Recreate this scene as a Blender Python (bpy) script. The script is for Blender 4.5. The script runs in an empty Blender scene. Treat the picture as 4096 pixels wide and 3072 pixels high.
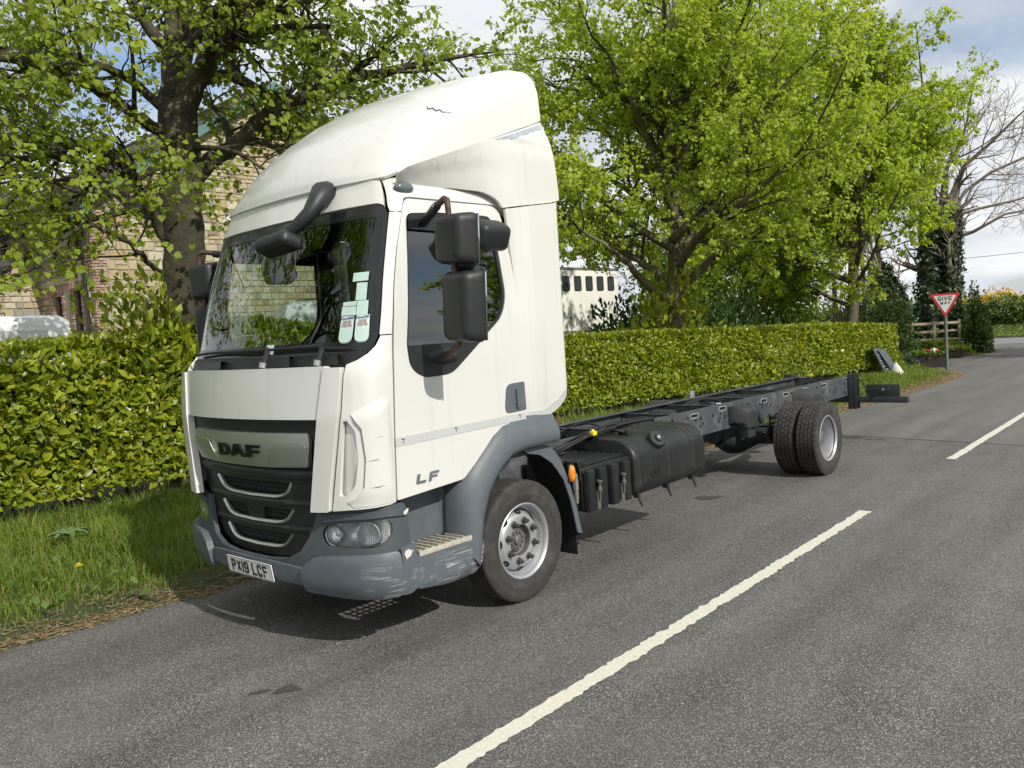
import bpy, bmesh, math, random
import numpy as np
from mathutils import Vector, Matrix, noise as mnoise
rad = math.radians
SC = bpy.context.scene
COL = SC.collection
# ------------------------------------------------------------------ camera
CAM = np.array([4.7253, -4.1656, 1.8274]); YAW, PIT, ROL = .7297, -.0625, -.0635
_f = np.array([-math.sin(YAW)*math.cos(PIT), math.cos(YAW)*math.cos(PIT), math.sin(PIT)])
_r = np.array([math.cos(YAW), math.sin(YAW), 0.]); _u = np.cross(_r, _f)
_R = _r*math.cos(ROL)+_u*math.sin(ROL); _U = -_r*math.sin(ROL)+_u*math.cos(ROL)
cd = bpy.data.cameras.new('camera'); cam = bpy.data.objects.new('camera', cd); COL.objects.link(cam)
m = Matrix.Identity(4)
for i in range(3):
    m[i][0] = _R[i]; m[i][1] = _U[i]; m[i][2] = -_f[i]; m[i][3] = CAM[i]
cam.matrix_world = m
cd.sensor_fit = 'HORIZONTAL'; cd.sensor_width = 36.; cd.lens = 36.*3334.3/4096.; cd.clip_start = .05; cd.clip_end = 2000.
SC.camera = cam
SC.render.resolution_x, SC.render.resolution_y = 1024, 768
# ------------------------------------------------------------------ sky and sun
SUNV = Vector((1.33, -.20, 1.0)).normalized()
EL = math.asin(SUNV.z); AZ = math.atan2(SUNV.x, SUNV.y)
w = bpy.data.worlds.new('World'); SC.world = w; w.use_nodes = True
nt = w.node_tree; nt.nodes.clear(); N = nt.nodes.new; L = nt.links.new
out = N('ShaderNodeOutputWorld'); bg = N('ShaderNodeBackground'); bg2 = N('ShaderNodeBackground'); mx = N('ShaderNodeMixShader')
sky = N('ShaderNodeTexSky'); sky.sky_type = 'NISHITA'; sky.sun_disc = False; sky.sun_elevation = EL; sky.sun_rotation = AZ
sky.air_density = 1.0; sky.dust_density = 1.0; sky.ozone_density = 1.5
L(sky.outputs[0], bg.inputs[0]); bg.inputs[1].default_value = .11
tc = N('ShaderNodeTexCoord'); sep = N('ShaderNodeSeparateXYZ'); L(tc.outputs['Generated'], sep.inputs[0])
def mth(op, a, b=None):
    n = N('ShaderNodeMath'); n.operation = op
    for k, v in ((0, a), (1, b)):
        if v is None: continue
        if isinstance(v, (int, float)): n.inputs[k].default_value = v
        else: L(v, n.inputs[k])
    return n.outputs[0]
zz = mth('ADD', mth('ABSOLUTE', sep.outputs[2]), .16)
cb = N('ShaderNodeCombineXYZ'); L(mth('DIVIDE', sep.outputs[0], zz), cb.inputs[0]); L(mth('DIVIDE', sep.outputs[1], zz), cb.inputs[1]); cb.inputs[2].default_value = 2.9
n1 = N('ShaderNodeTexNoise'); n1.inputs['Scale'].default_value = .75; n1.inputs['Detail'].default_value = 9; n1.inputs['Roughness'].default_value = .56; L(cb.outputs[0], n1.inputs['Vector'])
n2 = N('ShaderNodeTexNoise'); n2.inputs['Scale'].default_value = 1.1; n2.inputs['Detail'].default_value = 6; L(cb.outputs[0], n2.inputs['Vector'])
r1 = N('ShaderNodeValToRGB'); r1.color_ramp.elements[0].position = .31; r1.color_ramp.elements[1].position = .47; L(n1.outputs[0], r1.inputs[0])
r2 = N('ShaderNodeValToRGB'); e = r2.color_ramp.elements
e[0].position = .36; e[0].color = (.60, .65, .72, 1); e[1].position = .66; e[1].color = (.98, .98, .98, 1)
L(n2.outputs[0], r2.inputs[0]); L(r2.outputs[0], bg2.inputs[0]); bg2.inputs[1].default_value = .84
L(r1.outputs[0], mx.inputs[0]); L(bg.outputs[0], mx.inputs[1]); L(bg2.outputs[0], mx.inputs[2]); L(mx.outputs[0], out.inputs[0])
sd = bpy.data.lights.new('sun', 'SUN'); sd.energy = 3.25; sd.angle = rad(.6); sd.color = (1., .955, .87)
sun = bpy.data.objects.new('sun', sd); COL.objects.link(sun); sun.location = (20, -2, 20)
sun.rotation_euler = SUNV.to_track_quat('Z', 'Y').to_euler()
vs = SC.view_settings; vs.view_transform = 'Standard'; vs.look = 'None'; vs.exposure = .35; vs.gamma = 1.; vs.use_curve_mapping = False
# ------------------------------------------------------------------ materials
MATS = {}
def mat(name, col, rough=.5, metal=0., nz=None, bump=None, coat=0., spec=.5, col2=None, emis=None, grime=None):
    """principled surface; nz = (scale, contrast) colour variation, col2 second colour, bump = (scale, strength), grime = (scale, low, high, colour) patches of dirt"""
    if name in MATS: return MATS[name]
    M = bpy.data.materials.new(name); M.use_nodes = True; t = M.node_tree; b = t.nodes['Principled BSDF']
    b.inputs['Roughness'].default_value = rough; b.inputs['Metallic'].default_value = metal
    b.inputs['Coat Weight'].default_value = coat; b.inputs['Coat Roughness'].default_value = .08; b.inputs['Specular IOR Level'].default_value = spec
    c4 = (*col, 1); b.inputs['Base Color'].default_value = c4; src = None
    co = t.nodes.new('ShaderNodeTexCoord').outputs['Object']
    if nz:
        n = t.nodes.new('ShaderNodeTexNoise'); n.inputs['Scale'].default_value = nz[0]; n.inputs['Detail'].default_value = 6; n.inputs['Roughness'].default_value = .6; t.links.new(co, n.inputs['Vector'])
        r = t.nodes.new('ShaderNodeValToRGB'); r.color_ramp.elements[0].position = .5-.24; r.color_ramp.elements[1].position = .5+.24
        k = nz[1]
        r.color_ramp.elements[0].color = (*[max(0, v*(1-k)) for v in col], 1)
        r.color_ramp.elements[1].color = (*(col2 or [min(1, v*(1+k)) for v in col]), 1)
        t.links.new(n.outputs[0], r.inputs[0]); src = r.outputs[0]
    if grime:
        n = t.nodes.new('ShaderNodeTexNoise'); n.inputs['Scale'].default_value = grime[0]; n.inputs['Detail'].default_value = 8; n.inputs['Roughness'].default_value = .65; t.links.new(co, n.inputs['Vector'])
        r = t.nodes.new('ShaderNodeMapRange'); r.inputs[1].default_value = grime[1]; r.inputs[2].default_value = grime[2]; t.links.new(n.outputs[0], r.inputs[0])
        x = t.nodes.new('ShaderNodeMix'); x.data_type = 'RGBA'; x.inputs[6].default_value = c4; x.inputs[7].default_value = (*grime[3], 1)
        if src: t.links.new(src, x.inputs[6])
        t.links.new(r.outputs[0], x.inputs[0]); src = x.outputs[2]
    if src: t.links.new(src, b.inputs['Base Color'])
    if bump:
        n = t.nodes.new('ShaderNodeTexNoise'); n.inputs['Scale'].default_value = bump[0]; n.inputs['Detail'].default_value = 5; t.links.new(co, n.inputs['Vector'])
        q = t.nodes.new('ShaderNodeBump'); q.inputs['Strength'].default_value = bump[1]; q.inputs['Distance'].default_value = .02; t.links.new(n.outputs[0], q.inputs['Height']); t.links.new(q.outputs[0], b.inputs['Normal'])
    MATS[name] = M; return M
def leafmat(name, c_dark, c_light, trans=.35, rough=.45, yellow=None, spec=.4):
    """leaf: per-leaf colour from the 'rnd' attribute, part of the light passes through"""
    M = bpy.data.materials.new(name); M.use_nodes = True; t = M.node_tree; b = t.nodes['Principled BSDF']; o = t.nodes['Material Output']
    a = t.nodes.new('ShaderNodeAttribute'); a.attribute_name = 'rnd'
    r = t.nodes.new('ShaderNodeValToRGB'); e = r.color_ramp.elements; e[0].color = (*c_dark, 1); e[1].color = (*c_light, 1); e[1].position = .9 if yellow else 1.
    if yellow: q = e.new(.97); q.color = (*yellow, 1)
    t.links.new(a.outputs['Fac'], r.inputs[0]); t.links.new(r.outputs[0], b.inputs['Base Color'])
    b.inputs['Roughness'].default_value = rough; b.inputs['Specular IOR Level'].default_value = spec
    tr = t.nodes.new('ShaderNodeBsdfTranslucent'); g = t.nodes.new('ShaderNodeMix'); g.data_type = 'RGBA'; g.blend_type = 'MULTIPLY'; g.inputs[0].default_value = 1.
    g.inputs[7].default_value = (1.5, 1.55, .6, 1); t.links.new(r.outputs[0], g.inputs[6]); t.links.new(g.outputs[2], tr.inputs[0])
    x = t.nodes.new('ShaderNodeMixShader'); x.inputs[0].default_value = trans; t.links.new(b.outputs[0], x.inputs[1]); t.links.new(tr.outputs[0], x.inputs[2]); t.links.new(x.outputs[0], o.inputs[0])
    MATS[name] = M; return M
def glassmat(name, tint, refl=1., rough=0., gain=1.7):
    M = bpy.data.materials.new(name); M.use_nodes = True; t = M.node_tree; t.nodes.clear(); o = t.nodes.new('ShaderNodeOutputMaterial')
    a = t.nodes.new('ShaderNodeBsdfTransparent'); a.inputs[0].default_value = (*tint, 1)
    g = t.nodes.new('ShaderNodeBsdfGlossy'); g.inputs['Roughness'].default_value = rough; g.inputs[0].default_value = (refl, refl, refl, 1)
    f = t.nodes.new('ShaderNodeFresnel'); f.inputs[0].default_value = 1.52; x = t.nodes.new('ShaderNodeMixShader')
    mm = t.nodes.new('ShaderNodeMath'); mm.operation = 'MULTIPLY'; mm.inputs[1].default_value = gain; t.links.new(f.outputs[0], mm.inputs[0])
    t.links.new(mm.outputs[0], x.inputs[0]); t.links.new(a.outputs[0], x.inputs[1]); t.links.new(g.outputs[0], x.inputs[2]); t.links.new(x.outputs[0], o.inputs[0])
    MATS[name] = M; return M
# ------------------------------------------------------------------ object helpers
def put(name, me, parent=None, loc=None):
    o = bpy.data.objects.new(name, me); COL.objects.link(o)
    if parent is not None: o.parent = parent
    if loc is not None: o.location = loc
    return o
def thing(name, label, cat, loc=(0, 0, 0), rz=0., group=None):
    o = bpy.data.objects.new(name, None); COL.objects.link(o); o.location = loc; o.rotation_euler = (0, 0, rz); o.empty_display_size = .2
    return tag(o, label, cat, group)
def tag(o, label=None, cat=None, group=None, kind=None):
    if label: o['label'] = label
    if cat: o['category'] = cat
    if group: o['group'] = group
    if kind: o['kind'] = kind
    return o
def finish(me, smooth=40.):
    if smooth:
        me.polygons.foreach_set('use_smooth', [True]*len(me.polygons))
        if smooth < 179: me.set_sharp_from_angle(angle=rad(smooth))
    me.update()
class MB:
    def __init__(s): s.v = []; s.f = []; s.m = []
    def add(s, v, f, m=0):
        k = len(s.v); s.v.extend([tuple(map(float, p)) for p in v]); s.f.extend([tuple(i+k for i in q) for q in f]); s.m.extend([m]*len(f)); return s
    def box(s, c, d, R=None, m=0, taper=None):
        x, y, z = d[0]/2, d[1]/2, d[2]/2; P = [(-x, -y, -z), (x, -y, -z), (x, y, -z), (-x, y, -z), (-x, -y, z), (x, -y, z), (x, y, z), (-x, y, z)]
        if taper: P = P[:4]+[(p[0]*taper, p[1]*taper, p[2]) for p in P[4:]]
        if R is not None: P = [R @ Vector(p) for p in P]
        return s.add([(p[0]+c[0], p[1]+c[1], p[2]+c[2]) for p in P], [(3, 2, 1, 0), (4, 5, 6, 7), (0, 1, 5, 4), (1, 2, 6, 5), (2, 3, 7, 6), (3, 0, 4, 7)], m)
    def b2(s, a, b, m=0):
        return s.box([(p+q)/2 for p, q in zip(a, b)], [abs(q-p) for p, q in zip(a, b)], m=m)
    def tube(s, P, r, n=8, cap=True, m=0):
        P = [Vector(p) for p in P]; K = len(P); rr = r if hasattr(r, '__len__') else [r]*K
        T = [((P[min(i+1, K-1)]-P[max(i-1, 0)]).normalized() if (P[min(i+1, K-1)]-P[max(i-1, 0)]).length > 1e-9 else Vector((0, 0, 1))) for i in range(K)]
        a = T[0].orthogonal().normalized(); v = []
        for i in range(K):
            a = (a-T[i]*a.dot(T[i])); a = a.normalized() if a.length > 1e-6 else T[i].orthogonal().normalized(); b = T[i].cross(a)
            for j in range(n):
                t = 2*math.pi*j/n; v.append(P[i]+(a*math.cos(t)+b*math.sin(t))*rr[i])
        f = [(i*n+j, i*n+(j+1) % n, (i+1)*n+(j+1) % n, (i+1)*n+j) for i in range(K-1) for j in range(n)]
        if cap: f += [tuple(range(n-1, -1, -1)), tuple((K-1)*n+j for j in range(n))]
        return s.add(v, f, m)
    def cyl(s, a, b, r, n=16, r2=None, m=0): return s.tube([a, b], [r, r if r2 is None else r2], n, True, m)
    def lathe(s, prof, n=32, o=(0, 0, 0), ax='x', closed=False, m=0):
        """prof = [(radius, along axis)]"""
        v = []
        for r, h in prof:
            for j in range(n):
                t = 2*math.pi*j/n; c, q = r*math.cos(t), r*math.sin(t)
                p = (h, c, q) if ax == 'x' else (q, h, c) if ax == 'y' else (c, q, h); v.append((p[0]+o[0], p[1]+o[1], p[2]+o[2]))
        K = len(prof); f = [(i*n+j, (i+1)*n+j, (i+1)*n+(j+1) % n, i*n+(j+1) % n) for i in range(K-1 if not closed else K) for j in range(n)]
        if closed: f = [tuple(q % (K*n) for q in t) for t in f]
        return s.add(v, f, m)
    def prism(s, poly, fn, a, b, m=0):
        """poly = 2d outline, fn(p, q, depth) -> xyz"""
        n = len(poly); v = [fn(p, q, a) for p, q in poly]+[fn(p, q, b) for p, q in poly]
        return s.add(v, [tuple(range(n))[::-1], tuple(range(n, 2*n))]+[(i, (i+1) % n, n+(i+1) % n, n+i) for i in range(n)], m)
    def loft(s, rings, closed=True, caps=True, m=0):
        n = len(rings[0]); v = [p for r in rings for p in r]; f = []
        for i in range(len(rings)-1):
            for j in range(n if closed else n-1): f.append((i*n+j, i*n+(j+1) % n, (i+1)*n+(j+1) % n, (i+1)*n+j))
        if caps and closed: f += [tuple(range(n-1, -1, -1)), tuple((len(rings)-1)*n+j for j in range(n))]
        return s.add(v, f, m)
    def mesh(s, name, mats, bevel=0., seg=2, smooth=40., recalc=True):
        me = bpy.data.meshes.new(name); me.from_pydata(s.v, [], s.f)
        for q in (mats if isinstance(mats, (list, tuple)) else [mats]): me.materials.append(q)
        if any(s.m): me.polygons.foreach_set('material_index', s.m)
        if bevel or recalc:
            bm = bmesh.new(); bm.from_mesh(me)
            if recalc: bmesh.ops.recalc_face_normals(bm, faces=bm.faces)
            if bevel:
                ed = [e for e in bm.edges if len(e.link_faces) == 2 and e.calc_face_angle(0) > .5]
                bmesh.ops.bevel(bm, geom=ed, offset=bevel, segments=seg, profile=.6, affect='EDGES', clamp_overlap=True)
            bm.to_mesh(me); bm.free()
        finish(me, smooth); return me
    def build(s, name, mats, parent=None, bevel=0., seg=2, smooth=40., recalc=True, loc=None):
        return put(name, s.mesh(name, mats, bevel, seg, smooth, recalc), parent, loc)
def rpoly(pts, r=.03, n=4):
    """polygon with rounded corners; a point may carry its own radius as third value"""
    out = []; K = len(pts)
    for i in range(K):
        p = Vector(pts[i][:2]); a = Vector(pts[i-1][:2]); b = Vector(pts[(i+1) % K][:2]); rr = pts[i][2] if len(pts[i]) > 2 else r
        if rr <= 0: out.append(tuple(p)); continue
        da, db = a-p, b-p; q = min(rr, da.length*.48, db.length*.48); A = p+da.normalized()*q; B = p+db.normalized()*q
        for k in range(n+1):
            t = k/n; out.append(tuple(A*(1-t)**2+p*2*t*(1-t)+B*t*t))
    return out
def panel(name, poly, fn, mats, parent=None, holes=(), off=0., th=.012, du=.07, dz=.09, smooth=40., mirror=False, lines=()):
    """sheet cut from a 2d outline with holes, bent by fn(u, z, offset) and given thickness"""
    res = []
    for sg in ((1, -1) if mirror else (1,)):
        bm = bmesh.new(); ed = []
        for lp in [poly]+list(holes):
            vv = [bm.verts.new((p[0]*sg, p[1], 0)) for p in lp]
            ed += [bm.edges.new((vv[i], vv[(i+1) % len(vv)])) for i in range(len(vv))]
        bmesh.ops.triangle_fill(bm, use_beauty=True, use_dissolve=False, edges=ed, normal=(0, 0, 1))
        us = [v.co.x for v in bm.verts]; zs = [v.co.y for v in bm.verts]
        for lo, hi, st, no in ((min(us), max(us), du, (1, 0, 0)), (min(zs), max(zs), dz, (0, 1, 0))):
            k = math.ceil((lo+1e-4)/st)
            while k*st < hi-1e-4:
                bmesh.ops.bisect_plane(bm, geom=bm.verts[:]+bm.edges[:]+bm.faces[:], plane_co=(k*st*no[0], k*st*no[1], 0), plane_no=no, dist=1e-6); k += 1
        for fc in bm.faces:
            if fc.normal.z < 0: fc.normal_flip()
        bm.verts.ensure_lookup_table(); n = len(bm.verts); bm.verts.index_update()
        uv = [(v.co.x, v.co.y) for v in bm.verts]; F = [[v.index for v in fc.verts] for fc in bm.faces]
        bd = []
        for e in bm.edges:
            if len(e.link_faces) == 1:
                l = e.link_loops[0]; bd.append((l.vert.index, l.link_loop_next.vert.index))
        bm.free()
        V = [fn(u, z, off) for u, z in uv]
        if th: V += [fn(u, z, off-th) for u, z in uv]; F = F+[[i+n for i in q[::-1]] for q in F]+[[b, a, a+n, b+n] for a, b in bd]
        me = bpy.data.meshes.new(name); me.from_pydata([tuple(map(float, p)) for p in V], [], F)
        for q in (mats if isinstance(mats, (list, tuple)) else [mats]): me.materials.append(q)
        finish(me, smooth); res.append(put(name, me, parent))
    return res if mirror else res[0]
def text_mesh(name, body, size, fn, mt, parent=None, sx=1., bold=0., th=.003, align='CENTER', space=1.):
    """lettering: built-in font outline turned to mesh and laid on fn(u, v, offset)"""
    c = bpy.data.curves.new(name, 'FONT'); c.body = body; c.size = size; c.align_x = align; c.align_y = 'CENTER'; c.offset = bold; c.extrude = th/2; c.space_character = space; c.resolution_u = 3
    o = bpy.data.objects.new(name, c); COL.objects.link(o); dg = bpy.context.evaluated_depsgraph_get()
    me = bpy.data.meshes.new_from_object(o.evaluated_get(dg)); bpy.data.objects.remove(o); me.name = name
    for v in me.vertices: v.co = Vector([float(q) for q in fn(v.co.x*sx, v.co.y, v.co.z+th/2)])
    me.materials.clear(); me.materials.append(mt); me.update(); return put(name, me, parent)
def fast_mesh(name, V, F, mt, parent=None, rnd=None, smooth=False, tri=False):
    """V (n,3) float array, F (m,k) int array of equal-sized faces"""
    me = bpy.data.meshes.new(name); n = len(V); mF, k = F.shape
    me.vertices.add(n); me.vertices.foreach_set('co', np.ascontiguousarray(V, dtype=np.float32).ravel())
    me.loops.add(mF*k); me.loops.foreach_set('vertex_index', np.ascontiguousarray(F, dtype=np.int32).ravel())
    me.polygons.add(mF); me.polygons.foreach_set('loop_start', np.arange(0, mF*k, k, dtype=np.int32)); me.polygons.foreach_set('loop_total', np.full(mF, k, dtype=np.int32))
    if smooth: me.polygons.foreach_set('use_smooth', np.ones(mF, dtype=bool))
    if rnd is not None:
        a = me.attributes.new('rnd', 'FLOAT', 'POINT'); a.data.foreach_set('value', np.ascontiguousarray(rnd, dtype=np.float32))
    me.update(calc_edges=True)
    for q in (mt if isinstance(mt, (list, tuple)) else [mt]): me.materials.append(q)
    return put(name, me, parent) if parent is not False else me
def nrm(a): return a/np.maximum(np.linalg.norm(a, axis=-1, keepdims=True), 1e-9)
def dist(P): return (np.asarray(P)-CAM) @ _f
# ------------------------------------------------------------------ foliage helpers
LIME_V = np.array([(0, 0, 0), (.42, .18, .07), (.46, .55, .05), (0, 1.05, -.12), (-.46, .55, .05), (-.42, .18, .07), (0, .5, 0)]); LIME_F = np.array([(0, 1, 2, 6), (6, 2, 3, 3), (0, 6, 4, 5), (6, 3, 4, 4)])
LAUR_V = np.array([(0, 0, 0), (.20, .25, .05), (.235, .58, .05), (0, 1., -.08), (-.235, .58, .05), (-.20, .25, .05), (0, .32, 0.), (0, .64, -.01)])
LAUR_F = np.array([(0, 1, 6), (1, 2, 7), (1, 7, 6), (2, 3, 7), (0, 6, 5), (5, 6, 7), (5, 7, 4), (4, 7, 3)])
LIME_T = np.array([(0, 1, 6), (1, 2, 6), (6, 2, 3), (0, 6, 5), (6, 4, 5), (6, 3, 4)])
SMALL_V = np.array([(0, 0, 0), (.3, .5, .05), (0, 1, -.05), (-.3, .5, .05)]); SMALL_F = np.array([(0, 1, 2), (0, 2, 3)])
def leaves(name, P, D, Nn, size, mt, parent, rng, shape='lime', rnd=None):
    tv, tf = dict(lime=(LIME_V, LIME_T), laurel=(LAUR_V, LAUR_F), small=(SMALL_V, SMALL_F))[shape]
    n = len(P); D = nrm(D); X = nrm(np.cross(D, Nn)); Z = np.cross(X, D); s = np.broadcast_to(np.asarray(size, float), (n,))[:, None, None]
    curl = (1+rng.normal(0, .8, n))[:, None, None]
    V = P[:, None, :]+s*(X[:, None, :]*tv[None, :, :1]+D[:, None, :]*tv[None, :, 1:2]+Z[:, None, :]*tv[None, :, 2:]*curl)
    k = len(tv); F = (np.arange(n)[:, None, None]*k+tf[None]).reshape(-1, 3)
    if rnd is None: rnd = rng.random(n)
    return fast_mesh(name, V.reshape(-1, 3), F, mt, parent, np.repeat(rnd, k))
def leaf_pieces(P, D, Nn, size, rnd, mt, parent, shape, count=300):
    """the leaves that show largest, each an object of its own sharing a few meshes"""
    tv, tf = dict(lime=(LIME_V, LIME_T), laurel=(LAUR_V, LAUR_F))[shape]; ms = []
    for q in range(6):
        me = bpy.data.meshes.new('leaf'); t = tv.copy(); t[:, 2] *= (.3, .8, 1.2, 1.7, -.5, 2.3)[q]; me.from_pydata(t.tolist(), [], tf.tolist()); me.materials.append(mt)
        a = me.attributes.new('rnd', 'FLOAT', 'POINT'); a.data.foreach_set('value', [(q+.5)/6.2]*len(tv)); ms.append(me)
    D = nrm(D); X = nrm(np.cross(D, Nn)); Z = np.cross(X, D)
    for i in range(len(P)):
        o = bpy.data.objects.new('leaf', ms[min(5, int(rnd[i]*6))]); COL.objects.link(o); o.parent = parent
        mm = Matrix.Identity(4); s = float(size[i])
        for a in range(3): mm[a][0] = X[i][a]*s; mm[a][1] = D[i][a]*s; mm[a][2] = Z[i][a]*s; mm[a][3] = P[i][a]-parent_loc(parent)[a]
        o.matrix_local = mm
def parent_loc(p):
    l = Vector((0, 0, 0))
    while p is not None: l = l+p.location; p = p.parent
    return l
def tubes(name, segs, mt, parent, sides=None):
    """many tapering tubes in one mesh; segs = [(points, radii)]"""
    Vs = []; Fs = []; k = 0
    for P, R in segs:
        P = np.asarray(P, float); R = np.asarray(R, float); K = len(P); n = sides or (10 if R[0] > .1 else 7 if R[0] > .04 else 5 if R[0] > .012 else 3)
        T = nrm(np.gradient(P, axis=0)); ref = np.array([.31, .17, .93]) if abs(T[0] @ np.array([.31, .17, .93])) < .9 else np.array([1., 0, 0])
        A = nrm(np.cross(T, ref)); B = np.cross(T, A); t = np.arange(n)*2*math.pi/n
        V = P[:, None]+R[:, None, None]*(A[:, None]*np.cos(t)[None, :, None]+B[:, None]*np.sin(t)[None, :, None]); Vs.append(V.reshape(-1, 3))
        i = np.arange(K-1)[:, None]*n; j = np.arange(n)[None]; F = np.stack([i+j, i+(j+1) % n, i+n+(j+1) % n, i+n+j], -1).reshape(-1, 4)+k; Fs.append(F); k += K*n
    return fast_mesh(name, np.concatenate(Vs), np.concatenate(Fs), mt, parent, smooth=True)
def bough(rng, p, d, L, r0, r1, n=6, wander=.12, lift=0.):
    P = [np.array(p, float)]; d = np.array(d, float); d /= np.linalg.norm(d)
    for i in range(n):
        d = d+rng.normal(0, wander, 3)+np.array([0, 0, lift]); d /= np.linalg.norm(d); P.append(P[-1]+d*L/n)
    return np.array(P), np.linspace(r0, r1, n+1)
def spread(rng, seg, k, L, ang, lo=.3, hi=1., rr=.55, n=5, wander=.14, lift=0., flat=0., up=0.):
    """children of one branch"""
    P, R = seg; out = []; K = len(P)-1
    for i in range(k):
        t = (lo+(hi-lo)*(i+rng.random())/k)*K; a = min(int(t), K-1); q = P[a]+(P[a+1]-P[a])*(t-a); T = nrm(P[a+1]-P[a])
        x = rng.normal(0, 1, 3); x -= T*(x @ T); x[2] *= (1-flat); x = nrm(x)
        d = T*math.cos(ang)+x*math.sin(ang)*(1+rng.normal(0, .2)); d[2] += up
        r = max(.0025, float(np.interp(t, np.arange(K+1), R))*rr)
        out.append(bough(rng, q, d, L*(1-.35*t/K)*rng.uniform(.7, 1.2), r, r*.45, n, wander, lift))
    return out
# ================================================================== GROUND, ROADS, MARKINGS
def sm(a, b, x): t = np.clip((x-a)/(b-a), 0, 1); return t*t*(3-2*t)
def edge_left(y): return np.interp(y, [-60, -3, 0, 6.4, 10, 12.6, 17, 19.3, 20.6, 21.4, 27.6, 28.6, 31, 34, 36.4], [-1.45, -1.30, -1.15, -1.08, -.92, -.80, -.72, -.85, -1.35, -2.2, -2.5, -2.3, -2.7, -4.2, -7.5])
def terrain(x, y):
    x = np.asarray(x, float); y = np.asarray(y, float); e = edge_left(y); d = e-x
    z = .045*sm(0, .35, d)+.075*sm(.3, 4, d)+.58*sm(5, 10, d)+.65*sm(10, 16, d)+.5*sm(16, 45, d)
    ent = sm(20.7, 21.3, y)*(1-sm(27.2, 28.4, y))*(1-sm(7, 12, d)); z = z*(1-ent)-.02*ent
    z = np.where(d < 0, -.03, z)
    far = sm(36.2, 36.6, y); z = z*(1-far)+far*np.where(y > 42.5, .10+.5*sm(42.5, 45.5, y)+.6*sm(45, 60, y)-.4*sm(60, 140, y), -.03)
    z = np.where((x > 5.3) & (y < 36.3), .05*sm(5.3, 5.6, x)+.25*sm(5.6, 9, x), z)
    return z
def grid_sheet(name, X, Y, zf, mt, smooth=True):
    gx, gy = np.meshgrid(X, Y); V = np.stack([gx, gy, zf(gx, gy)], -1).reshape(-1, 3); n, k = len(X), len(Y)
    i = (np.arange(k-1)[:, None]*n+np.arange(n-1)[None]); F = np.stack([i, i+1, i+n+1, i+n], -1).reshape(-1, 4); return fast_mesh(name, V, F, mt, smooth=smooth)
soil = mat('verge_soil', (.040, .052, .016), .95, nz=(2.2, .4), bump=(60, .3), grime=(1.1, .52, .70, (.075, .052, .028)))
gx = np.unique(np.concatenate([np.linspace(-400, -40, 16), np.linspace(-40, -12, 20), np.linspace(-12, -1.2, 60), np.linspace(-1.4, -.5, 20), np.linspace(-.5, 5.2, 12), np.linspace(5.2, 12, 20), np.linspace(12, 400, 20)]))
gy = np.unique(np.concatenate([np.linspace(-400, -30, 14), np.linspace(-30, -6, 16), np.linspace(-6, 22, 80), np.linspace(22, 46, 90), np.linspace(46, 120, 20), np.linspace(120, 600, 10)]))
g = grid_sheet('ground', gx, gy, terrain, soil); g['kind'] = 'structure'
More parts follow.
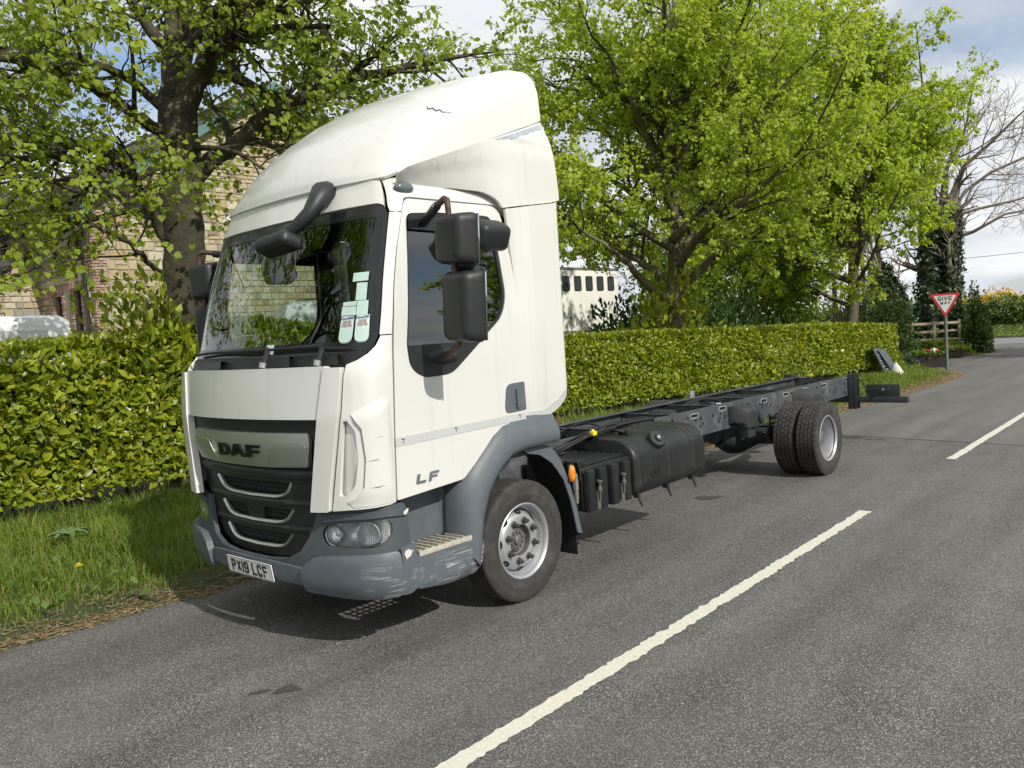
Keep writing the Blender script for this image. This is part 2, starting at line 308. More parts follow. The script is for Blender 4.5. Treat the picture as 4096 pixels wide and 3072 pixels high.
def asphalt():
    M = bpy.data.materials.new('asphalt'); M.use_nodes = True; t = M.node_tree; b = t.nodes['Principled BSDF']; nd = t.nodes.new; lk = t.links.new
    co = nd('ShaderNodeTexCoord').outputs['Object']; sp = nd('ShaderNodeSeparateXYZ'); lk(co, sp.inputs[0])
    def noi(sc, det=4, ro=.6): n = nd('ShaderNodeTexNoise'); n.inputs['Scale'].default_value = sc; n.inputs['Detail'].default_value = det; n.inputs['Roughness'].default_value = ro; lk(co, n.inputs['Vector']); return n.outputs[0]
    def mr(s, a, c, p=0., q=1.): r = nd('ShaderNodeMapRange'); r.inputs[1].default_value = a; r.inputs[2].default_value = c; r.inputs[3].default_value = p; r.inputs[4].default_value = q; lk(s, r.inputs[0]); return r.outputs[0]
    def mx(fac, a, c, bt='MIX'):
        x = nd('ShaderNodeMix'); x.data_type = 'RGBA'; x.blend_type = bt
        for k, v in ((0, fac), (6, a), (7, c)):
            if isinstance(v, (int, float)): x.inputs[k].default_value = v
            elif isinstance(v, tuple): x.inputs[k].default_value = (*v, 1)
            else: lk(v, x.inputs[k])
        return x.outputs[2]
    vo = nd('ShaderNodeTexVoronoi'); vo.inputs['Scale'].default_value = 120; lk(co, vo.inputs['Vector']); st = nd('ShaderNodeSeparateColor'); lk(vo.outputs['Color'], st.inputs[0])
    stone = mx(st.outputs[0], (.075, .075, .077), (.30, .292, .285))        # chippings, each its own grey
    stone = mx(mr(st.outputs[1], .93, .95), stone, (.46, .44, .40))
    binder = mx(mr(vo.outputs['Distance'], .30, .62), stone, (.058, .058, .06))
    new = mx(mr(noi(1.4, 6), .35, .7), binder, mx(.35, binder, (.17, .169, .168)))
    old = mx(.62, binder, mx(mr(noi(3, 8, .7), .3, .7), (.135, .134, .134), (.17, .168, .165)))
    old = mx(mr(noi(.6, 4), .52, .66), old, mx(.35, old, (.09, .09, .092)))
    mp = nd('ShaderNodeMapping'); mp.inputs['Scale'].default_value = (2.4, .16, 1); lk(co, mp.inputs[0]); ns = nd('ShaderNodeTexNoise'); ns.inputs['Scale'].default_value = 1.; ns.inputs['Detail'].default_value = 5; lk(mp.outputs[0], ns.inputs['Vector']); trk = mr(ns.outputs[0], .35, .68, .78, 1.12)
    y2 = nd('ShaderNodeMath'); y2.operation = 'MULTIPLY_ADD'; lk(sp.outputs[0], y2.inputs[0]); y2.inputs[1].default_value = .14; lk(sp.outputs[1], y2.inputs[2])
    c = mx(mr(y2.outputs[0], 8.13, 8.17), new, old); vm = nd('ShaderNodeVectorMath'); vm.operation = 'SCALE'; lk(c, vm.inputs[0]); lk(trk, vm.inputs['Scale']); c = mx(1., vm.outputs[0], (1.05, 1.015, .965), 'MULTIPLY')
    lk(c, b.inputs['Base Color']); b.inputs['Roughness'].default_value = .78; b.inputs['Specular IOR Level'].default_value = .45
    bp = nd('ShaderNodeBump'); bp.inputs['Strength'].default_value = .6; bp.inputs['Distance'].default_value = .006; lk(vo.outputs['Distance'], bp.inputs['Height']); bp.invert = True; lk(bp.outputs[0], b.inputs['Normal'])
    MATS['asphalt'] = M; return M
asph = asphalt()
rn = np.random.default_rng(3)
def road_strip(name, ys, xr, zf=0.):
    jag = rn.normal(0, .012, len(ys)); V = []; K = 12
    for y, j in zip(ys, jag):
        a = edge_left(y)+j+.02*math.sin(y*1.7); V += [(a+(xr-a)*t, y, zf) for t in np.linspace(0, 1, K)]
    i = (np.arange(len(ys)-1)[:, None]*K+np.arange(K-1)[None]); F = np.stack([i, i+1, i+K+1, i+K], -1).reshape(-1, 4); return fast_mesh(name, np.array(V), F, asph)
rd = road_strip('road', np.concatenate([np.linspace(-80, -6, 40), np.arange(-5.9, 36.3, .1), [36.4]]), 5.35); rd['kind'] = 'structure'
b = MB(); b.b2((-120, 36.4, -.2), (120, 42.3, 0)); o = b.build('cross_road', mat('far_asphalt', (.19, .19, .19), .8, nz=(2, .15), bump=(80, .2))); o['kind'] = 'structure'
V = []; ys = np.linspace(21.3, 27.7, 24); xs_ = np.linspace(-14, -2.0, 30)
dr = grid_sheet('side_entrance', xs_, ys, lambda x, y: .003+.0*x+.55*sm(-8.5, -14, x)+.01*np.sin(x*3+y*2), mat('gravelly_tarmac', (.12, .115, .105), .9, nz=(6, .35), bump=(90, .5), grime=(2, .5, .7, (.11, .10, .08)))); dr['kind'] = 'structure'
def wavy_strip(name, x0, x1, y0, y1, w_, z, mt, step=.03, jag=.006):
    n = max(2, int(math.hypot(x1-x0, y1-y0)/step)); t = np.linspace(0, 1, n); d = np.array([x1-x0, y1-y0]); d = d/np.linalg.norm(d); nn = np.array([-d[1], d[0]])
    c = np.stack([x0+(x1-x0)*t, y0+(y1-y0)*t], -1); j1 = rn.normal(0, jag, n); j2 = rn.normal(0, jag, n)
    A = c+nn*(w_/2+j1)[:, None]; B = c-nn*(w_/2+j2)[:, None]; V = np.zeros((2*n, 3)); V[0::2, :2] = A; V[1::2, :2] = B; V[:, 2] = z
    i = np.arange(n-1)*2; F = np.stack([i, i+1, i+3, i+2], -1); return fast_mesh(name, V, F, mt)
line = mat('road_paint', (.62, .60, .51), .75, nz=(55, .12), bump=(120, .4), grime=(38, .60, .78, (.20, .195, .175)))
for y0, y1, x0, x1 in ((-3.0, 3.49, 2.185, 2.083), (6.5, 12.6, 2.045, 1.955), (15.6, 21.6, 1.90, 1.8), (24.6, 30.6, 1.7, 1.5)):
    o = wavy_strip('centre_line', x0, x1, y0, y1, .100, .0045, line); o['kind'] = 'structure'
for k in range(4): o = wavy_strip('give_way_line', -.9+k*.9, -.35+k*.9, 34.0, 34.0, .2, .0045, line, .1); o['kind'] = 'structure'
for k in range(4): o = wavy_strip('give_way_line', -.9+k*.9, -.35+k*.9, 34.5, 34.5, .2, .0045, line, .1); o['kind'] = 'structure'
tar = mat('tar_seam', (.022, .022, .024), .6)
o = wavy_strip('road_seam', -1.0, 5.3, 8.28, 7.40, .022, .004, tar, .04, .004); o['kind'] = 'structure'
o = wavy_strip('road_seam', .25, .95, 7.86, 7.80, .03, .0045, tar, .04, .006); o['kind'] = 'structure'
def blot(name, cx, cy, rx, ry, mt, z=.004, seed=0, rot=0.):
    r_ = random.Random(seed); n = 26; P = []
    for k in range(n):
        t = 2*math.pi*k/n; q = 1+r_.uniform(-.28, .22)+.15*math.sin(3*t+seed); x, y = rx*q*math.cos(t), ry*q*math.sin(t); P.append((cx+x*math.cos(rot)-y*math.sin(rot), cy+x*math.sin(rot)+y*math.cos(rot), z))
    b = MB(); b.add(P, [tuple(range(n))]); o = b.build(name, mt, smooth=0, recalc=False); o['kind'] = 'structure'; return o
oil = mat('oil_mark', (.062, .060, .059), .6, nz=(40, .5))
blot('oil_stain', .86, -1.79, .075, .045, oil, seed=4, rot=1.0); blot('oil_stain', .52, 3.44, .15, .10, oil, seed=7, rot=.6); blot('oil_stain', .76, -1.90, .06, .02, oil, seed=9, rot=1.1)
# grass: blades in one mesh per stretch of verge
def blades(name, n, xf, yr, hmin, hmax, wd, mt, seed, dens=None, lean=.85):
    r = np.random.default_rng(seed); y = r.uniform(yr[0], yr[1], n*2); x = xf(y, r.random(n*2))
    if dens is not None: keep = r.random(n*2) < dens(x, y); x, y = x[keep], y[keep]
    x, y = x[:n], y[:n]; n = len(x); tuft = np.array([mnoise.noise(Vector((a*2.6, b_*2.6, seed))) for a, b_ in zip(x, y)])*.5+.5
    edge = np.clip((edge_left(y)-x)/.9, .25, 1.); h = (hmin+(hmax-hmin)*r.random(n)**1.4)*(.30+1.3*tuft**1.5)*edge; a = r.uniform(0, 2*math.pi, n); ln = h*lean*r.uniform(.2, 1.5, n); d = np.stack([np.cos(a), np.sin(a)], -1)
    a2 = a+r.normal(1.57, .5, n); wv = np.stack([np.cos(a2), np.sin(a2)], -1)*(wd*r.uniform(.6, 1.3, n))[:, None]; z = terrain(x, y)
    V = np.zeros((n, 5, 3)); B = np.stack([x, y], -1)
    V[:, 0, :2] = B-wv/2; V[:, 1, :2] = B+wv/2; V[:, 0, 2] = V[:, 1, 2] = z-.01
    M_ = B+d*(ln*.35)[:, None]; V[:, 2, :2] = M_+wv*.42; V[:, 3, :2] = M_-wv*.42; V[:, 2, 2] = V[:, 3, 2] = z+h*.6; V[:, 4, :2] = B+d*ln[:, None]; V[:, 4, 2] = z+h*(1-.25*np.clip(ln/h, 0, 1.2))
    k = np.arange(n)[:, None, None]*5; F = (k+np.array([(0, 1, 2), (0, 2, 3), (3, 2, 4)])[None]).reshape(-1, 3); pat = np.array([mnoise.noise(Vector((a*.9, b_*.9, seed+7))) for a, b_ in zip(x, y)]); rv = np.clip(.25+.5*r.random(n)+.35*(tuft-.5)+.35*pat, 0, .94)
    dry = r.random(n) < .05+.30*(edge < .5); rv[dry] = r.uniform(.97, 1., dry.sum()); return fast_mesh(name, V.reshape(-1, 3), F, mt, rnd=np.repeat(rv, 5))
gm = leafmat('grass_blade', (.075, .135, .015), (.235, .31, .045), .36, .5, (.30, .235, .10))
hx = lambda y: np.interp(y, [-9, -4, -1, 3, 8, 12, 15, 19.2, 20.4], [-4.6, -5.05, -5.2, -5.3, -5.0, -4.1, -3.55, -2.75, -2.6])
for nm, n, yr, h0, h1, wd, sd_ in (('grass', 52000, (-3.5, 3.2), .06, .27, .0065, 1), ('grass', 26000, (3.0, 12.5), .07, .30, .010, 2), ('grass', 22000, (12.0, 20.9), .07, .26, .013, 3)):
    o = blades(nm, n, lambda y, u: edge_left(y)-.02+(hx(y)+.15-edge_left(y))*u, yr, h0, h1, wd, gm, sd_, dens=lambda x, y: np.clip((edge_left(y)-x)/.55-.12+.35*np.sin(y*2.3+1)*np.sin(y*5.1), .06, 1)*(1-.75*((y > 18.2) & (x > -2.2)))); o['kind'] = 'stuff'
gm2 = gm
o = blades('grass', 9000, lambda y, u: -2.2-(u**1.5)*7-np.clip(y-33, 0, 4)*.9, (28.2, 35.8), .08, .32, .02, gm2, 4, lean=.4); o['kind'] = 'stuff'
o = blades('grass', 16000, lambda y, u: -16+u*26, (42.4, 46.0), .15, .5, .06, leafmat('bank_grass', (.07, .14, .015), (.20, .29, .04), .3, .5), 5, lean=.4); o['kind'] = 'stuff'
# straw, dry needles and bark litter along the road edge
def litter(name, n, yr, seed, L_=.05, off=(0., .20)):
    r = np.random.default_rng(seed); y = r.uniform(*yr, n); x = edge_left(y)+.03-np.abs(r.normal(off[0], off[1], n))*(.5+.5*np.sin(y*3.1)**2)+.03*r.normal(0, 1, n); z = np.maximum(terrain(x, y), 0)+.006+.012*r.random(n); a = r.normal(1.57, .75, n); l = L_*r.uniform(.4, 1.6, n); d = np.stack([np.cos(a)*l, np.sin(a)*l, r.normal(0, .15, n)*l], -1); p = np.stack([-np.sin(a), np.cos(a), np.zeros(n)], -1)*(.0028*r.uniform(.6, 2.2, n))[:, None]
    c = np.stack([x, y, z], -1); up = np.zeros((n, 3)); up[:, 2] = .004; V = np.stack([c-d/2-p, c+d/2-p*.4, c+d/2+p*.4, c-d/2+p, c-d*.1+up], 1); F = (np.arange(n)[:, None, None]*5+np.array([(0, 1, 4), (1, 2, 4), (2, 3, 4), (3, 0, 4)])[None]).reshape(-1, 3)
    return fast_mesh(name, V.reshape(-1, 3), F, lm, rnd=np.repeat(r.random(n), 5))
lm = leafmat('dry_litter', (.10, .060, .028), (.40, .285, .15), .05, .8)
for n, yr, sd_, L_ in ((2100, (-3.4, 1.5), 11, .045), (2400, (1.5, 7), 12, .055), (3800, (6.5, 14), 13, .06), (3200, (13.5, 20.6), 14, .07)):
    o = litter('litter', n, yr, sd_, L_); o['kind'] = 'stuff'
o = litter('fallen_twigs', 700, (-3.4, 20), 15, .14, (.1, .5)); o['kind'] = 'stuff'

# broad-leaved weeds low in the verge grass
rw = np.random.default_rng(17); n = 2600; y = rw.uniform(-3.5, 20, n); x = edge_left(y)-.15-rw.random(n)*3.4; kk = np.array([mnoise.noise(Vector((a*.8, b_*.8, 9.))) for a, b_ in zip(x, y)]) > -.02; x, y = x[kk], y[kk]; n = len(x); P = np.stack([x, y, terrain(x, y)+.02+.09*rw.random(n)], -1); a = rw.uniform(0, 6.28, n)
o = leaves('verge_weeds', P, np.stack([np.cos(a), np.sin(a), .35+.3*rw.random(n)], -1), np.stack([rw.normal(0, .3, n), rw.normal(0, .3, n), np.ones(n)], -1), .085*rw.uniform(.4, 1.3, n), leafmat('weed_leaf', (.055, .12, .02), (.15, .23, .05), .3, .5), None, rw, 'laurel'); o['kind'] = 'stuff'
# ================================================================== TRUCK
paint = mat('white_paint', (.625, .628, .590), .30, coat=.6, nz=(1.3, .035), bump=(2.2, .015), grime=(2.3, .63, 1.0, (.50, .485, .43)))
def streaks(M):
    """faint runs of dirt down the panels and small specks"""
    t = M.node_tree; b = t.nodes['Principled BSDF']; nd = t.nodes.new; lk = t.links.new; old = b.inputs['Base Color'].links[0].from_socket; co = nd('ShaderNodeTexCoord').outputs['Object']
    mp = nd('ShaderNodeMapping'); mp.inputs['Scale'].default_value = (16, 16, .9); lk(co, mp.inputs[0]); n = nd('ShaderNodeTexNoise'); n.inputs['Scale'].default_value = 1.; n.inputs['Detail'].default_value = 5; lk(mp.outputs[0], n.inputs['Vector'])
    r = nd('ShaderNodeMapRange'); r.inputs[1].default_value = .54; r.inputs[2].default_value = .80; r.inputs[4].default_value = .30; lk(n.outputs[0], r.inputs[0])
    v = nd('ShaderNodeTexNoise'); v.inputs['Scale'].default_value = 70; v.inputs['Detail'].default_value = 2; lk(co, v.inputs['Vector']); q = nd('ShaderNodeMapRange'); q.inputs[1].default_value = .735; q.inputs[2].default_value = .76; q.inputs[4].default_value = .6; lk(v.outputs[0], q.inputs[0])
    m_ = nd('ShaderNodeMath'); m_.operation = 'MAXIMUM'; lk(r.outputs[0], m_.inputs[0]); lk(q.outputs[0], m_.inputs[1])
    x = nd('ShaderNodeMix'); x.data_type = 'RGBA'; lk(m_.outputs[0], x.inputs[0]); lk(old, x.inputs[6]); x.inputs[7].default_value = (.40, .385, .33, 1); lk(x.outputs[2], b.inputs['Base Color'])
streaks(paint)
paint_in = mat('cab_liner', (.05, .052, .055), .8)
grey = mat('grey_plastic', (.092, .108, .122), .5, nz=(9, .1), bump=(220, .06), grime=(4, .6, .9, (.15, .16, .17)))
black = mat('black_plastic', (.016, .018, .019), .48, nz=(6, .2), bump=(160, .08))
blackgl = mat('black_gloss', (.012, .014, .015), .12)
seal = mat('rubber_seal', (.012, .012, .013), .7)
chrome = mat('chrome', (.75, .76, .77), .14, 1.)
silver = mat('satin_silver', (.44, .46, .43), .36, .75)
chass = mat('chassis_paint', (.055, .063, .07), .52, nz=(5, .35), bump=(40, .06), grime=(3.5, .52, .75, (.15, .15, .145)))
chass2 = mat('dark_steel', (.025, .027, .03), .6, nz=(7, .3), bump=(50, .1), grime=(5, .58, .8, (.07, .066, .06)))
tankm = mat('tank_plastic', (.010, .011, .012), .46, nz=(4, .3), bump=(60, .05), grime=(3, .55, .95, (.06, .057, .052)))
rust = mat('rust', (.12, .045, .022), .85, nz=(30, .4))
rubber = mat('tyre_rubber', (.034, .032, .030), .82, nz=(12, .25), bump=(90, .1), grime=(6, .5, .8, (.075, .068, .06)))
alu = mat('wheel_silver', (.40, .41, .42), .36, .5, nz=(8, .06), bump=(120, .02), grime=(9, .62, .85, (.3, .29, .27)))
nutm = mat('nut_steel', (.07, .072, .075), .5, .4)
dmetal = mat('hub_metal', (.17, .17, .172), .5, .5, nz=(20, .3), grime=(14, .62, .8, (.13, .085, .06)))
gl_ws = glassmat('windscreen_glass', (.78, .90, .84), .8)
gl_dr = glassmat('door_glass', (.70, .78, .75), .95, 0., 2.9)
gl_lamp = glassmat('lamp_lens', (.93, .95, .95), .8)
lampch = mat('lamp_reflector', (.90, .91, .92), .22, .6, bump=(45, .12), coat=.6)
orange = mat('amber_lens', (.85, .24, .012), .18, coat=.6)
stickm = mat('paper_sticker', (.50, .66, .58), .6, nz=(14, .08))
whitem = mat('white_print', (.75, .76, .74), .5)
inkm = mat('dark_print', (.02, .022, .03), .5)
seatm = mat('seat_cloth', (.03, .032, .036), .9, nz=(40, .2))
dashm = mat('dash_plastic', (.075, .08, .08), .7, bump=(200, .05))
def scuffed():
    """grey plastic scraped white where it has rubbed along something: thin, mostly level scratches on the lower corner"""
    M = grey.copy(); M.name = 'scuffed_grey_plastic'; t = M.node_tree; b = t.nodes['Principled BSDF']; nd = t.nodes.new; lk = t.links.new
    old = b.inputs['Base Color'].links[0].from_socket; co = nd('ShaderNodeTexCoord').outputs['Object']
    mp = nd('ShaderNodeMapping'); mp.inputs['Scale'].default_value = (2.2, 2.2, 105); mp.inputs['Rotation'].default_value = (.16, 0, 0); lk(co, mp.inputs[0])
    n = nd('ShaderNodeTexNoise'); n.inputs['Scale'].default_value = 1.6; n.inputs['Detail'].default_value = 7; n.inputs['Roughness'].default_value = .7; lk(mp.outputs[0], n.inputs['Vector'])
    n2 = nd('ShaderNodeTexNoise'); n2.inputs['Scale'].default_value = 7.; n2.inputs['Detail'].default_value = 3; lk(co, n2.inputs['Vector'])
    r = nd('ShaderNodeMapRange'); r.inputs[1].default_value = .545; r.inputs[2].default_value = .60; lk(n.outputs[0], r.inputs[0])
    s = nd('ShaderNodeSeparateXYZ'); lk(co, s.inputs[0])
    def rng_(sock, a, b_):
        q = nd('ShaderNodeMapRange'); q.inputs[1].default_value = a; q.inputs[2].default_value = b_; lk(sock, q.inputs[0]); return q.outputs[0]
    def mul(p, q):
        k = nd('ShaderNodeMath'); k.operation = 'MULTIPLY'; lk(p, k.inputs[0]); lk(q, k.inputs[1]); return k.outputs[0]
    f = mul(mul(rng_(s.outputs[0], .95, 1.02), rng_(s.outputs[2], .585, .47)), mul(rng_(n2.outputs[0], .46, .55), r.outputs[0]))
    x = nd('ShaderNodeMix'); x.data_type = 'RGBA'; lk(f, x.inputs[0]); lk(old, x.inputs[6]); x.inputs[7].default_value = (.55, .54, .50, 1); lk(x.outputs[2], b.inputs['Base Color']); return M
scuff = scuffed()
def ip(z, T):
    if z <= T[0][0]: return T[0][1]
    for (a, b), (c, d) in zip(T, T[1:]):
        if z <= c: return b+(d-b)*(z-a)/(c-a)
    return T[-1][1]
XC = .80
LOW = dict(y0=[(.3, -1.475), (.87, -1.475), (1.4, -1.47), (1.69, -1.44), (2, -1.43)], k=[(.8, .16), (1.7, .15)], hw=[(.8, 1.05), (1.7, 1.05), (2.2, 1.03)], rc=[(.8, .24), (1.7, .22)])
UPP = dict(y0=[(1.5, -1.39), (1.73, -1.33), (2.2, -1.20), (2.6, -1.06), (2.78, -.985)], k=[(1.7, .12), (2.7, .12)], hw=[(1.7, 1.05), (2.0, 1.045), (2.3, 1.02), (2.6, .985), (2.68, .965), (2.75, .925), (2.8, .86)], rc=[(1.7, .2), (2.3, .17), (2.7, .17)])
BUM = dict(y0=[(.30, -1.37), (.36, -1.41), (.45, -1.44), (.58, -1.45), (.70, -1.435), (.9, -1.42)], k=[(.3, .17), (.9, .17)], hw=[(.3, 1.03), (.4, 1.06), (.6, 1.065), (.9, 1.055)], rc=[(.3, .25), (.9, .25)])
GRI = dict(y0=[(.5, -1.38), (.7, -1.385), (.9, -1.395), (1.1, -1.42), (1.4, -1.445)], k=[(.8, .16)], hw=[(.8, 1.05)], rc=[(.8, .24)])
def sk0(K, u, z):
    s = 1 if u >= 0 else -1; u = abs(u); y0, k, hw, rc = [ip(z, K[n]) for n in ('y0', 'k', 'hw', 'rc')]
    if u <= XC: return np.array([s*u, y0+k*u*u, z])
    P0 = np.array([XC, y0+k*XC*XC]); t0 = np.array([1, 2*k*XC]); t0 /= np.hypot(*t0); yc = P0[1]+rc; uc = 2.2+yc
    if u >= uc: return np.array([s*hw, u-2.2, z])
    t = (u-XC)/(uc-XC); P3 = np.array([hw, yc]); P1 = P0+t0*.6*(hw-XC); P2 = P3-np.array([0, .6*rc])
    p = P0*(1-t)**3+3*P1*t*(1-t)**2+3*P2*t*t*(1-t)+P3*t**3; return np.array([s*p[0], p[1], z])
def mix0(K, u, z):
    if K != 'MIX': return sk0(K, u, z)
    t = min(1, max(0, (z-1.62)/.24)); t = t*t*(3-2*t); return sk0(LOW, u, z)*(1-t)+sk0(UPP, u, z)*t
def on_skin(K):
    def fn(u, z, off=0.):
        p = mix0(K, u, z)
        if off:
            e = .004; n = np.cross(mix0(K, u+e, z)-mix0(K, u-e, z), mix0(K, u, z+e)-mix0(K, u, z-e)); p = p+n/np.linalg.norm(n)*off
        return p
    return fn
fLOW, fUP, fBUM, fGRI, fMIX = [on_skin(k) for k in (LOW, UPP, BUM, GRI, 'MIX')]
def sym(half): return list(half)+[(-p[0],)+tuple(p[1:]) for p in half[::-1]]
TR = thing('truck', 'white chassis-cab lorry with high roof spoiler and bare dark ladder frame parked at the verge', 'truck')
PP = lambda n, poly, fn, mt, **k: panel(n, poly, fn, mt, k.pop('parent', TR), **k)
# ---------------------------------------------------------------- cab skin
PP('front_panel', rpoly(sym([(.79, 1.398, .01), (.80, 1.70, .02)]), .01), fLOW, paint, off=.012, th=.05, du=.05, dz=.06)
PP('grille_surround', rpoly([(.655, .864), (.788, .87), (.857, 1.44), (.872, 1.69), (.795, 1.69), (.752, 1.40)], .008), fLOW, paint, off=.024, th=.05, mirror=True, du=.05)
# corner panels that guide the air round the cab, each with a tall scooped recess
rec = rpoly([(.868, 1.385), (.885, 1.39), (.918, 1.33), (.924, 1.17), (.905, 1.02), (.868, .965), (.832, .955)], .02)
PP('corner_panel', [(.800, .872), (.874, .882), (1.053, .892), (1.088, .90), (1.098, 1.1), (1.108, 1.3), (1.135, 1.72), (1.145, 1.853), (1.06, 1.853), (1.03, 1.80), (.985, 1.757), (.935, 1.725), (.882, 1.702), (.866, 1.44)], fMIX, paint, holes=[rec], th=.03, mirror=True, du=.03, dz=.04)
def corner_recess(u, z, off):
    d = max(0., min(1., (u-.83)/.085)); return fMIX(u, z, -.045*(1-d)**.6-.004+off)
PP('corner_scoop', rpoly([(.822, .94), (.87, .955), (.915, 1.01), (.935, 1.17), (.928, 1.34), (.89, 1.405), (.858, 1.40)], .02), corner_recess, paint, th=.006, mirror=True, du=.02)
def corner_bulge(u, z, o):
    top = 1.41+(u-.868)*.55; return fMIX(u, z, .016*min(1, max(0, (top-z)/.05))*min(1, max(0, (1.09-u)/.03))*min(1, max(.1, (z-.895)/.08))+o)
PP('corner_bulge', [(.90, 1.425), (.95, 1.452), (1.05, 1.505), (1.084, 1.47), (1.09, 1.30), (1.083, .905), (1.0, .90), (.89, .895), (.87, .93), (.905, .95), (.945, 1.01), (.958, 1.17), (.948, 1.34), (.915, 1.405)], corner_bulge, paint, off=.002, th=.012, mirror=True, du=.02, dz=.03)
PP('pillar_panel', [(1.052, 1.86), (1.145, 1.86), (1.175, 2.1), (1.225, 2.35), (1.302, 2.57), (1.135, 2.57), (1.10, 2.3)], fUP, paint, th=.05, mirror=True, du=.03)
PP('roof_header', sym([(.985, 2.80), (1.02, 2.72), (1.06, 2.612), (1.03, 2.622), (.96, 2.632), (.60, 2.632), (.2, 2.626)]), fUP, paint, th=.04, du=.05, dz=.04)
PP('roof_rail', [(1.14, 2.577), (1.302, 2.577), (1.318, 2.62), (1.345, 2.658), (1.42, 2.668), (2.15, 2.672), (2.21, 2.655), (2.27, 2.60), (2.34, 2.60), (2.34, 2.795), (1.03, 2.80), (1.07, 2.72), (1.11, 2.61)], fUP, paint, th=.04, mirror=True, du=.05, dz=.025)
win = rpoly([(1.368, 2.565, .05), (1.62, 2.585, .0), (2.115, 2.592, .07), (2.152, 2.06, .12), (2.09, 1.925, .06), (1.60, 1.593, .06), (1.36, 1.588, .08), (1.262, 1.655, .07), (1.252, 1.79, .02)], .03, 5)
door_o = rpoly([(1.098, .905, .01), (1.108, 1.1, 0), (1.118, 1.3, 0), (1.15, 1.75, 0), (1.185, 2.1, 0), (1.235, 2.35, 0), (1.335, 2.655, .07), (2.20, 2.664, .09), (2.252, 2.2, 0), (2.258, 1.7, 0), (2.262, 1.262, .01), (2.14, 1.24, 0), (2.02, 1.205, 0), (1.93, 1.165, 0), (1.81, 1.06, 0), (1.64, .935, .02)], .02, 4)
doors = PP('door', door_o, fMIX, paint, holes=[win], th=.045, mirror=True, du=.06, dz=.07)
gap = [(u+(.02 if u < 1.5 else -.005 if u > 2 else 0), z) for u, z in door_o]
PP('door_gap', rpoly([(1.07, .91), (1.10, 1.3), (1.13, 1.75), (1.20, 2.3), (1.28, 2.60), (1.32, 2.70), (2.26, 2.70), (2.28, 2.2), (2.29, 1.25), (2.0, 1.19), (1.8, 1.04), (1.62, .92)], .02), fMIX, seal, holes=[[(u+(.0), z) for u, z in win]], off=-.03, th=.02, mirror=True, du=.1)
for dd, sg in zip(doors, (1, -1)):
    S = lambda poly: [(u*sg, z) for u, z in poly]
    panel('window_glass', S(rpoly([(1.372, 2.56, .05), (2.11, 2.588, .07), (2.148, 2.06, .12), (2.09, 1.93, .06), (1.865, 1.768, .0), (1.257, 1.768, 0)], .02, 5)), fMIX, gl_dr, dd, off=-.018, th=0, du=.12, dz=.12)
    panel('mirror_base', S(rpoly([(1.254, 1.785, .01), (1.88, 1.785, .01), (1.60, 1.596, .06), (1.36, 1.591, .08), (1.266, 1.655, .07)], .02, 5)), fMIX, black, dd, off=.004, th=.02, du=.08)
    ring = [tuple(p) for p in win]; cx = sum(p[0] for p in win)/len(win); cz = sum(p[1] for p in win)/len(win)
    inn = [(cx+(u-cx)*.955, cz+(z-cz)*.965) for u, z in win]
    panel('window_seal', S([(cx+(u-cx)*1.004, cz+(z-cz)*1.004) for u, z in win]), fMIX, seal, dd, holes=[S(inn)], off=-.008, th=.012, du=.2, dz=.2)
    panel('wind_deflector', S(rpoly([(1.36, 2.47, .01), (1.385, 2.568, .05), (2.10, 2.585, .07), (2.118, 2.46, .03)], .02)), fMIX, blackgl, dd, off=.006, th=.004, du=.12)
    hp = rpoly([(2.085, 1.485, .05), (2.262, 1.49, .01), (2.268, 1.30, .01), (2.055, 1.295, .05)], .03)
    panel('door_handle', S(hp), fMIX, grey, dd, off=.006, th=.012, du=.04)
    panel('handle_grip', S(rpoly([(2.165, 1.45), (2.20, 1.455), (2.205, 1.325), (2.165, 1.32)], .012)), fMIX, grey, dd, off=.022, th=.014)
    tape = panel('reflective_strip', S([(1.112, 1.212), (2.262, 1.236), (2.262, 1.282), (1.112, 1.262)]), fMIX, mat('reflective_tape', (.47, .48, .475), .4, nz=(90, .10), bump=(300, .1)), dd, off=.003, th=.002)
    for q in (1.17, 1.60, 2.2):
        text_mesh('tape_mark', '●▬', .012, lambda a, b, c: fMIX(sg*(q+a) if sg > 0 else -(q-a), 1.248+(q-1.1)*.02+b, .005+c), inkm, dd, th=.001)
        text_mesh('tape_mark', 'E', .016, lambda a, b, c: fMIX(sg*(q+a) if sg > 0 else -(q-a), 1.232+(q-1.1)*.02+b, .005+c), inkm, dd, th=.001)
    # letters L F in italics on the door
    lf = mat('badge_grey', (.16, .18, .19), .35, .3)
    def ital(poly, u0, s=.056): return [(u0+(x+.28*y)*s, .972+y*s) for x, y in poly]
    for nm, po, u0 in (('letter', [(0, .12), (.12, 0), (1.35, 0), (1.35, .26), (.38, .26), (.38, 1), (0, 1)], 1.245), ('letter', [(0, 0), (.36, 0), (.36, .36), (1.15, .36), (1.15, .60), (.36, .60), (.36, .76), (1.32, .76), (1.32, 1), (.14, 1), (0, .86)], 1.345)):
        pts = ital(po, u0)
        if sg < 0: pts = [(2*1.34-u, z) for u, z in pts]
        panel(nm, S(pts), fMIX, lf, dd, off=.006, th=.006)
